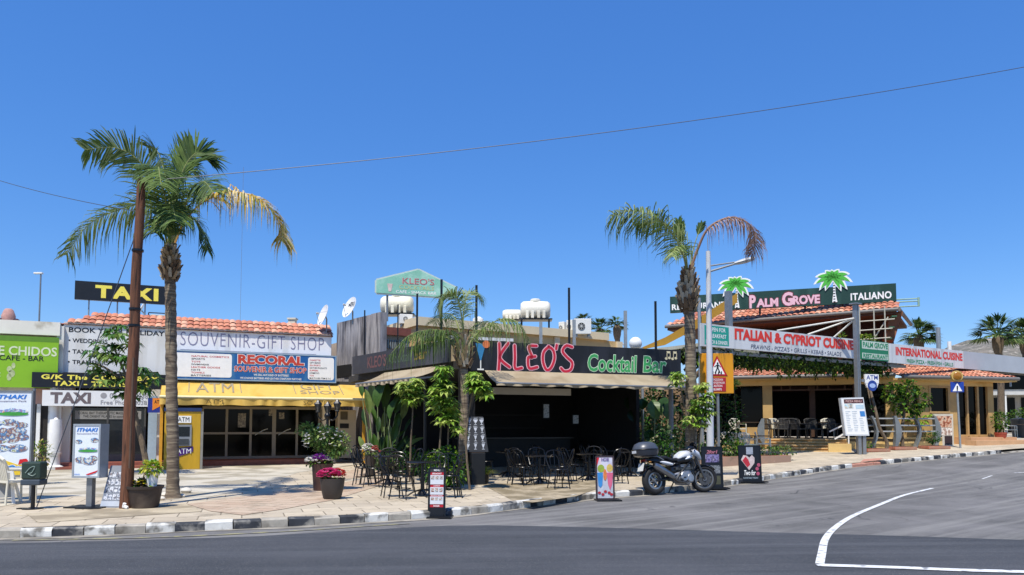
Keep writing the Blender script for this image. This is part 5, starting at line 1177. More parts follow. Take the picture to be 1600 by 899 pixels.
wsp = [(1112, 30.2, .6, 0, 'cream plastic armchair left of the white lamp pole foot by the brick planter'), (1131, 31.0, -.6, 0, 'cream plastic armchair just right of the crossing sign post'), (1147, 30.3, 2.4, 0, 'cream plastic armchair behind the spiky green plant in the planter'), (1166, 30.1, .2, 0, 'cream plastic armchair behind the right hand cocktail board'),
       (1192, 30.4, 1.3, 0, 'cream plastic armchair nearest to the terrace steps'), (1212, 34.4, .2, 1, 'cream armchair on the terrace behind the first wicker chairs'), (1293, 34.0, -.3, 1, 'cream armchair on the terrace among the last wicker chairs near the slanting rail'), (1152, 34.3, .3, 1, 'cream armchair on the terrace left of the ochre column')]
for i, (u, Y, rz, up, lb) in enumerate(wsp):
    p = gx(u, Y); z = FLZ if up else g(p.x, p.y) + PAV
    if i == 0: cb.location = (p.x, p.y, z); cb.rotation_euler.z = rz; cb['label'] = lb
    else: copy_tree(cb, (p.x, p.y, z), rz, lb)
def dining(label, u, Y, z=None):
    p = gx(u, Y); t = thing('dining_table', label, 'table', (p.x, p.y, FLZ if z is None else z), .2, 'restaurant dining tables')
    MB().box(-.45, .45, -.4, .4, .71, .75).build('tabletop', mat('table_wood_dark', '#4a3a2c', .5, .2, 5), t, bevel=.01); MB().tube([(0, 0, .05), (0, 0, .71)], .04).box(-.3, .3, -.04, .04, 0, .05).box(-.04, .04, -.3, -.041, 0, .05).box(-.04, .04, .041, .3, 0, .05).build('pedestal', BLACKM, t)
    return t
dining('dark dining table behind the left wicker chairs on the terrace', 1229, 34.4); dining('dark dining table behind the right wicker chairs on the terrace', 1275, 34.6); dining('dark dining table on the terrace behind the vine trunk', 1165, 34.6)
p = gx(1178, 30.9); dining('pale topped table among the cream plastic chairs on the pavement', 1178, 30.9, g(p.x, p.y) + PAV).children[0].data.materials[0] = mat('pale_table_top', '#c9c4b4', .5, .05)
# ---- brick planter
pa, pb = gp(1076, 733, PAV), gp(1236, 722, PAV); fr = Frame(pa, pb)
t = thing('brick_planter', 'low red brick planter wall running behind the cocktail boards', 'planter', (pa.x, pa.y, min(pa.z, pb.z)), fr.ang)
RB = paving('planter_brick', '#b0694f', '#a05a44', '#9a7f6c', .3, .12, 0, '#c08a70')
hz1 = .30; dz = pb.z - pa.z
mb = MB()
for (x0, x1, y0, y1) in ((0, fr.L, 0, .18), (0, fr.L, 1.3, 1.45), (0, .18, .18, 1.3), (fr.L - .18, fr.L, .18, 1.3)):
    mb.box(x0, x1, y0, y1, -.3, hz1 + dz * .5)
mb.build('wall', RB, t); MB().box(.18, fr.L - .18, .18, 1.3, -.1, hz1 + dz * .5 - .06).build('soil', SOIL, t)
def pxy(u, y): 
    x = fr.hit(u, 700, y)[0]; return fr.w(x, y, t.location.z + hz1 + dz * .5 - .07)
def bush(name, label, cat, loc, rad, n, L, wd, mats, stem=.0, group=None, droop=.3, flowers=None):
    b = thing(name, label, cat, loc, 0, group); mb = MB(); blob_leaves(mb, (0, 0, stem + rad[2] * .9), rad, n, L, wd, len(mats), .45, droop); mb.build('foliage', mats, b)
    mb = MB()
    for k in range(5): a = k * 1.3; mb.tube([(.03 * math.cos(a), .03 * math.sin(a), 0), (.4 * rad[0] * math.cos(a), .4 * rad[1] * math.sin(a), stem + rad[2] * .9)], [.02, .008], 5)
    mb.build('stem', BARK, b, smooth=True)
    if flowers:
        mb = MB()
        for _ in range(flowers[1]):
            d = rdir(-.4, 1); p = Vector((rad[0] * d.x, rad[1] * d.y, stem + rad[2] * .9 + rad[2] * d.z)) * 1.0
            for k in range(5): an = k * 1.256; leaf(mb, p, (math.cos(an), math.sin(an) - .3, .6), flowers[2], flowers[2] * .8, .15, 0)
        mb.build('blossom', flowers[0], b)
    return b
bush('shrub', 'rounded grey green shrub in the planter left of the right cocktail board', 'shrub', pxy(1143, .6), (.45, .4, .35), 300, .14, .07, [GREENS[0], mat('sage_green', '#6d7c50', .6, .2, 20, trans=.2), GREENS[2]])
bush('shrub', 'low leafy shrub at the left end of the brick planter behind the motorcycle', 'shrub', pxy(1098, .6), (.5, .4, .3), 300, .14, .07, [GREENS[0], GREENS[2], MATS['sage_green']])
bush('shrub', 'low yellow green shrub at the right end of the brick planter by the steps', 'shrub', pxy(1222, .6), (.5, .35, .2), 240, .14, .06, [GREENS[1], GREENS[0], MATS['sage_green']])
bush('shrub', 'low green shrub in the planter just right of the right cocktail board', 'shrub', pxy(1200, .7), (.45, .35, .2), 220, .14, .06, [GREENS[0], MATS['sage_green'], GREENS[2]])
b = thing('spiky_plant', 'bright green spiky plant rising in the planter between cream chairs', 'plant', pxy(1153, .9)); mb = MB()
for k in range(46): d = rdir(.25, 1); leaf(mb, (0, 0, .05), d, random.uniform(.6, 1.0), .07, .15, random.randrange(2))
mb.build('foliage', [GREENS[1], mat('lime_leaf', '#87b037', .5, .15, 20, trans=.3)], b)
# ---- street end plants
def small_tree(name, label, u, vb, Ycrown, crown_px, trunk, nleaf, L, wd, mats, cat='tree'):
    base = gp(u, vb, PAV); t = thing(name, label, cat, base); k = base.y / F
    tp = [Vector((at(a, b, base.y) - base)) + Vector((0, dy, 0)) for a, b, dy in trunk]
    mb = MB(); c = crspline(tp, 20); mb.tube(c, [.085 * (1 - .5 * i / 19) for i in range(20)], 7)
    mf = MB()
    for (cu, cv, ru, rv) in crown_px:
        c0 = at(cu, cv, base.y) - base; mb.tube([c[-3], c0], [.045, .015], 5); blob_leaves(mf, c0, (ru * k, ru * k, rv * k), int(nleaf * ru * rv / 400), L, wd, len(mats), .35)
    mb.build('trunk', BARK, t, smooth=True); mf.build('crown', mats, t); return t
small_tree('street_tree', 'small round leafed tree in front of the curved railing', 1411, 701, 0, [(1392, 612, 16, 14), (1418, 608, 20, 15), (1440, 622, 13, 16), (1405, 632, 18, 12), (1428, 640, 12, 10)], [(1411, 701, 0), (1409, 672, 0), (1413, 645, 0), (1410, 622, 0)], 260, .2, .15, GREENS)
t_ = small_tree('street_tree', 'twisted thin trunk with sparse leaves beside the menu box', 1383, 705, 0, [(1362, 640, 3, 4)], [(1384, 705, 0), (1386, 692, 0), (1374, 668, 0), (1369, 645, 0), (1368, 600, .6), (1366, 575, 1.0)], 200, .14, .1, GREENS)
b0 = gx(1434, 33.6); b = thing('potted_shrub', 'yellow green large leafed shrub behind the railing under the small tree', 'shrub', (b0.x, b0.y, FLZ)); mb = MB()
for k in range(9): whorl(mb, (random.uniform(-.45, .45), random.uniform(-.3, .3), random.uniform(.6, 1.35)), 9, .38, .12, .6, random.randrange(2))
mb.build('foliage', [GREENS[1], mat('lime_leaf', '#87b037')], b); MB().tube([(0, 0, 0), (0, 0, .9)], .04).build('stem', BARK, b)
for u, vb, lb in ((1366, 706, 'low brick tree ring with small plant at the foot of the twisted trunk'), (1408, 703, 'low brick tree ring at the foot of the small leafy tree'), (1457, 698, 'low brick tree ring around the clipped green ball')):
    p = gx(u, 31.6, PAV) if u > 1440 else gp(u, vb, PAV); t = thing('tree_ring', lb, 'planter', p, .1); MB().box(-.5, .5, -.35, .35, 0, .13).build('kerb', RB, t, bevel=.02); MB().box(-.42, .42, -.27, .27, .131, .14).build('soil', SOIL, t)
p = gp(1357, 706, PAV); bush('shrub', 'small green plant in the brick ring below the menu box', 'shrub', p + Vector((0, 0, .13)), (.22, .2, .16), 110, .12, .05, GREENS)
p = gx(1455, 31.6, PAV + .14); bush('clipped_shrub', 'clipped round green shrub ball in a brick ring beside the food poster', 'shrub', p + Vector((0, 0, .13)), (.34, .3, .26), 420, .09, .05, [GREENS[0], GREENS[2], GREENS[0]])
# food poster
p = gx(1480, 33.0, PAV); t = thing('food_poster', 'upright food photo poster leaning by the restaurant doors', 'poster', p + Vector((0, .4, 0)), -.05); k = (p.y + .4) / F; wq, hq = 15.5 * k, at(1480, 647, 33.4).z - p.z
MB().box(-wq, wq, 0, .06, 0, hq).build('board', mat('poster_pale', '#c7bfae', .5, .08, 3), t)
for nm, z0, z1, cols in (('meal_print', .58, .93, ['#5a2f20', '#a8613f', '#d8b79a', '#3d2a22']), ('meal_print', .34, .56, ['#d7c9b4', '#8b5a42', '#efe6d8', '#59402f'])): MB().box(-wq * .85, wq * .85, -.008, -.001, hq * z0, hq * z1).build(nm, collage(nm + cols[0], cols, 7), t)
MB().box(-wq * .85, -wq * .15, -.008, -.001, .06, hq * .32).box(wq * .1, wq * .85, -.008, -.001, .06, hq * .32).build('dark_print', mat('dark_maroon', '#33201f', .5, .2, 8), t)
# clay pot at the corner
p = T2.w(t2(1562, 640, -.7), -.7, fz - .17); t = thing('plant_pot', 'red clay pot with bushy plant at the right corner of the restaurant', 'plant pot', p); k = p.y / F
MB().lathe([(6 * k, 0), (8.3 * k, 8 * k), (8.6 * k, 10 * k), (9 * k, 10 * k), (9 * k, 12 * k), (8 * k, 12 * k), (7.6 * k, 10 * k)], 18).build('pot', mat('terracotta_red', '#a44a35', .7, .12, 3), t, smooth=True)
mb = MB(); blob_leaves(mb, (0, 0, 30 * k), (12 * k, 12 * k, 16 * k), 420, .16, .08, 3); mb.build('foliage', GREENS, t); MB().tube([(0, 0, 10 * k), (0, 0, 26 * k)], .03).build('stem', BARK, t)
# crossing sign (blue) on its post
p = gp(1501, 700.5, PAV); t = thing('crossing_sign', 'blue pedestrian crossing sign under a round amber beacon on a grey post', 'road sign', p, -.25); k = p.y / F
zz_ = lambda v: at(1499, v, p.y).z - p.z
MB().tube([(0, .03, 0), (-.06, .03, zz_(592))], .045).build('post', GALV, t, smooth=True)
w9 = 9.3 * k; MB().box(-w9 - .06, w9 - .06, -.04, 0, zz_(613), zz_(597)).build('panel', mat('road_sign_blue', '#1c3f9c', .4, .05), t)
MB().prism([(-.06 - w9 * .72, zz_(611.5)), (-.06 + w9 * .72, zz_(611.5)), (-.06, zz_(598.5))], -.05, -.0405).build('triangle_print', WHTTX, t)
mb = MB(); mb.ell(-.06, zz_(604.2), .03, .03, -.058).prism([(-.09, zz_(611)), (-.05, zz_(611)), (-.03, zz_(605.5)), (-.09, zz_(605.5))], -.058, -.0505); mb.build('person_print', BLKTX, t)
MB().lathe([(8 * k, -.1), (8.6 * k, -.05), (8.6 * k, .05), (8 * k, .1)], 20, (-.06, 0, zz_(588)), ax='y').build('beacon_housing', mat('beacon_cream', '#c9a85c', .5, .1), t, smooth=True)
MB().lathe([(6 * k, -.13), (5.5 * k, -.14), (.001, -.16)], 20, (-.06, 0, zz_(588)), ax='y').build('beacon_lens', mat('amber_lens', '#a06a1c', .2, .3, 14), t, smooth=True)
# ---- far end of the street
p = gx(1640, 52); t = thing('distant_building', 'pale grey shop building with dark openings at the far right end of the street', 'building', p, -.25)
MB().box(-4.2, 8, 0, 10, -.5, 5.2).build('wall', mat('distant_grey_wall', '#a3a29e', .8, .1, .8), t)
mb = MB(); mb.box(-3.9, -2.2, -.06, -.01, 0, 2.6).box(-1.8, .6, -.06, -.01, 0, 2.6).box(-3.8, 7.5, -.06, -.01, 3.2, 4.4); mb.build('opening', DARKG, t)
MB().box(-4.4, 8, -1.6, 0, 2.75, 2.95).build('awning', mat('distant_awning', '#c3c4c0', .7, .06), t)
for x in (-3.3, -.6, 2.1): MB().tube([(x, -1.5, 0), (x, -1.5, 2.8)], .07).build('pillar', WHITE, t)
p = gx(1592, 44); bush('hedge', 'green hedge in front of the pale grey shop at the right edge', 'hedge', p + Vector((.3, 0, PAV)), (1.1, .6, .62), 900, .16, .1, GREENS, stem=.5)
p = gx(1590, 41.5); o = MB().lathe([(.33, 0), (.4, .9), (.43, .95), (.43, 1.02), (.001, 1.1)], 14).build('litter_bin', mat('dark_bin', '#2d3033', .6, .1), smooth=True); o.location = p + Vector((0, 0, PAV)); tag(o, 'dark round litter bin below the hedge at the right edge', 'bin')
p = gx(1577, 41); copy_tree(cb, (p.x, p.y, p.z + PAV), .8, 'cream plastic armchair beside the dark bin at the far right'); 
p = gx(1600, 40.5); dining('grey cafe table beside the dark bin at the right edge', 1601, 40.0, g(27.9, 40) + PAV)
# fan palms behind
def fan_palm(label, u, vt, vb, Y, rpx, n=26):
    b = gx(u, Y); t = thing('fan_palm', label, 'palm tree', b); k = Y / F; zc = at(u, (vt * .55 + vb * .45), Y).z - b.z; r = rpx * k
    MB().tube([(0, 0, 0), (.1, 0, zc * .5), (0, 0, zc)], [.24, .2, .22], 8).lathe([(.22, zc - 1.2), (.32, zc - .8), (.34, zc - .3), (.2, zc)], 10).build('trunk', BARK, t, smooth=True)
    mb = MB()
    for i in range(n):
        d = rdir(-.35, 1); c = Vector((0, 0, zc)) + d * r * .5; mb.tube([(0, 0, zc), c], .025, 4, mi=0); s = d.cross(Vector((0, 0, 1)))
        s = s.normalized() if s.length > .05 else Vector((1, 0, 0)); nn = s.cross(d)
        for j in range(15):
            a = R(-75 + 150 * j / 14); dd = d * math.cos(a) + s * math.sin(a); leaf(mb, c, dd, r * .62 * random.uniform(.85, 1.1), r * .085, .3, random.randrange(3), fold=.05)
    mb.build('crown', [mat('fan_leaf', '#4f6b35', .5, .25, 10, trans=.2), mat('fan_leaf_dark', '#2f4a24', .5, .25, 10, trans=.2), mat('fan_leaf_pale', '#7a8a52', .5, .2, 10, trans=.2)], t); return t
fan_palm('fan palm behind the boards right of the steel stair', 1438, 508, 545, 50, 32, 30); fan_palm('tall fan palm above the blank board at the right', 1562, 494, 560, 48, 40, 34); fan_palm('fan palm cut off by the right edge', 1604, 500, 560, 53, 36, 30)
fan_palm('pale fan palm far behind the beige roof next to the air conditioner', 938, 502, 528, 62, 20, 26); fan_palm('green fan palm far behind the beige roof near the steel post', 965, 492, 528, 60, 19, 24); fan_palm('dark fan palm behind the air conditioners', 912, 490, 520, 64, 18, 24)
b = gx(1472, 46); o = MB().tube([(0, 0, 0), (0, 0, at(1472, 534, 46).z - b.z)], .12).build('vent_pipe', WHITE, smooth=True); o.location = b; b2 = gx(1485, 46)
o.location = gx(1486, 46); tag(o, 'white vent pipe showing above the sign board before the hills', 'pipe')
o = MB().tube([(0, 0, 0), (0, 0, at(1469, 514, 44).z - 0.8)], .13).build('steel_post', GALV, smooth=True); o.location = gx(1469, 44); tag(o, 'grey steel post beside the fan palm above the red lettered board', 'post')
# ================================================================ STREET OBJECTS, PALMS, PLANTS
# ---- wooden pole and wires
pb_ = gp(196, 795, PAV); pt = at(220.5, 281, pb_.y)
t = thing('utility_pole', 'leaning brown wooden utility pole in front of the taxi office', 'utility pole', pb_); k = pb_.y / F
v = pt - pb_
MB().tube([Vector((0, 0, -.1))] + [v * (i / 12) + Vector((.012 * math.sin(i * 1.3), 0, 0)) for i in range(1, 13)], [.110 - .036 * i / 12 for i in range(13)], 14).build('shaft', WOODP, t, smooth=True)
for f in (.55, .60, .78): MB().lathe([(.101, -.02), (.101, .02)], 14, tuple(v * f)).build('band', BLACKM, t, smooth=True)
mb = MB(); mb.tube([v * .12 + Vector((.1, -.12, 0)), v * .45 + Vector((.08, -.12, 0))], .02); mb.build('conduit', mat('conduit_brown', '#5a4434', .7, .2), t, smooth=True)
def wire(name, label, a, b, sag, r=.012):
    a, b = Vector(a), Vector(b); pts = [a.lerp(b, i / 40) - Vector((0, 0, sag * 4 * (i / 40) * (1 - i / 40))) for i in range(41)]
    o = MB().tube([p - a for p in pts], r, 5).build(name, mat('wire_grey', '#4b5058', .5, .1), smooth=True); o.location = a; return tag(o, label, 'wire')
wire('overhead_wire', 'long pale overhead wire running from the wooden pole to the upper right', pt + Vector((.1, 0, -.02)), at(1680, 90, 15.5), .26, .0075)
wire('overhead_wire', 'short overhead wire from the left edge to the wooden pole behind the palm fronds', pb_ + v * .90, at(-120, 240, 18), .15, .007)
gb = gp(57, 794, PAV); w1 = wire('guy_wire', 'dark slanting guy wire from the wooden pole down to the pavement at the left', pb_ + v * .86, gb, .02, .009)
# ---- feather palms
PT = mat('palm_trunk_grey', '#7b6c59', .9, .3, 3, bump=.7, stretch=(1, 1, 7), col2='#4c4137', dirt=('#94866f', 3, .58))
LBASE = [mat('leaf_base_tan', '#a48c6c', .9, .25, 6), mat('leaf_base_dark', '#6b5642', .9, .3, 6), mat('leaf_base_grey', '#b0a491', .9, .2, 6)]
RACH = mat('frond_rib', '#8a8f52', .6, .2, 8)
PF = [mat('palm_leaf', '#637a3a', .6, .25, 6, trans=.25, spec=.3), mat('palm_leaf_pale', '#9aa76c', .6, .2, 6, trans=.22, spec=.6), mat('palm_leaf_dark', '#425a2a', .6, .25, 6, trans=.2)]
PY = [mat('dry_rib', '#b58a4a', .7, .15, 6), mat('yellow_leaf', '#d6b24e', .6, .2, 6, trans=.25), mat('dry_leaf_pale', '#dccb9a', .7, .15, 6, trans=.2), mat('yellow_green_leaf', '#9a9a48', .6, .2, 6, trans=.25)]
PD = [mat('brown_rib', '#8a6a58', .7, .15, 6), mat('dry_leaf_brown', '#9a7b68', .7, .2, 6, trans=.2), mat('dry_leaf_pink', '#b89a8c', .7, .2, 6, trans=.2)]
def feather_palm(label, base, trunk_px, r0, r1, bulb, fronds, name='palm_tree', rings=True):
    t = thing(name, label, 'palm tree', base); Y = base.y
    c = crspline([at(u, v, Y + dy) - base for u, v, dy in trunk_px], 46); n = len(c)
    rs = [r0 + (r1 - r0) * (i / (n - 1)) ** .7 + (.012 * (i % 2) if rings else 0) + .12 * math.exp(-i / 1.6) * (r0 / .14) * .6 for i in range(n)]
    MB().tube(c, rs, 14).build('trunk', PT, t, smooth=True)
    if bulb:
        u, vt, vb, rp = bulb; zt, zb = at(u, vt, Y).z - base.z, at(u, vb, Y).z - base.z; cx = at(u, (vt + vb) / 2, Y).x - base.x; R_ = rp * Y / F
        mb = MB(); N = 96
        for i in range(N):
            f = i / N; a = i * 2.39996; z = zb + (zt - zb) * f; rr = R_ * (.72 + .5 * math.sin(math.pi * min(1, f * .9 + .12)) ** .8 - .45 * f ** 2)
            o = Vector((cx + rr * .8 * math.cos(a), rr * .8 * math.sin(a), z)); d = Vector((.33 * math.cos(a), .33 * math.sin(a), 1)).normalized(); s = Vector((-math.sin(a), math.cos(a), 0)); L_ = random.uniform(.18, .34) * R_ / .25; w0 = random.uniform(.05, .085) * R_ / .25
            e = o + d * L_ + Vector((math.cos(a), math.sin(a), 0)) * random.uniform(-.02, .05); nrm = Vector((math.cos(a), math.sin(a), 0)) * .03
            mb._add([o - s * w0, o + s * w0, e + s * w0 * .55, e - s * w0 * .55, o - s * w0 + nrm, o + s * w0 + nrm, e + s * w0 * .5 + nrm, e - s * w0 * .5 + nrm], [(0, 3, 2, 1), (4, 5, 6, 7), (0, 1, 5, 4), (1, 2, 6, 5), (2, 3, 7, 6), (3, 0, 4, 7)], random.randrange(3))
        mb.tube([(cx, 0, zb - .05), (cx, 0, zb + .1), (cx, 0, (zt + zb) / 2), (cx, 0, zt)], [r1, R_ * .7, R_ * .75, R_ * .35], 12, mi=1)
        mb.build('leaf_bases', LBASE, t)
    for fr in fronds:
        px, leafl, n_, kw, ms = fr
        frond([at(u, v, Y + dy) - base for u, v, dy in px], leafl, n_, **kw).build('frond', ms, t)
    return t
g1, g2, g3, yy = [RACH, PF[0], PF[1]], [RACH, PF[0], PF[2]], [RACH, PF[1], PF[0]], PY
base = gp(269, 779, PAV)
feather_palm('tall palm with one yellowed frond beside the wooden pole', base, [(270, 779, 0), (270, 700, 0), (268, 600, 0), (267, 500, 0), (266, 430, 0)], .118, .10, (266, 388, 440, 11), [
    ([(262, 388, 0), (250, 330, -.2), (225, 262, -.5), (185, 232, -.7), (133, 234, -.8)], .75, 62, dict(roll=62, droop=.25, sweep=.75, wd=0.031, start=.25), [RACH, PF[0], PF[1]]),
    ([(262, 388, 0), (262, 345, .2), (240, 318, .4), (195, 325, .3), (140, 350, .1), (104, 398, 0)], .85, 66, dict(roll=15, droop=.8, sweep=.6, wd=0.028, start=.3), [RACH, PF[1], PF[0]]),
    ([(266, 385, 0), (272, 330, -.2), (285, 270, -.3), (305, 240, -.2), (325, 242, 0)], .85, 64, dict(roll=70, droop=.15, sweep=1.0, wd=0.037, start=.25), [RACH, PF[0], PF[2]]),
    ([(264, 385, 0), (262, 330, -.3), (250, 275, -.9), (248, 262, -1.5), (252, 290, -2.1)], .8, 60, dict(roll=0, droop=.5, sweep=.6, wd=0.037, start=.2), g2),
    ([(268, 388, 0), (275, 330, .4), (283, 268, 1.0), (290, 250, 1.7), (296, 268, 2.4)], .8, 60, dict(roll=20, droop=.45, sweep=.6, wd=0.037, start=.2), g2),
    ([(268, 386, 0), (285, 335, -.3), (300, 296, -.8), (318, 284, -1.2), (332, 300, -1.5)], .75, 56, dict(roll=35, droop=.5, sweep=.7, wd=0.031, start=.2), g2),
    ([(266, 388, 0), (262, 350, -.5), (268, 320, -1.2), (275, 345, -1.9)], .75, 50, dict(roll=0, droop=.6, sweep=.6, wd=0.037, start=.2), [RACH, PF[2], PF[0]]),
    ([(266, 388, 0), (266, 330, .2), (258, 275, .5), (245, 235, .8), (232, 232, 1.0)], .75, 56, dict(roll=40, droop=.3, sweep=.9, wd=0.031, start=.25), [RACH, PF[2], PF[0]]),
    ([(267, 388, 0), (270, 335, .2), (272, 285, .6), (282, 242, 1.0), (296, 226, 1.3)], .8, 56, dict(roll=75, droop=.2, sweep=1.0, wd=0.034, start=.25), [RACH, PF[0], PF[1]]),
    ([(267, 388, 0), (262, 355, -.4), (250, 340, -.9), (240, 362, -1.3)], .7, 46, dict(roll=10, droop=.7, sweep=.6, wd=0.031, start=.2), [RACH, PF[2], PF[0]]),
    ([(270, 390, 0), (285, 350, .3), (300, 340, .5), (315, 360, .6), (324, 392, .6)], .5, 46, dict(roll=20, droop=.8, sweep=.8, wd=0.025, start=.3), [RACH, PF[2], PF[0]]),
    ([(270, 388, 0), (290, 345, .2), (318, 316, 0), (360, 300, -.2), (405, 312, -.3), (435, 345, -.2), (440, 376, -.2)], .74, 92, dict(nm=3, roll=8, droop=.95, sweep=.5, wd=0.034, bothup=.35, start=.34), [PY[0], PY[1], PY[2], PY[3]]),
])
# white stones at the foot
for i, (u, v_, s) in enumerate(((291, 771, .11), (284, 778, .07), (257, 777, .09), (252, 782, .07))):
    p = gp(u, v_, PAV); o = MB().ball((0, 0, s * .55), s, 9, sq=(1.15, .9, .65)).build('stone', mat('white_stone', '#cfc9bd', .8, .1, 8), smooth=True); o.location = p
    tag(o, ['white stone to the right of the tall palm foot', 'small white stone in front of the right side of the palm foot', 'white stone between the palm foot and the big brown pot', 'smaller white stone touching the big brown pot'][i], 'stone', 'stones around the palm foot')
base = gp(1078, 752, PAV)
feather_palm('grey trunked palm with one withered brown frond behind the motorcycle', base, [(1079, 752, 0), (1080, 650, 0), (1079, 560, 0), (1077, 488, 0)], .158, .135, (1075, 428, 488, 13), [
    ([(1074, 432, 0), (1064, 390, -.2), (1035, 348, -.5), (995, 330, -.8), (957, 338, -.9)], .95, 68, dict(roll=25, droop=.9, sweep=.55, wd=0.031, start=.22), [RACH, PF[1], PF[0]]),
    ([(1074, 432, 0), (1068, 395, .2), (1052, 360, .6), (1025, 345, 1.0), (995, 352, 1.3)], .8, 56, dict(roll=25, droop=.8, sweep=.6, wd=0.031, start=.25), [RACH, PF[0], PF[2]]),
    ([(1076, 432, 0), (1090, 390, 0), (1108, 356, -.1), (1142, 340, -.2), (1172, 352, -.2), (1179, 378, -.1), (1173, 398, 0)], .58, 74, dict(roll=5, droop=1.1, sweep=.5, wd=0.024, start=.3, rach=.035), PD),
    ([(1075, 432, 0), (1072, 400, -.2), (1064, 368, -.3), (1060, 345, -.3)], .42, 34, dict(roll=60, droop=.1, sweep=1.6, wd=0.037, start=.55), [RACH, PF[2], PF[0]]),
    ([(1076, 432, 0), (1082, 395, .2), (1092, 362, .3), (1097, 350, .3)], .30, 30, dict(roll=60, droop=.1, sweep=1.7, wd=0.037, start=.6), [RACH, PF[2], PF[2]]),
    ([(1075, 432, 0), (1068, 400, -.4), (1058, 385, -.8), (1050, 400, -1.1)], .6, 34, dict(roll=10, droop=.8, sweep=.6, wd=0.031, start=.3), [RACH, PF[1], PF[0]]),
])
base = gp(723, 757, PAV)
feather_palm('small palm with long drooping fronds at the corner of the bar', base, [(723, 757, 0), (724, 690, 0), (726, 620, 0), (724, 560, 0)], .125, .09, (725, 528, 575, 11), [
    ([(724, 545, 0), (722, 500, -.1), (714, 466, -.2), (700, 458, -.3), (686, 478, -.4)], .75, 52, dict(roll=20, droop=.8, sweep=.6, wd=0.022, start=.25), [RACH, PF[0], PF[1]]),
    ([(725, 545, 0), (724, 495, .1), (730, 462, .2), (742, 458, .3), (752, 470, .4)], .55, 48, dict(roll=30, droop=.5, sweep=.7, wd=0.019, start=.3), [RACH, PF[0], PF[1]]),
    ([(722, 548, 0), (706, 522, -.3), (675, 516, -.6), (640, 524, -.9), (608, 556, -1.1)], .8, 62, dict(roll=5, droop=1.0, sweep=.5, wd=0.022, start=.15), [RACH, PF[0], PF[2]]),
    ([(722, 548, 0), (700, 528, .5), (670, 530, .8), (645, 548, 1.0)], .65, 48, dict(roll=5, droop=1.0, sweep=.5, wd=0.022, start=.15), [RACH, PF[0], PF[2]]),
    ([(728, 548, 0), (748, 520, -.2), (780, 500, -.3), (808, 503, -.4), (826, 532, -.4)], .72, 60, dict(roll=5, droop=1.0, sweep=.5, wd=0.020, start=.15), [RACH, PF[1], PF[0]]),
    ([(727, 548, 0), (742, 515, .5), (760, 502, 1.0), (785, 518, 1.4)], .6, 44, dict(roll=5, droop=.9, sweep=.5, wd=0.019, start=.15), [RACH, PF[1], PF[0]]),
    ([(724, 548, 0), (712, 500, .5), (695, 490, 1.0), (675, 505, 1.5)], .6, 40, dict(roll=5, droop=.9, sweep=.5, wd=0.019, start=.15), [RACH, PF[0], PF[2]]),
])
# ---- tree with drooping glossy leaves behind the pole
base = gp(230, 742, PAV); t = thing('umbrella_tree', 'umbrella tree with drooping green leaf clusters behind the wooden pole', 'tree', base); Y = base.y
A_ = lambda u, v, dy=0: at(u, v, Y + dy) - base
mb = MB(); mb.tube(crspline([A_(230, 742), A_(226, 710), A_(217, 672), A_(210, 640), A_(207, 610)], 16), [.10 * (1 - .45 * i / 15) for i in range(16)], 8)
br = [[(210, 640), (198, 605), (186, 580)], [(208, 615), (214, 580), (212, 545)], [(207, 610), (185, 560), (175, 535)], [(208, 620), (222, 600), (230, 590)], [(206, 605), (165, 575), (150, 570)]]
for b in br: mb.tube(crspline([A_(*p) for p in b], 8), [.05, .045, .04, .036, .03, .028, .025, .02], 6)
mb.build('trunk', BARK, t, smooth=True)
mb = MB()
for (u, v_, n) in ((172, 528, 9), (190, 522, 9), (205, 540, 8), (155, 565, 9), (170, 560, 10), (185, 565, 10), (200, 570, 9), (145, 580, 7), (160, 590, 9), (178, 595, 10), (195, 600, 9), (220, 585, 8), (232, 590, 8), (215, 605, 8), (228, 610, 8), (190, 620, 7), (205, 625, 7), (238, 600, 6), (150, 548, 6), (180, 545, 9), (168, 606, 6)):
    for q_ in range(4): whorl(mb, A_(u + random.uniform(-7, 7), v_ - 6 + random.uniform(-7, 7), random.uniform(-.7, .7)), n, .40, .14, .7, random.choice((0, 0, 1, 2)), .3)
mb.build('crown', [mat('umbrella_leaf', '#4a7430', .35, .25, 10, trans=.2), mat('umbrella_leaf_pale', '#7f9a4d', .35, .2, 10, trans=.25), mat('umbrella_leaf_dark', '#27421d', .35, .25, 10, trans=.15)], t)
# ---- pots
def pot(name, label, base, prof, m, cat='plant pot'):
    t = thing(name, label, cat, base); MB().lathe(prof + [(prof[-1][0] - .03, prof[-1][1]), (prof[-1][0] - .05, prof[-1][1] - .06)], 26, cap=False).build('pot', m, t, smooth=True)
    r, z = prof[-1]; MB().lathe([(.001, z - .05), (r - .05, z - .05)], 20, cap=False).build('soil', SOIL, t); return t
POTB = mat('brown_pot', '#3b3029', .6, .15, 3, dirt=('#5d5146', 2, .6)); POTG = mat('grey_brown_pot', '#39332e', .6, .15, 3)
base = gp(226, 794, PAV); k = base.y / F
t = pot('plant_pot', 'wide dark brown pot with yellow flowers next to the wooden pole', base, [(19 * k, 0), (20.5 * k, 4 * k), (24.5 * k, 29 * k), (26.5 * k, 30 * k), (27 * k, 34 * k)], POTB)
mb = MB(); blob_leaves(mb, (-12 * k, 0, 37 * k), (9 * k, 6 * k, 5 * k), 70, .10, .05, 2); blob_leaves(mb, (3 * k, -2 * k, 36 * k), (14 * k, 6 * k, 3 * k), 50, .08, .04, 2); mb.build('foliage', [GREENS[1], GREENS[0]], t)
mb = MB()
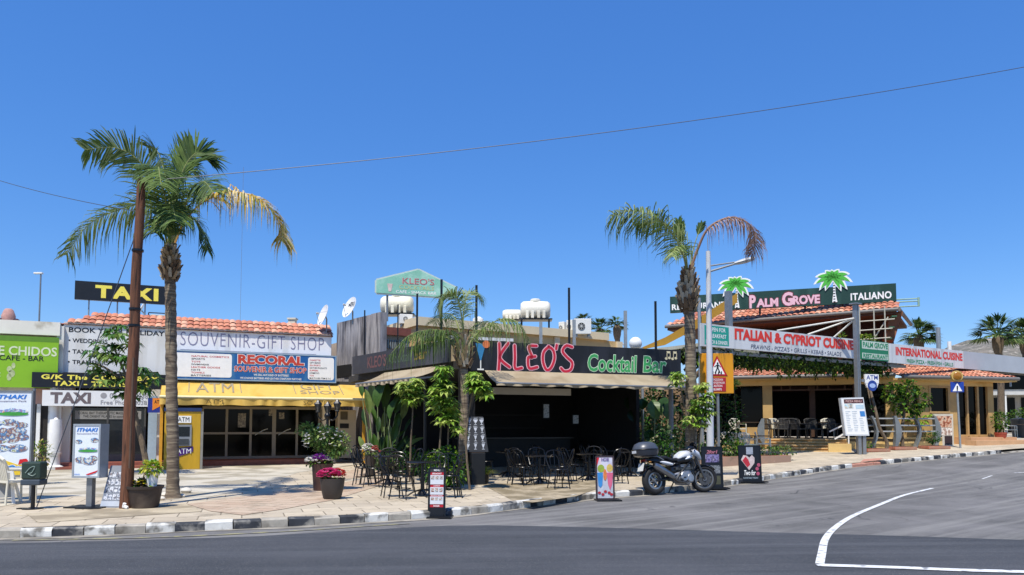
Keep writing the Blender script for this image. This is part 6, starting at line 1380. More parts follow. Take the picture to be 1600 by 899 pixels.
for _ in range(26): p = Vector((random.uniform(-22, 8) * k, random.uniform(-12, 5) * k, random.uniform(35, 42) * k)); [leaf(mb, p, (math.cos(a_), math.sin(a_) - .3, .5), .045, .035, .1) for a_ in (0, 1.25, 2.5, 3.75, 5)]
mb.build('blossom', mat('yellow_petal', '#d9c22c', .5, .1, 20), t)
mb = MB()
for _ in range(30): d = rdir(0, 1); leaf(mb, (-2 * k, 0, 35 * k), d, .26, .05, .2, 0)
mb.build('dark_leaves', mat('maroon_leaf', '#4a3a34', .5, .25, 20), t)
mb = MB(); mb.tube([(-22 * k, -20 * k, 3 * k), (-20 * k, -21.5 * k, 9 * k)], .03).tube([(-20 * k, -21.5 * k, 4 * k), (-15 * k, -22 * k, 2.5 * k)], .03); mb.build('white_mark', WHTTX, t)
b2 = base + Vector((10 * k, 1 * k, 31 * k)); t = pot('flower_pot', 'white pot with yellow green leaves standing inside the wide brown pot', b2, [(6.5 * k, 0), (9 * k, 17 * k), (9.4 * k, 23 * k)], WHITE)
mb = MB(); blob_leaves(mb, (-2 * k, 0, 30 * k), (14 * k, 10 * k, 9 * k), 170, .13, .07, 2); mb.build('foliage', [mat('lime_leaf', '#87b037'), mat('pale_yellow_leaf', '#c3c04a', .5, .2, 20, trans=.3)], t)
base = gp(503, 767, PAV); k = base.y / F
t = pot('plant_pot', 'tall brown pot with purple and white petunias under a white flowered bush', base, [(12.5 * k, 0), (13 * k, 3 * k), (15.5 * k, 36 * k), (17 * k, 42 * k)], mat('red_brown_pot', '#4e3329', .6, .15, 3))
mb = MB(); blob_leaves(mb, (-3 * k, 0, 45 * k), (22 * k, 16 * k, 9 * k), 300, .08, .05, 3); mb.build('foliage', GREENS, t)
def petals(t, c, rad, n, L_, m, zmin=-.2):
    mb = MB()
    for _ in range(n):
        d = rdir(zmin, 1); p = Vector((c[0] + rad[0] * d.x, c[1] + rad[1] * d.y, c[2] + rad[2] * d.z))
        for q in range(5): a_ = q * 1.256; leaf(mb, p, (math.cos(a_) + d.x * .6, math.sin(a_) + d.y * .6, .5 + d.z * .5), L_, L_ * .85, .1)
    return mb.build('blossom', m, t)
petals(t, (-1 * k, -4 * k, 48 * k), (13 * k, 10 * k, 8 * k), 90, .06, mat('purple_petal', '#a345b5', .5, .15, 20, trans=.3)); petals(t, (-4 * k, 0, 45 * k), (22 * k, 16 * k, 9 * k), 90, .055, mat('white_petal', '#efece6', .6, .04, 20, trans=.2))
b2 = base + Vector((7 * k, 7 * k, 40 * k)); t = thing('flowering_bush', 'round green bush with many white flowers above the petunia pot', 'bush', b2)
mb = MB(); 
for cx, cz, rx, rz, n in ((0, 42, 30, 18, 520), (22, 32, 22, 20, 380), (-24, 52, 15, 11, 200), (10, 20, 22, 12, 260)): blob_leaves(mb, ((cx - 9) * k, 0, (cz + 2) * k), (rx * k, rx * k * .8, rz * k), int(n * 1.3), .11, .06, 3, .4)
mb.build('foliage', [mat('bush_green', '#7b9a48', .5, .25, 20, trans=.25), mat('bush_pale', '#a9b868', .5, .2, 20, trans=.25), mat('bush_dark', '#4c6c30', .5, .25, 20, trans=.2)], t)
mb = MB()
for a_ in range(6): mb.tube([(0, 0, -.05), (.1 * math.cos(a_), .1 * math.sin(a_), 15 * k), (20 * k * math.cos(a_), 14 * k * math.sin(a_), 40 * k)], [.03, .022, .01], 5)
mb.build('stem', BARK, t, smooth=True)
petals(t, (-5 * k, -4 * k, 37 * k), (33 * k, 27 * k, 22 * k), 70, .05, mat('white_petal', '#e6e0e4'), -.5)
base = gp(519, 780, PAV); k = base.y / F
t = pot('plant_pot', 'dark rounded pot with bright pink petunias in front of the tall brown pot', base, [(12 * k, 0), (14 * k, 3 * k), (17.5 * k, 18 * k), (18.5 * k, 27 * k), (19 * k, 32 * k)], POTG)
mb = MB(); blob_leaves(mb, (0, 0, 34 * k), (17 * k, 15 * k, 8 * k), 200, .07, .045, 3); mb.build('foliage', GREENS, t)
petals(t, (-4 * k, -4 * k, 36 * k), (17 * k, 12 * k, 10 * k), 120, .06, mat('pink_petal', '#e04f8e', .5, .12, 20, trans=.3)); petals(t, (9 * k, 0, 37 * k), (10 * k, 10 * k, 9 * k), 50, .055, mat('coral_petal', '#d9584e', .5, .12, 20, trans=.3))
# ---- three-armed lantern lamp
base = gp(501, 757, PAV); base = Vector((base.x, base.y + .6, base.z)); t = thing('lantern_post', 'black lamp post with three lanterns in front of the yellow awning', 'street lamp', base); k = base.y / F
zz_ = lambda v: at(501, v, base.y).z - base.z
MB().tube([(0, 0, 0), (0, 0, zz_(640))], [.05, .035]).lathe([(.12, 0), (.12, .25), (.06, .35)], 10).build('pole', BLACKM, t, smooth=True)
for dx, v0 in ((-15, 642), (0, 645), (15, 641)):
    z = zz_(v0); x = dx * k; lt = MB(); lt.lathe([(.05, -.02), (.045, 0), (.09, .16), (.001, .16)], 6, (x, 0, z)); lt.build('lantern', mat('lantern_glass', '#5d5a52', .25, .1), t)
    mb = MB(); mb.lathe([(.11, .16), (.11, .175), (.06, .23), (.02, .28), (.001, .3)], 6, (x, 0, z))
    for q in range(6): a_ = q * math.pi / 3; mb.bar((x + .046 * math.cos(a_), .046 * math.sin(a_), z), (x + .092 * math.cos(a_), .092 * math.sin(a_), z + .165), .014, .014)
    mb.lathe([(.05, -.05), (.055, -.02)], 6, (x, 0, z)); mb.build('lantern_cap', BLACKM, t)
    if dx: MB().tube(crspline([(0, 0, zz_(653)), (x * .5, 0, zz_(657)), (x, 0, zz_(650)), (x, 0, z)], 10), .018, 6).build('arm', BLACKM, t, smooth=True)
MB().ball((0, 0, zz_(650)), .09, 10).build('hub', BLACKM, t, smooth=True)
# ---- signs standing on the left pavement
def amuse(bd, price=True):
    """printed panel of the amusement park boards"""
    bd.text([('ITHAKI', .14, .86, .905, .955)] if price else [('ITHAKI', .12, .9, .86, .93)], mat('sky_blue_print', '#2b76c8', .5, .06), bold=.03, shear=.25)
    bd.text([('Amusement Park', .12, .86, .870, .890)] if price else [('Amusement Park', .12, .9, .81, .835)], mat('purple_grey_print', '#5c5878'), bold=.01)
    cols = ['#2f5d34', '#c9d7d9', '#8d5a3c', '#3d7fae', '#e6e2d8', '#7a8f4a']; mb = MB(); mc = collage('park_photos', cols, 11)
    rng = [(.2, .62, .13, .035), (.5, .63, .2, .04), (.75, .6, .16, .035), (.3, .52, .2, .05), (.65, .53, .24, .045), (.25, .43, .2, .05), (.55, .44, .18, .05), (.8, .46, .14, .04), (.3, .33, .2, .04), (.68, .33, .24, .045)] if price else [(.2, .67, .13, .04), (.78, .70, .15, .045), (.3, .33, .22, .06), (.6, .3, .26, .06), (.75, .36, .16, .05)]
    for i, (a, b, ra, rb) in enumerate(rng): mb.ell(bd.X(a), bd.Z(b), ra * bd.w, rb * bd.h, -bd.t / 2 - .004 - .0012 * (i % 5))
    mb.build('photo_print', mc, bd.root)
    z0 = .75 if price else .52; mb = MB(); mb.ell(bd.X(.55), bd.Z(z0 - .02), .36 * bd.w, .022 * bd.h, -bd.t / 2 - .0105); mb.build('grass_print', mat('grass_print', '#3f9a3c', .5, .1), bd.root)
    mb = MB()
    for a, b in ((.3, .01), (.42, .02), (.55, .035), (.7, .02), (.82, .01)): mb.ell(bd.X(a), bd.Z(z0 + b), .08 * bd.w, .016 * bd.h, -bd.t / 2 - .012)
    mb.build('ride_print', collage('ride_colours', ['#c8433f', '#e9e3da', '#4c8fc4', '#d9708a'], 16), bd.root)
base = gp(46, 783, PAV); FF = Frame((base.x - 5, base.y), (base.x, base.y))
def fboard(name, label, u0, u1, vt, vb, Y, m, thick, ang=0.0, edge=None, cat='sign'):
    a, b = at(u0, (vt + vb) / 2, Y), at(u1, (vt + vb) / 2, Y); L_ = b.x - a.x
    fr = Frame((a.x, Y), (a.x + L_ * math.cos(ang), Y + L_ * math.sin(ang)))
    bd = Board(name, label, cat, fr, 0, u0, u1, vt, vb, (u0 + u1) / 2, m, thick, edge=edge); return bd
bd = fboard('park_banner', 'tall white amusement park banner with a yellow foot at the left edge', -18, 51, 611, 745, base.y, mat('park_white', '#dfe6ec', .5, .03), .05, .06, edge=GREYM)
amuse(bd)
x0, x1 = bd.X(.02), bd.X(.98); y_ = -bd.t / 2 - .006
MB().prism([(x0, bd.Z(.02)), (x1, bd.Z(.02)), (x1, bd.Z(.13)), (bd.X(.7), bd.Z(.14)), (bd.X(.45), bd.Z(.185)), (x0, bd.Z(.21))], y_, y_ + .005).build('yellow_print', mat('banner_yellow', '#e6c32e', .5, .05), bd.root)
bd.text([('30m', .36, .86, .075, .135)], mat('light_blue_print', '#2f7fc4', .5, .05), bold=.06, outline=(WHTTX, .13), lift=.012, shear=.15)
MB().prism([(bd.X(.72), bd.Z(.14)), (bd.X(.95), bd.Z(.18)), (bd.X(.9), bd.Z(.21)), (bd.X(.75), bd.Z(.2))], y_ - .003, y_ - .0005).build('red_print', REDTX, bd.root)
for f in (.04, .97): bd.post(f, PAV, .028, GREYM, dy=.05, top=bd.h + .05)
base = gp(147, 793, PAV)
bd = fboard('park_light_box', 'white light box with amusement park pictures on a grey post near the wooden pole', 121, 163, 663, 746, base.y, mat('park_white', '#dfe6ec'), .22, -.12, edge=mat('box_grey_frame', '#a6adb2', .4, .08, metal=.3))
amuse(bd, False)
MB().prism([(bd.X(.5), bd.Z(.06)), (bd.X(.72), bd.Z(.1)), (bd.X(.95), bd.Z(.14)), (bd.X(.85), bd.Z(.09)), (bd.X(.6), bd.Z(.05))], -bd.t / 2 - .01, -bd.t / 2 - .004).build('red_print', REDTX, bd.root)
bd.text([('ithaki', .08, .28, .05, .075)], mat('sky_blue_print', '#2b76c8'), bold=.01)
zl = PAV - bd.zb; MB().box(bd.X(.55) - .055, bd.X(.55) + .055, -.05, .05, zl, 0).build('post', GREYM, bd.root); MB().box(-.34, .36, -.22, .22, zl, zl + .025).box(-.05, .4, -.3, -.221, zl, zl + .02).build('base_plate', BLACKM, bd.root)
# litter bin on a post
base = gp(51, 796, PAV); k = base.y / F; t = thing('litter_bin', 'dark green bin with pale emblem on a black post below the tall banner', 'bin', base)
MB().tube([(0, 0, 0), (0, 0, 40 * k)], .035).build('post', BLACKM, t, smooth=True); MB().lathe([(.17, 0), (.17, .015), (.05, .03)], 14).box(-.26, .16, -.05, .05, 0, .02).build('foot', BLACKM, t)
MB().box(-15 * k, 15 * k, -.1, .12, 46 * k, 73 * k).build('body', mat('bin_green', '#27392f', .5, .15, 4), t, bevel=.03); MB().box(-15.2 * k, 15.2 * k, -.11, .125, 37 * k, 46 * k).build('bin_base', mat('bin_slate', '#3c4650', .5, .12, 4), t, bevel=.02)
mb = MB(); c = crspline([(-7 * k, -.113, 56 * k), (0, -.113, 64 * k), (7 * k, -.113, 66 * k), (3 * k, -.113, 57 * k), (-3 * k, -.113, 55 * k), (4 * k, -.113, 52 * k), (9 * k, -.113, 55 * k)], 30); mb.tube(c, .006, 4); mb.build('emblem', mat('pale_emblem', '#8fa39a', .5, .1), t)
# white chairs and easel
p = gp(22, 787, PAV); copy_tree(cb, p, 2.6, 'white plastic garden chair behind the tall banner at the left edge')
base = gp(4, 788, PAV); t = thing('folding_board', 'white framed folding board cut off by the left edge below the banner', 'board', base, .3)
for s in (0, .35): pass
mb = MB(); mb.bar((-.3, 0, 0), (-.2, .15, .62), .05, .03).bar((.18, 0, 0), (.08, .15, .62), .05, .03).bar((-.2, .15, .6), (.1, .15, .6), .03, .05).bar((-.3, .4, 0), (-.2, .17, .6), .05, .03).bar((.18, .4, 0), (.08, .17, .6), .05, .03); mb.build('frame', WHITE, t); mb = MB(); mb._add([(-.27, .03, .12), (.15, .03, .12), (.08, .14, .58), (-.2, .14, .58)], [(0, 1, 2, 3)]); mb.build('sheet', mat('grey_sheet', '#8f8f8c', .6, .1), t)
base = gp(62, 757, PAV); bush('potted_shrub', 'yellowish bushy plant behind the dark green bin', 'shrub', base, (.26, .22, .38), 240, .14, .05, [GREENS[1], GREENS[0], mat('straw_leaf', '#b3a35a', .6, .2, 20, trans=.2)], stem=.4)
# leaning picture board
base = gp(173, 794, PAV); k = base.y / F; t = thing('picture_board', 'leaning grey picture board covered in small photos beside the wooden pole', 'board', base, -.05)
M = Matrix.Rotation(R(-14), 4, 'X'); mb = MB().prism([(-17 * k, 0), (15 * k, 0), (15 * k, 66 * k), (-11 * k, 66 * k)], -.015, .015); mb.xf(M); mb.build('board', mat('grey_board_dull', '#8b9097', .5, .1, 5), t)
mb = MB()
for r_ in range(4):
    for c_ in range(4): x = (-13 + 7 * c_) * k + .004 * r_; z = (12 + 11.5 * r_) * k; mb.box(x, x + 5.8 * k, -.021, -.016, z, z + 9 * k)
mb.xf(M); mb.build('photo_print', collage('grey_photos', ['#20242c', '#8790a0', '#e0e2e6', '#4a5262', '#b7a7a0'], 14), t)
mb = MB().box(-16 * k, 14 * k, -.021, -.016, 2 * k, 10 * k); mb.xf(M); mb.build('caption_print', mat('pale_caption', '#b9c0c8', .5, .08), t)
mb = MB().bar((-.1, .42, 0), (-.1, .2, 60 * k), .03, .02).bar((.1, .42, 0), (.1, .2, 60 * k), .03, .02); mb.build('prop', BLACKM, t)
# ---- boards along the kerb
def aboard(name, label, u, vb, wpx, hpx, h0, ang, m, edge, foot=True, lean=4):
    base = gp(u, vb, h0); k = base.y / F; t = thing(name, label, 'board', base, ang); w_ = wpx * k / 2; h = hpx * k
    M = Matrix.Rotation(R(-lean), 4, 'X'); mb = MB().box(-w_, w_, -.012, .012, .05, h); mb.xf(M); mb.build('panel', m, t)
    mb = MB()
    for x in (-w_, w_): mb.box(x - .018, x + .018, -.02, .02, 0, h + .01)
    mb.box(-w_, w_, -.02, .02, h - .01, h + .025).box(-w_, w_, -.02, .02, .03, .06); mb.xf(M); mb.build('frame', edge, t)
    if foot: mb = MB().box(-w_ - .02, w_ + .14, -.16, .22, 0, .03); mb.build('foot', BLACKM, t)
    def pr(a, b, c, d, mm, nm, lift=.004):
        mb = MB().box(-w_ + 2 * w_ * a, -w_ + 2 * w_ * b, -.012 - lift, -.0125, .05 + (h - .05) * c, .05 + (h - .05) * d); mb.xf(M); return mb.build(nm, mm, t)
    def tx(lines, mm, bold=.02, **kw):
        o = lettering([(s, -w_ + 2 * w_ * a, -w_ + 2 * w_ * b, .05 + (h - .05) * c, .05 + (h - .05) * d) for s, a, b, c, d in lines], t, mm, y=-.024, bold=bold, **kw)
        for q in t.children:
            if q.name.startswith('lettering') and not q.get('tilted'): q.data.transform(M); q['tilted'] = 1
        return o
    def el(a, b, ra, rb, mm, nm, lift=.008):
        mb = MB().ell(-w_ + 2 * w_ * a, .05 + (h - .05) * b, 2 * w_ * ra, h * rb, -.012 - lift); mb.xf(M); return mb.build(nm, mm, t)
    def pg(pts, mm, nm, lift=.008):
        mb = MB().prism([(-w_ + 2 * w_ * a, .05 + (h - .05) * b) for a, b in pts], -.012 - lift, -.0125); mb.xf(M); return mb.build(nm, mm, t)
    return t, pr, tx, el, pg
t, pr, tx, el, pg = aboard('menu_board', 'narrow red and white photo menu board standing at the kerb', 682, 810, 24, 76, .0, -.05, mat('menu_red', '#b51f2a', .45, .06), BLACKM)
pr(0, 1, 0, .17, BLACK, 'base_print'); pr(.02, .98, .93, 1.0, mat('dark_header', '#3a3634', .5, .1), 'header_print', .006)
for a, b in ((.66, .86), (.44, .60), (.235, .40)): pr(.06, .94, a, b, mat('menu_pale', '#d5d6d8', .5, .04), 'sheet_print', .006)
MC = collage('food_photos', ['#3a2b26', '#a05a3c', '#d9d2c4', '#4a5a6a', '#c98a5a'], 30)
mb_rows = ((.77, .84), (.50, .58), (.32, .38))
for a, b in mb_rows:
    for c_ in range(3): pr(.13 + .27 * c_, .33 + .27 * c_, a, b, MC, 'food_print', .009)
tx([('MENU', .3, .7, .945, .985), ('BREAKFAST', .2, .8, .875, .91), ('LUNCH', .3, .7, .615, .645), ('SNACKS & DRINKS', .12, .88, .41, .43), ('DINNER', .3, .7, .18, .215)], WHTTX, .015)
t, pr, tx, el, pg = aboard('ice_cream_board', 'colourful board with tall iced drinks standing at the kerb left of the motorcycle', 946, 783, 27, 68, .0, .10, mat('drink_board', '#b9bcc4', .4, .15, 8), mat('board_dark_edge', '#3c3033', .5, .1))
pr(.03, .97, .55, .98, collage('pastel_print', ['#b7a7bf', '#c9ccd6', '#d8c2c9', '#a5b3c6'], 6), 'backdrop_print', .003)
pg([(.05, .62), (.38, .62), (.33, .32), (.22, .26), (.1, .32)], mat('blue_drink', '#3a86c4', .4, .1), 'drink_print'); pg([(.6, .62), (.97, .62), (.9, .33), (.78, .2), (.67, .33)], mat('pink_drink', '#d0637f', .4, .12), 'drink_print')
el(.27, .72, .2, .09, mat('green_scoop', '#94a83a', .5, .15, 20), 'scoop_print'); el(.78, .73, .18, .09, mat('yellow_scoop', '#cfb25a', .5, .15, 20), 'scoop_print'); el(.5, .57, .1, .13, mat('orange_scoop', '#d77a3f', .5, .15, 20), 'scoop_print', .011)
pg([(0, .98), (.18, .98), (.05, .8), (0, .78)], REDTX, 'corner_print'); tx([('ICE', .3, .75, .9, .97)], mat('violet_print', '#6d5a8f', .5, .1), .03)
for a, b in ((.15, .14), (.35, .1), (.5, .17), (.72, .14), (.85, .1)): el(a, b, .09, .03, mat('berry_red', '#a8262f', .4, .15, 20), 'berry_print', .011)
t, pr, tx, el, pg = aboard('cocktail_board', 'black cocktail board with purple picture half hidden behind the motorcycle front wheel', 1114, 764, 31, 64, .03, .05, mat('black_board_print', '#121215', .4, .15), BLACKM)
pr(.16, .86, .62, .82, collage('purple_photo', ['#4b4068', '#8d82b0', '#2a2340', '#b3a6c6'], 12), 'photo_print'); tx([('2for1', .22, .78, .84, .93)], mat('rose_print', '#b06a78', .5, .1), .03, shear=.2); pr(.25, .9, .34, .54, collage('grey_text_print', ['#4c4f52', '#8b8f92', '#2d2f31', '#a9adb0'], 30), 'text_print'); pr(.2, .9, .06, .28, mat('olive_print', '#4a4b35', .5, .2, 10), 'panel_print')
t, pr, tx, el, pg = aboard('cocktail_board', 'black cocktail board with red heart picture standing alone at the kerb', 1173, 754, 34, 56, .03, .08, mat('black_board_print', '#121215'), BLACKM)
pr(.34, .66, .76, .97, collage('grey_head_print', ['#6d7480', '#a3aab4', '#454a52'], 20), 'header_print'); pg([(.08, .6), (.2, .74), (.36, .72), (.48, .66), (.6, .74), (.72, .66), (.7, .5), (.44, .30)], mat('pale_pink_print', '#c9b8b4', .5, .15, 14), 'heart_print'); pg([(.14, .58), (.3, .7), (.42, .6), (.5, .46), (.36, .38)], mat('heart_red', '#b52b36', .5, .15, 10), 'heart_print', .011)
tx([('Two for', .2, .74, .15, .30)], WHTTX, .02, shear=.25); tx([('COCKTAILS TODAY', .15, .85, .05, .10)], mat('pale_text', '#a9b9c2'), .01)
for a, b in ((.85, .2), (.82, .34), (.9, .45)): el(a, b, .08, .05, mat('rose_flower', '#b0506a', .5, .2, 20), 'flower_print')
# ---- chalk board on a planter box
base = gp(744, 757, PAV); k = base.y / F; t = thing('planter_box', 'black planter box beside the small palm carrying the tilted chalk board', 'planter', base, K.ang)
MB().box(-11 * k, 11 * k, -.2, .2, 0, 49 * k).build('box', mat('planter_black', '#161819', .6, .15), t, bevel=.015); MB().box(-10 * k, 10 * k, -.18, .18, 49 * k, 49.5 * k).build('soil', SOIL, t)
b2 = base + Vector((0, -.05, 50 * k)); t = thing('chalk_board', 'tilted black menu board with white cocktail drawings on top of the planter box', 'board', b2, .1)
pl = [(-19 * k, 0), (19 * k, 0), (11 * k, 56 * k), (-16 * k, 56 * k)]; M = Matrix.Rotation(R(-12), 4, 'X')
mb = MB().prism(pl, -.02, .02); mb.xf(M); mb.build('panel', mat('chalkboard', '#23262c', .6, .15, 5), t)
mb = MB()
for i in range(4):
    for j in range(3):
        cx, cz = (-13 + 12 * j) * k * (1 - .07 * i), (7 + 13 * i) * k; w_ = random.uniform(2.2, 4.2) * k
        mb.prism([(cx - w_, cz + 5 * k), (cx + w_, cz + 5 * k), (cx + w_ * .3, cz), (cx - w_ * .3, cz)], -.028, -.0205).box(cx - .4 * k, cx + .4 * k, -.028, -.0205, cz - 2.5 * k, cz).box(cx - 2 * k, cx + 2.2 * k, -.028, -.0205, cz - 3.4 * k, cz - 2.6 * k)
        for q in range(3): mb.box(cx - 4 * k + random.uniform(0, 3) * k, cx + 2 * k + random.uniform(0, 2) * k, -.026, -.0205, cz + (5.6 + q * .9) * k, cz + (6.0 + q * .9) * k)
mb.xf(M); mb.build('chalk_drawing', mat('chalk_white', '#b9bec8', .8, .25, 20), t)
# ---- plants of the bar
bush('shrub', 'dense dark leafy shrub at the foot of the small palm', 'shrub', gp(697, 765, PAV), (.52, .4, .52), 760, .14, .08, GREENS, flowers=(mat('small_white_flower', '#d5d2c4', .5, .1), 14, .04))
b = thing('grass_plant', 'yellow green grassy plant right of the black planter box', 'plant', gp(754, 756, PAV)); mb = MB(); k = b.location.y / F
for _ in range(150): d = rdir(.45, 1); leaf(mb, (random.uniform(-.08, .08), random.uniform(-.08, .08), .2), d, random.uniform(.35, .55), .025, .35, random.randrange(2))
mb.build('foliage', [GREENS[1], mat('straw_green', '#a9a651', .6, .2, 20, trans=.3)], b); MB().lathe([(.15, 0), (.18, .25), (.001, .25)], 12).build('pot', BLACK, b)
def umb_plant(label, u, vb, clusters, stems, Ydy=0, L_=.34, n=8, wd=.11):
    base = gp(u, vb, PAV); base.y += 0; t = thing('umbrella_plant', label, 'plant', base); Y = base.y; AA = lambda a, b, dy=0: at(a, b, Y + dy) - base
    mb = MB()
    for s in stems: mb.tube(crspline([AA(*p) for p in s], 10), [.03 - .0018 * i for i in range(10)], 6)
    mb.build('stem', BARK, t, smooth=True); mb = MB()
    for (cu, cv, rr, cnt) in clusters:
        for _ in range(int(cnt * 2.6)): whorl(mb, AA(cu + random.uniform(-rr, rr), cv + random.uniform(-rr, rr), random.uniform(-.4, .4)), n, L_ * .74, wd * .9, .62, random.choice((0, 0, 1, 1, 2)), .35)
    mb.build('foliage', [mat('bright_umbrella_leaf', '#84a83c', .38, .2, 10, trans=.25), mat('lime_umbrella_leaf', '#b4c566', .38, .15, 10, trans=.3), mat('deep_umbrella_leaf', '#4a6d28', .4, .25, 10, trans=.2)], t); return t
umb_plant('tall umbrella plant with bright hanging leaves left of the small palm', 690, 764, [(693, 580, 7, 6), (690, 598, 10, 9), (688, 615, 12, 10), (697, 632, 12, 10), (706, 652, 9, 7), (684, 636, 9, 5), (715, 672, 6, 3), (694, 655, 8, 5)], [[(690, 764), (687, 700), (692, 640), (696, 580)], [(698, 764), (700, 690), (702, 640)]])
umb_plant('umbrella plant with leaves hanging right of the small palm trunk', 734, 766, [(742, 590, 7, 6), (750, 602, 9, 8), (758, 614, 8, 6), (738, 606, 6, 4)], [[(734, 766), (728, 690), (735, 630), (745, 595)]])
umb_plant('umbrella plant in front of the bar side between the banana leaves and the post', 640, 754, [(632, 606, 8, 6), (645, 612, 9, 7), (650, 600, 7, 4), (638, 625, 8, 5), (655, 622, 5, 3)], [[(640, 754), (642, 690), (645, 640), (642, 608)]])
umb_plant('bright umbrella plant behind the motorcycle in front of the grey palm trunk', 1094, 754, [(1096, 606, 7, 6), (1102, 622, 9, 8), (1088, 635, 10, 9), (1105, 640, 9, 7), (1080, 655, 8, 5), (1098, 658, 8, 5), (1060, 592, 9, 7)], [[(1094, 754), (1092, 700), (1098, 620)], [(1088, 754), (1086, 700), (1082, 650)], [(1084, 754), (1078, 680), (1062, 600)]], L_=.30)
umb_plant('umbrella plant with one leaf cluster in front of the crossing sign corner', 1152, 716, [(1146, 598, 5, 5)], [[(1152, 716), (1152, 680), (1147, 605)]], L_=.4)
# bird-of-paradise clump: big paddle leaves
def paddle(mb, base, tip, L_, wd, mi=0, bend=.2, face=(0, -1, 0)):
    """stalk then a broad blade with a folded midrib"""
    base, tip = Vector(base), Vector(tip); mb.tube([base, base.lerp(tip, .5) + Vector((.02, 0, 0)), tip], [.03, .022, .015], 6, mi=2)
    d = (tip - base).normalized(); s = d.cross(Vector(face)).normalized(); n = s.cross(d); N = 9; vs = []
    for i in range(N):
        f = i / (N - 1); p = tip + d * L_ * f - n * bend * L_ * f * f - Vector((0, 0, bend * L_ * .5 * f * f)); wv = wd * math.sin(math.pi * (f * .96 + .02)) ** .7 * .5
        vs += [p - s * wv + n * wv * .35, p, p + s * wv + n * wv * .35]
    mb._add(vs, [(3 * i + j, 3 * i + j + 1, 3 * i + j + 4, 3 * i + j + 3) for i in range(N - 1) for j in range(2)], mi)
base = gp(592, 735, PAV); t = thing('banana_plant', 'tall banana like plants with broad upright leaves at the end of the yellow awning', 'plant', base); Y = base.y; AA = lambda a, b, dy=0: at(a, b, Y + dy) - base; k = Y / F
mb = MB()
BP = [(580, 566, 620, 26, 8, 0, 0), (590, 590, 636, 50, 22, 0, -.1), (598, 601, 636, 46, 19, 0, .2), (585, 577, 648, 42, 13, 1, -.3), (602, 609, 655, 42, 16, 0, -.4), (610, 628, 655, 36, 12, 1, .3), (606, 614, 690, 32, 11, 0, -.5), (582, 570, 704, 26, 8, 1, -.4), (600, 618, 646, 42, 17, 0, .6), (595, 584, 636, 44, 14, 1, .6), (615, 634, 700, 26, 10, 0, .1)]
BP += [(random.uniform(583, 625), random.uniform(574, 640), random.uniform(640, 712), random.uniform(22, 40), random.uniform(7, 13), random.choice((0, 0, 1, 3)), random.uniform(-.5, .7)) for _ in range(16)]
for (u0, u1, vt, L_, wd, mi, dy) in BP:
    paddle(mb, AA(u0, 735, dy), AA(u1, vt, dy), L_ * k, wd * k, mi, random.uniform(.1, .4), (random.uniform(-.9, .9), -1, .1))
blob_leaves(mb, AA(612, 715), (1.1, .4, .5), 260, .16, .08, 1, .3)
mb.build('foliage', [mat('banana_leaf', '#43602a', .35, .2, 5, trans=.25), mat('banana_leaf_pale', '#728549', .35, .2, 5, trans=.25), mat('banana_stalk', '#7e8a5e', .5, .2, 5), mat('banana_leaf_dark', '#2b4420', .4, .2, 5, trans=.2)], t)
for i, (u, v_, lb) in enumerate(((605, 742, 'mixed dark flowering shrubs behind the left cafe tables'), (640, 745, 'dark shrub with small white flowers left of the thin bar post'), (668, 748, 'dark shrub behind the front left cafe table'))):
    bush('shrub', lb, 'shrub', gp(u, v_, PAV) + Vector((0, .5, 0)), (.5, .4, .42), 420, .12, .07, [GREENS[2], GREENS[0], GREENS[2]], flowers=(MATS['small_white_flower'], 16, .05))
base = gp(578, 745, PAV); t = pot('flower_pot', 'small dark pot with white and red flowers left of the café tables', base + Vector((0, 0, .0)), [(.12, 0), (.15, .5), (.17, .62)], POTG); petals(t, (-.08, 0, .78), (.18, .15, .16), 46, .06, mat('white_petal', '#e6e0e4')); petals(t, (.16, -.03, .74), (.12, .1, .14), 26, .06, mat('salmon_petal', '#c9606a', .5, .12, 20, trans=.3))
mb = MB(); blob_leaves(mb, (0, 0, .72), (.22, .2, .16), 130, .09, .05, 2); mb.build('foliage', GREENS[:2], t)
# large dark leaves at the right end of the bar
base = gx(1010, 25.2, PAV); t = thing('monstera_plant', 'large dark leaved climbing plant at the open right end of the bar', 'plant', base); Y = base.y; AA = lambda a, b, dy=0: at(a, b, Y + dy) - base; k = Y / F; mb = MB()
for (u0, u1, v1, L_, wd, mi, dy) in ((1020, 1023, 655, 36, 26, 1, -.2), (1030, 1040, 690, 26, 18, 0, 0), (1000, 992, 660, 26, 22, 2, .2), (1008, 1004, 640, 22, 18, 0, .3), (1035, 1044, 655, 30, 22, 2, .2), (1012, 1014, 690, 22, 16, 0, -.2), (1022, 1036, 640, 24, 18, 0, .4), (1040, 1046, 710, 24, 16, 1, -.3), (995, 984, 640, 22, 18, 2, .5), (1028, 1030, 720, 20, 14, 0, -.3)):
    paddle(mb, AA(u0, 750, dy), AA(u1, v1, dy), L_ * k, wd * k, mi if mi < 2 else 3, random.uniform(.1, .4), (random.uniform(-.4, .4), -1, .2))
blob_leaves(mb, AA(1036, 690), (.8, .5, .9), 320, .18, .12, 2, .3)
mb.build('foliage', [mat('monstera_leaf', '#2c4a22', .35, .25, 6, trans=.2), mat('monstera_leaf_pale', '#4e6a35', .35, .2, 6, trans=.2), mat('banana_stalk', '#7e8a5e'), mat('monstera_leaf_dark', '#1c3018', .35, .25, 6, trans=.15)], t)
base = gp(1052, 752, PAV); bush('shrub', 'leafy shrub with pale flowers behind the motorcycle seat', 'shrub', base + Vector((0, .4, 0)), (.62, .5, .75), 620, .18, .09, [GREENS[0], GREENS[2], MATS['sage_green']], flowers=(mat('cream_flower', '#cfc7a0', .5, .1), 22, .06))
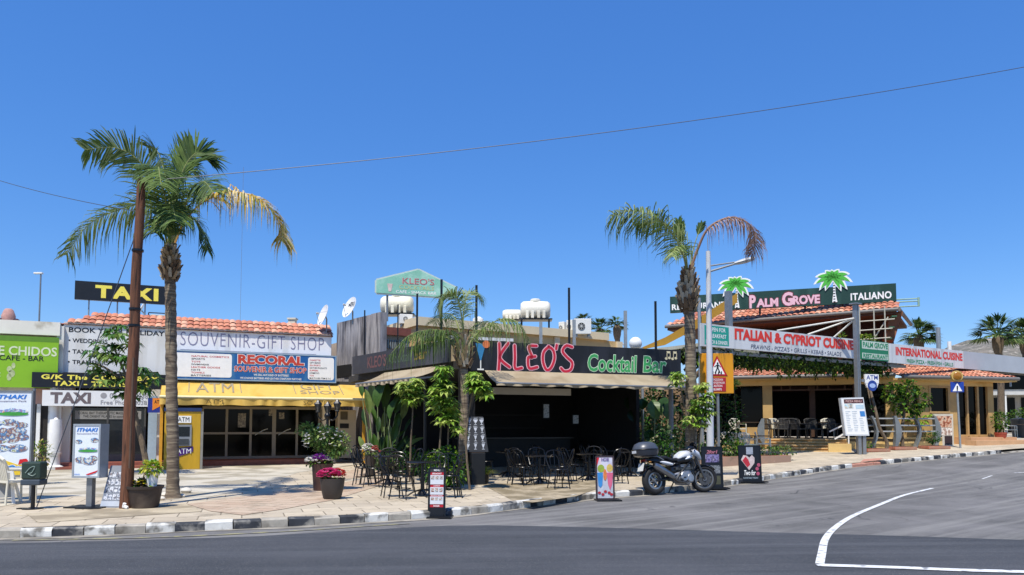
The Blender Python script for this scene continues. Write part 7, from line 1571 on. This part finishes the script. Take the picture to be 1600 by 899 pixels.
# ---- bistro tables and chairs
IRON = mat('black_iron', '#0f0f11', .3, .25, 8)
def bistro_table(label):
    t = thing('bistro_table', label, 'table', (0, 0, 0), 0, 'round black bistro tables')
    MB().lathe([(.001, .70), (.36, .70), (.375, .71), (.375, .725), (.36, .733), (.001, .735)], 28, cap=False).build('tabletop', mat('table_top_black', '#1c1b1c', .22, .2, 6), t, smooth=True)
    MB().tube([(0, 0, .06), (0, 0, .70)], [.045, .03], 10).lathe([(.09, .02), (.07, .1), (.04, .14)], 10).build('pedestal', IRON, t, smooth=True)
    mb = MB()
    for q in range(4): a = q * math.pi / 2 + .4; mb.tube(crspline([(.03 * math.cos(a), .03 * math.sin(a), .14), (.2 * math.cos(a), .2 * math.sin(a), .10), (.33 * math.cos(a), .33 * math.sin(a), .02)], 7), .02, 6)
    mb.build('foot', IRON, t, smooth=True); return t
def bistro_chair(label):
    t = thing('bistro_chair', label, 'chair', (0, 0, 0), 0, 'black iron bistro chairs')
    MB().lathe([(.001, .445), (.19, .445), (.2, .455), (.19, .468), (.001, .47)], 20, cap=False).build('seat', IRON, t, smooth=True)
    mb = MB(); mb.tube(crspline([(-.19, .08, .46), (-.22, .2, .66), (-.19, .26, .84), (0, .28, .9), (.19, .26, .84), (.22, .2, .66), (.19, .08, .46)], 26), .013, 6)
    mb.tube(crspline([(-.10, .17, .46), (-.11, .25, .7), (0, .27, .80), (.11, .25, .7), (.10, .17, .46)], 16), .009, 5).tube([(0, .19, .46), (0, .275, .89)], .009, 5); mb.build('backrest', IRON, t, smooth=True)
    for a, b in ((-1, -1), (1, -1), (-1, 1), (1, 1)): MB().tube([(a * .14, b * .13, .45), (a * .2, b * .2, 0)], .013, 6).build('leg', IRON, t, smooth=True)
    MB().lathe([(.165, .2), (.172, .208), (.165, .216)], 20, cap=False).build('stretcher', IRON, t, smooth=True); return t
tabs = [(660, 776, 'bistro table nearest the red photo menu board'), (606, 758, 'bistro table in the middle of the left group by the flower pot'), (600, 743, 'rearmost bistro table of the left group under the banana leaves'), (843, 757, 'bistro table in the centre of the front row left of the iced drinks board'), (921, 751, 'bistro table of the front row just behind the iced drinks board'),
        (794, 745, 'bistro table right of the tilted chalk board'), (874, 740, 'bistro table behind the gap of the two front row tables'), (948, 741, 'small bistro table in the second row behind the iced drinks board'), (984, 745, 'bistro table next to the motorcycle tail')]
t0 = bistro_table(tabs[0][2]); tw = []
for i, (u, v_, lb) in enumerate(tabs):
    p = gp(u, v_, PAV); 
    if i == 0: t0.location = p
    else: copy_tree(t0, p, random.uniform(0, 1.5), lb)
    tw.append(p)
c0 = None; SIDE = ['left', 'right', 'far', 'near']
cnt = 0
for i, p in enumerate(tw):
    for ang, sd in {0: ((185, 'left'), (-20, 'right'), (75, 'far'), (235, 'near left')), 1: ((190, 'left'), (20, 'right'), (250, 'near'), (100, 'far')), 2: ((170, 'left'), (15, 'right')), 3: ((185, 'left'), (-10, 'right'), (225, 'near left'), (85, 'far')), 4: ((190, 'left'), (-25, 'right'), (80, 'far')), 5: ((200, 'left'), (-15, 'right')), 6: ((190, 'left'), (0, 'right')), 7: ((200, 'left'), (-10, 'right')), 8: ((-15, 'right'), (200, 'left'))}[i]:
        a = R(ang + random.uniform(-8, 8)); q = p + Vector((math.cos(a), math.sin(a), 0)) * random.uniform(.56, .66); q.z = g(q.x, q.y) + PAV; rz = a - math.pi / 2 + random.uniform(-.25, .25)
        nm = tabs[i][2].replace('bistro table', 'table'); lb = f'black iron chair on the {sd} side of the {nm}'
        lb = ' '.join(lb.split()[:16])
        if c0 is None: c0 = bistro_chair(lb); c0.location = q; c0.rotation_euler.z = rz
        else: copy_tree(c0, q, rz, lb)
for u_, v_, rz_, lb in ((813, 752, 2.4, 'black iron chair on its own between the chalk board table and the front row'), (873, 764, .4, 'black iron chair drawn out towards the kerb in the front row'), (895, 753, 1.9, 'black iron chair between the two front row tables'), (966, 756, 3.4, 'black iron chair behind the right edge of the iced drinks board'),
        (575, 757, 1.7, 'black iron chair farthest left beside the white and red flower pot'), (628, 768, 2.9, 'black iron chair between the two nearest left hand tables'), (704, 778, .3, 'black iron chair just right of the red photo menu board')):
    copy_tree(c0, gp(u_, v_, PAV), rz_, lb)
# ---- street lamp by the palm
base = gp(1110, 748, PAV); t = thing('street_lamp', 'white street lamp with one arm beside the grey trunked palm', 'street lamp', base); Y = base.y; AA = lambda a, b, dy=0: at(a, b, Y + dy) - base
MB().tube([(0, 0, 0), AA(1109.5, 640), AA(1106.5, 393)], [.105, .095, .065], 12).lathe([(.17, 0), (.17, .03), (.12, .05)], 12).build('pole', mat('lamp_white', '#c9ccd0', .4, .06, 3), t, smooth=True)
mb = MB(); mb.tube([AA(1107, 425), AA(1150, 412)], .03).tube([AA(1107, 416), AA(1148, 410)], .022).tube([AA(1106.5, 395), AA(1105.5, 372)], .012); mb.build('arm', mat('lamp_arm_grey', '#8f9499', .4, .1), t, smooth=True)
a, b = AA(1147, 412), AA(1179, 404); d = (b - a); mb = MB(); n = 10; vs = []
for i in range(n):
    f = i / (n - 1); p = a + d * f; w_ = .02 + .10 * math.sin(math.pi * (.12 + .8 * f)); h_ = .02 + .055 * math.sin(math.pi * (.1 + .75 * f)); vs += [p + Vector((0, w_ * math.cos(2 * math.pi * j / 10), h_ * math.sin(2 * math.pi * j / 10))) for j in range(10)]
mb._add(vs, [(i * 10 + j, i * 10 + (j + 1) % 10, (i + 1) * 10 + (j + 1) % 10, (i + 1) * 10 + j) for i in range(n - 1) for j in range(10)] + [tuple(range(9, -1, -1)), tuple((n - 1) * 10 + j for j in range(10))]); mb.build('lamp_head', mat('lamp_head_grey', '#b9bdc0', .4, .08), t, smooth=True)
# ---- amber crossing sign
base = gp(1125, 747, PAV); t = thing('warning_sign', 'amber board with crossing triangle and red plate on a grey post', 'road sign', base, .05); Y = base.y; k = Y / F; zz_ = lambda v: at(1122, v, Y).z - base.z
xx_ = lambda u: at(u, 600, Y).x - base.x
MB().tube([(0, .06, 0), (xx_(1122), .06, zz_(550))], .042, 10).build('post', GREYM, t, smooth=True)
MB().box(xx_(1093.5), xx_(1146.5), -.02, .02, zz_(615), zz_(552.5)).build('panel', mat('amber_board', '#d9930f', .45, .05, 2), t, bevel=.01)
def tri(cx, vt, vb, hwpx, y, m, nm): return MB().prism([(xx_(cx - hwpx), zz_(vb)), (xx_(cx + hwpx), zz_(vb)), (xx_(cx), zz_(vt))], y, y + .004).build(nm, m, t)
tri(1120.5, 556, 588, 16.5, -.027, BLKTX, 'triangle_edge'); tri(1120.5, 557.3, 587.2, 15.3, -.033, REDTX, 'triangle_border'); tri(1120.5, 561.5, 585, 11.5, -.039, WHTTX, 'triangle_print')
mb = MB(); mb.ell(xx_(1121), zz_(568), .027, .027, -.046); Q = lambda *pp: mb.prism([(xx_(a), zz_(b)) for a, b in pp], -.046, -.041)
Q((1119.3, 576), (1122.3, 576), (1122.6, 570), (1119.5, 570)); Q((1119.3, 576), (1121, 576), (1118, 583), (1116, 583)); Q((1120.8, 576), (1122.5, 576), (1125.5, 583), (1123.5, 583)); Q((1116, 574), (1119.6, 571.5), (1119.8, 570.3), (1115.5, 573)); Q((1122.4, 571), (1125.5, 574.5), (1126, 573.5), (1122.6, 570))
for u in (1112, 1116.5, 1121, 1125.5): Q((u, 584.6), (u + 2, 584.6), (u + 2.3, 580.5), (u + 1, 580.5))
mb.build('person_print', BLKTX, t)
MB().box(xx_(1105.5), xx_(1134), -.03, -.021, zz_(612), zz_(590)).build('red_plate', mat('plate_red', '#a81f24', .45, .06), t)
lettering([('ΠΡΟΣΟΧΗ', xx_(1111), xx_(1129), zz_(595.5), zz_(592)), ('ΣΕ ΑΝΩΜΑΛΙΑ', xx_(1108), xx_(1132), zz_(600), zz_(596.6)), ('CAUTION', xx_(1112), xx_(1128), zz_(605), zz_(601.5)), ('BUMPS', xx_(1114), xx_(1127), zz_(610.5), zz_(607))], t, WHTTX, y=-.033, bold=.01)

for i, (x_, y_, lb) in enumerate(((6.0, 27.6, 'dark leafy hedge bush past the right end of the bar'), (7.9, 28.6, 'dark leafy hedge bush behind the grey trunked palm'), (5.4, 28.9, 'dark hedge bush by the beige garden wall'))):
    bush('hedge_bush', lb, 'bush', Vector((x_, y_, g(x_, y_) + PAV)), (1.1, .7, 1.7), 1100, .2, .12, [GREENS[2], GREENS[0], MATS['monstera_leaf_dark']])
# ================================================================ MOTORCYCLE
RUB = mat('tyre_rubber', '#1d1d1e', .75, .2, 20, bump=.2, bscale=90); ALU = mat('cast_aluminium', '#9b9c9d', .35, .12, 10, metal=.8); SILV = mat('silver_engine', '#a9aaab', .38, .15, 12, metal=.7)
BKP = mat('black_bodywork', '#141518', .25, .15, 6); WHP = mat('white_bodywork', '#d3d5d8', .22, .04, 4); SEATM = mat('seat_vinyl', '#17171a', .55, .2, 20); CASE = mat('top_case_grey', '#2c3038', .35, .12, 5); CHR = mat('brushed_silencer', '#8f9092', .28, .12, 8, metal=.9)
ra, rb_ = gp(1025, 776), gp(1099, 768.5); mid = (ra + rb_) / 2
TH = R(27); WB = 1.5; rr = .33
MO = thing('motorcycle', 'white and black touring motorcycle with grey top case parked at the kerb', 'motorcycle', (mid.x, mid.y, g(mid.x, mid.y) + .004), TH, None)
MO.rotation_euler = (R(-7), 0, TH)
xr, xf_ = -WB / 2, WB / 2
_p = Vector((xf_ - .27, 0, 1.0)); STEER = Matrix.Translation(_p) @ Matrix.Rotation(R(-24), 4, Vector((-.27, 0, .69)).normalized()) @ Matrix.Translation(-_p)
def steer(o):
    """turn a front part with the handlebar"""
    o.data.transform(STEER); 
    for c in bpy.data.objects:
        if c.parent == o: c.data.transform(STEER)
    return o
def wheel(name, x, r, w_, disc):
    mb = MB(); n = 40; k = 12; vs = []
    for i in range(n):
        a = 2 * math.pi * i / n
        for j in range(k): b = 2 * math.pi * j / k; rr_ = r - w_ * .5 + w_ * .5 * math.cos(b) * .95; vs.append((x + rr_ * math.cos(a), w_ * .52 * math.sin(b), r + rr_ * math.sin(a)))
    mb._add(vs, [(i * k + j, ((i + 1) % n) * k + j, ((i + 1) % n) * k + (j + 1) % k, i * k + (j + 1) % k) for i in range(n) for j in range(k)])
    wt = mb.build('wheel', RUB, MO, smooth=True)
    ri = r - w_ * .92; mb = MB(); mb.lathe([(ri + .015, -w_ * .36), (ri - .02, -w_ * .36), (ri - .035, 0), (ri - .02, w_ * .36), (ri + .015, w_ * .36)], 36, (x, 0, r), ax='y', cap=False).lathe([(.05, -.09), (.06, -.05), (.06, .05), (.05, .09)], 14, (x, 0, r), ax='y')
    for q in range(6):
        a = q * math.pi / 3 + .2; mb.bar((x + .04 * math.cos(a), 0, r + .04 * math.sin(a)), (x + (ri - .01) * math.cos(a), 0, r + (ri - .01) * math.sin(a)), .03, .035, up=(0, 1, 0))
    mb.build('rim', ALU, wt, smooth=False)
    for s in disc: MB().lathe([(.07, s * .075), (.145, s * .075), (.145, s * .08), (.07, s * .08)], 28, (x, 0, r), ax='y', cap=False).build('brake_disc', mat('disc_steel', '#77787a', .3, .1, 20, metal=.9), wt)
    return wt
wheel('rear', xr, rr, .16, (1,)); steer(wheel('front', xf_, rr * 1.0, .12, (-1, 1)))
def lofted(name, secs, m, n=14):
    """body panel: sections (x, z centre, half width, half height, squareness)"""
    mb = MB(); vs = []
    for (x, zc, hw, hh) in secs:
        for j in range(n): a = 2 * math.pi * j / n; c, s = math.cos(a), math.sin(a); vs.append((x, hw * math.copysign(abs(c) ** .75, c), zc + hh * math.copysign(abs(s) ** .75, s)))
    K_ = len(secs); mb._add(vs, [(i * n + j, i * n + (j + 1) % n, (i + 1) * n + (j + 1) % n, (i + 1) * n + j) for i in range(K_ - 1) for j in range(n)] + [tuple(range(n - 1, -1, -1)), tuple((K_ - 1) * n + j for j in range(n))]); return mb.build(name, m, MO, smooth=True)
lofted('fuel_tank', [(-.06, .82, .09, .04), (0, .86, .14, .08), (.12, .91, .16, .10), (.26, .92, .15, .10), (.36, .90, .10, .07)], WHP)
lofted('tank_panel', [(-.10, .76, .12, .06), (.04, .79, .17, .09), (.22, .80, .18, .09), (.34, .80, .13, .07)], BKP)
lofted('tank_flash', [(.10, .80, .175, .035), (.2, .83, .19, .055), (.3, .86, .17, .05), (.38, .88, .12, .03)], WHP)
lofted('engine_case', [(-.30, .54, .12, .12), (-.1, .56, .14, .15), (.1, .60, .13, .10), (.2, .62, .1, .06)], BKP)
lofted('seat', [(-.78, .86, .08, .03), (-.62, .86, .13, .05), (-.4, .85, .14, .05), (-.3, .80, .13, .05), (-.1, .79, .12, .05), (-.04, .82, .08, .04)], SEATM)
lofted('tail_cowl', [(-.98, .84, .06, .03), (-.85, .80, .12, .06), (-.55, .76, .13, .06), (-.35, .72, .12, .06)], BKP)
lofted('side_panel', [(-.62, .76, .13, .03), (-.48, .74, .15, .05), (-.34, .71, .155, .05), (-.24, .69, .14, .03)], WHP)
lofted('nose_fairing', [(.30, .98, .12, .04), (.42, .98, .19, .08), (.55, .91, .17, .09), (.66, .82, .09, .05)], WHP)
lofted('instrument_pod', [(.28, 1.03, .10, .03), (.38, 1.07, .15, .06), (.48, 1.04, .14, .06), (.54, 1.0, .08, .03)], BKP)
MB().poly([(.52, -.16, 1.03), (.52, .16, 1.03), (.40, .13, 1.24), (.40, -.13, 1.24)]).build('windscreen', mat('smoked_screen', '#22262b', .1, .1), MO)
MB().ball((.63, 0, .86), .085, 14, sq=(.5, 1, .9)).build('headlight', mat('headlight_glass', '#b6bcc2', .1, .05), MO, smooth=True)
lofted('belly_engine', [(-.22, .42, .13, .10), (-.1, .40, .17, .15), (.15, .42, .17, .16), (.30, .46, .12, .12)], SILV)
mb = MB()
for k in range(6): mb.box(-.02 + .0, .26, -.13, .13, .50 + .032 * k, .50 + .032 * k + .016)
mb.lathe([(.10, -.20), (.12, -.18), (.12, -.14)], 16, (.02, 0, .40), ax='y').lathe([(.085, -.20), (.1, -.18), (.1, -.14)], 16, (.2, 0, .36), ax='y'); mb.build('cylinder_fins', SILV, MO)
lofted('engine_guard', [(-.05, .24, .12, .03), (.2, .26, .13, .07), (.36, .34, .10, .09)], SILV)
mb = MB()
for s in (-1, 1): mb.tube([(.36, s * .09, .80), (.1, s * .15, .62), (-.1, s * .16, .46), (-.2, s * .14, .32)], .025).tube([(-.15, s * .12, .44), (-.4, s * .13, .36), (xr, s * .11, rr)], .028).tube([(-.1, s * .13, .7), (-.5, s * .12, .78), (-.85, s * .09, .84)], .016).tube([(.3, s * .12, .5), (.42, s * .12, .62), (.36, s * .09, .82)], .018)
mb.build('frame', mat('frame_black', '#1a1b1d', .4, .1), MO, smooth=True)
mb = MB()
for s in (-1, 1): mb.tube([(xf_, s * .09, rr), (xf_ - .14, s * .09, .66), (xf_ - .27, s * .09, 1.0)], [.035, .028, .026])
mb.box(xf_ - .30, xf_ - .20, -.12, .12, .93, .97); steer(mb.build('fork', mat('fork_grey', '#56585b', .35, .1, metal=.6), MO, smooth=True))
mb = MB(); n = 12
for i in range(n):
    a0, a1 = R(35 + 120 * i / n), R(35 + 120 * (i + 1) / n); q = rr + .025
    mb._add([(xf_ + q * math.cos(a), y, rr + q * math.sin(a) - (.02 if abs(y) > .05 else 0)) for a in (a0, a1) for y in (-.075, -.04, .04, .075)], [(j, j + 1, j + 5, j + 4) for j in range(3)])
steer(mb.build('front_mudguard', BKP, MO, smooth=True))
mb = MB()
for i in range(n):
    a0, a1 = R(70 + 85 * i / n), R(70 + 85 * (i + 1) / n); q = rr + .035
    mb._add([(xr + q * math.cos(a), y, rr + q * math.sin(a)) for a in (a0, a1) for y in (-.09, -.05, .05, .09)], [(j, j + 1, j + 5, j + 4) for j in range(3)])
mb.tube([(xr - .2, 0, .62), (xr - .3, 0, .45)], .05); mb.build('rear_mudguard', BKP, MO, smooth=True)
steer(MB().tube([(.34, -.36, 1.02), (.38, -.2, 1.03), (.46, -.06, .98), (.46, .06, .98), (.38, .2, 1.03), (.34, .36, 1.02)], .014).build('handlebar', BLACKM, MO, smooth=True))
for s in (-1, 1):
    steer(MB().tube([(.345, s * .25, 1.025), (.335, s * .38, 1.02)], .022).build('grip', RUB, MO, smooth=True)); m_ = MB().tube([(.4, s * .22, 1.03), (.44, s * .28, 1.18)], .008, 5); m_.ball((.44, s * .30, 1.2), .07, 12, sq=(.35, 1, .65)); steer(m_.build('mirror', BKP, MO, smooth=True))
    MB().ball((-.93, s * .15, .76), .035, 10, sq=(1.2, 1, .8)).build('indicator', mat('amber_lens', '#a06a1c'), MO, smooth=True)
    MB().box(-.02, .04, s * .17 - .05, s * .17 + .05, .36, .39).build('foot_peg', BLACKM, MO)
# raised silencer on the right side
MB().tube([(.25, -.14, .34), (.05, -.17, .25), (-.2, -.17, .30), (-.34, -.18, .40)], .028).build('exhaust_pipe', mat('pipe_steel', '#6d675f', .35, .15, metal=.8), MO, smooth=True)
mb = MB(); mb.tube([(-.30, -.19, .38), (-.36, -.195, .42), (-.80, -.20, .66), (-.86, -.20, .69)], [.04, .07, .075, .055], 16); mb.build('silencer', CHR, MO, smooth=True)
MB().tube([(-.858, -.20, .689), (-.872, -.20, .697)], .03, 12).build('silencer_outlet', BLACKM, MO)
# top case, rack, plate, rear lamp
mb = MB(); vs = []; n = 20
prof = [(.16, -.005), (.235, .02), (.26, .10), (.265, .155), (.255, .165), (.25, .20), (.21, .29), (.12, .335), (.001, .345)]
mb.lathe(prof, 24); mb.v = [(x * 1.22 - .92, y * 1.05, z * 1.0 + .89) for x, y, z in mb.v]
mb.build('top_case', CASE, MO, smooth=True); mb = MB().lathe([(.272, .150), (.278, .158), (.272, .168)], 24, cap=False); mb.v = [(x * 1.22 - .92, y * 1.05, z * 1.0 + .89) for x, y, z in mb.v]; mb.build('case_seam', BLACKM, MO, smooth=True)
MB().box(-1.255, -1.238, -.07, .07, .97, 1.03).build('case_reflector', mat('white_reflector', '#c3c6ca', .2, .05), MO)
mb = MB()
for s in (-1, 1): mb.tube([(-.5, s * .11, .80), (-.7, s * .13, .89), (-1.05, s * .12, .89)], .014)
mb.build('rack', GREYM, MO, smooth=True)
MB().box(-1.02, -.97, -.09, .09, .77, .83).build('rear_lamp', mat('rear_lamp_red', '#7c1418', .15, .1), MO, bevel=.01)
MB().bar((-1.06, 0, .74), (-1.12, 0, .56), .2, .012, up=(1, 0, .3)).build('number_plate', mat('plate_pale', '#cfcfc9', .4, .05), MO)
MB().tube([(-1.0, 0, .78), (-1.07, 0, .70)], .03).build('plate_bracket', BLACKM, MO)
MB().tube([(-.05, .14, .3), (-.12, .30, .02)], .014).build('side_stand', BLACKM, MO)
mb = MB(); mb.box(-.2, .34, -.16, -.10, .56, .62); mb.tube([(.30, -.1, .55), (.36, -.12, .40), (.25, -.14, .34)], .026); mb.build('header_pipe', mat('pipe_steel', '#6d675f'), MO)

# the two-tone lid, hoses, chain guard and calliper
mb = MB().lathe([(.262, .172), (.255, .205), (.214, .294), (.124, .341), (.001, .352)], 24, cap=False); mb.v = [(x * 1.22 - .92, y * 1.05, z * 1.0 + .89) for x, y, z in mb.v]; mb.build('case_lid', mat('case_lid_grey', '#474c55', .35, .12, 5), MO, smooth=True)
mb = MB()
for a_, b_, c_ in (((.36, -.2, 1.03), (.5, -.1, .9), (.42, -.06, .75)), ((.38, .15, 1.03), (.46, .1, .8), (.3, .1, .6)), ((.1, -.15, .55), (-.05, -.17, .62), (-.25, -.13, .6))): mb.tube(crspline([a_, b_, c_], 8), .008, 5)
mb.build('hose', RUB, MO, smooth=True)
mb = MB(); mb.box(-.42, -.30, -.17, -.10, .30, .42).box(-.10, .0, -.20, -.16, .30, .36).box(.30, .36, -.14, .14, .46, .74); mb.build('engine_trim', mat('engine_dark', '#232426', .45, .2, 10), MO, bevel=.01)
steer(MB().box(xf_ - .13, xf_ - .05, -.10, -.06, rr + .04, rr + .14).build('brake_calliper', mat('calliper_gold', '#6f6a5c', .4, .1, metal=.5), MO, bevel=.008))
mb = MB(); mb.tube([(.28, -.2, .82), (.30, -.2, .5)], .012).tube([(-.1, -.19, .4), (-.1, -.19, .7)], .012); mb.build('crash_bar', BLACKM, MO, smooth=True)
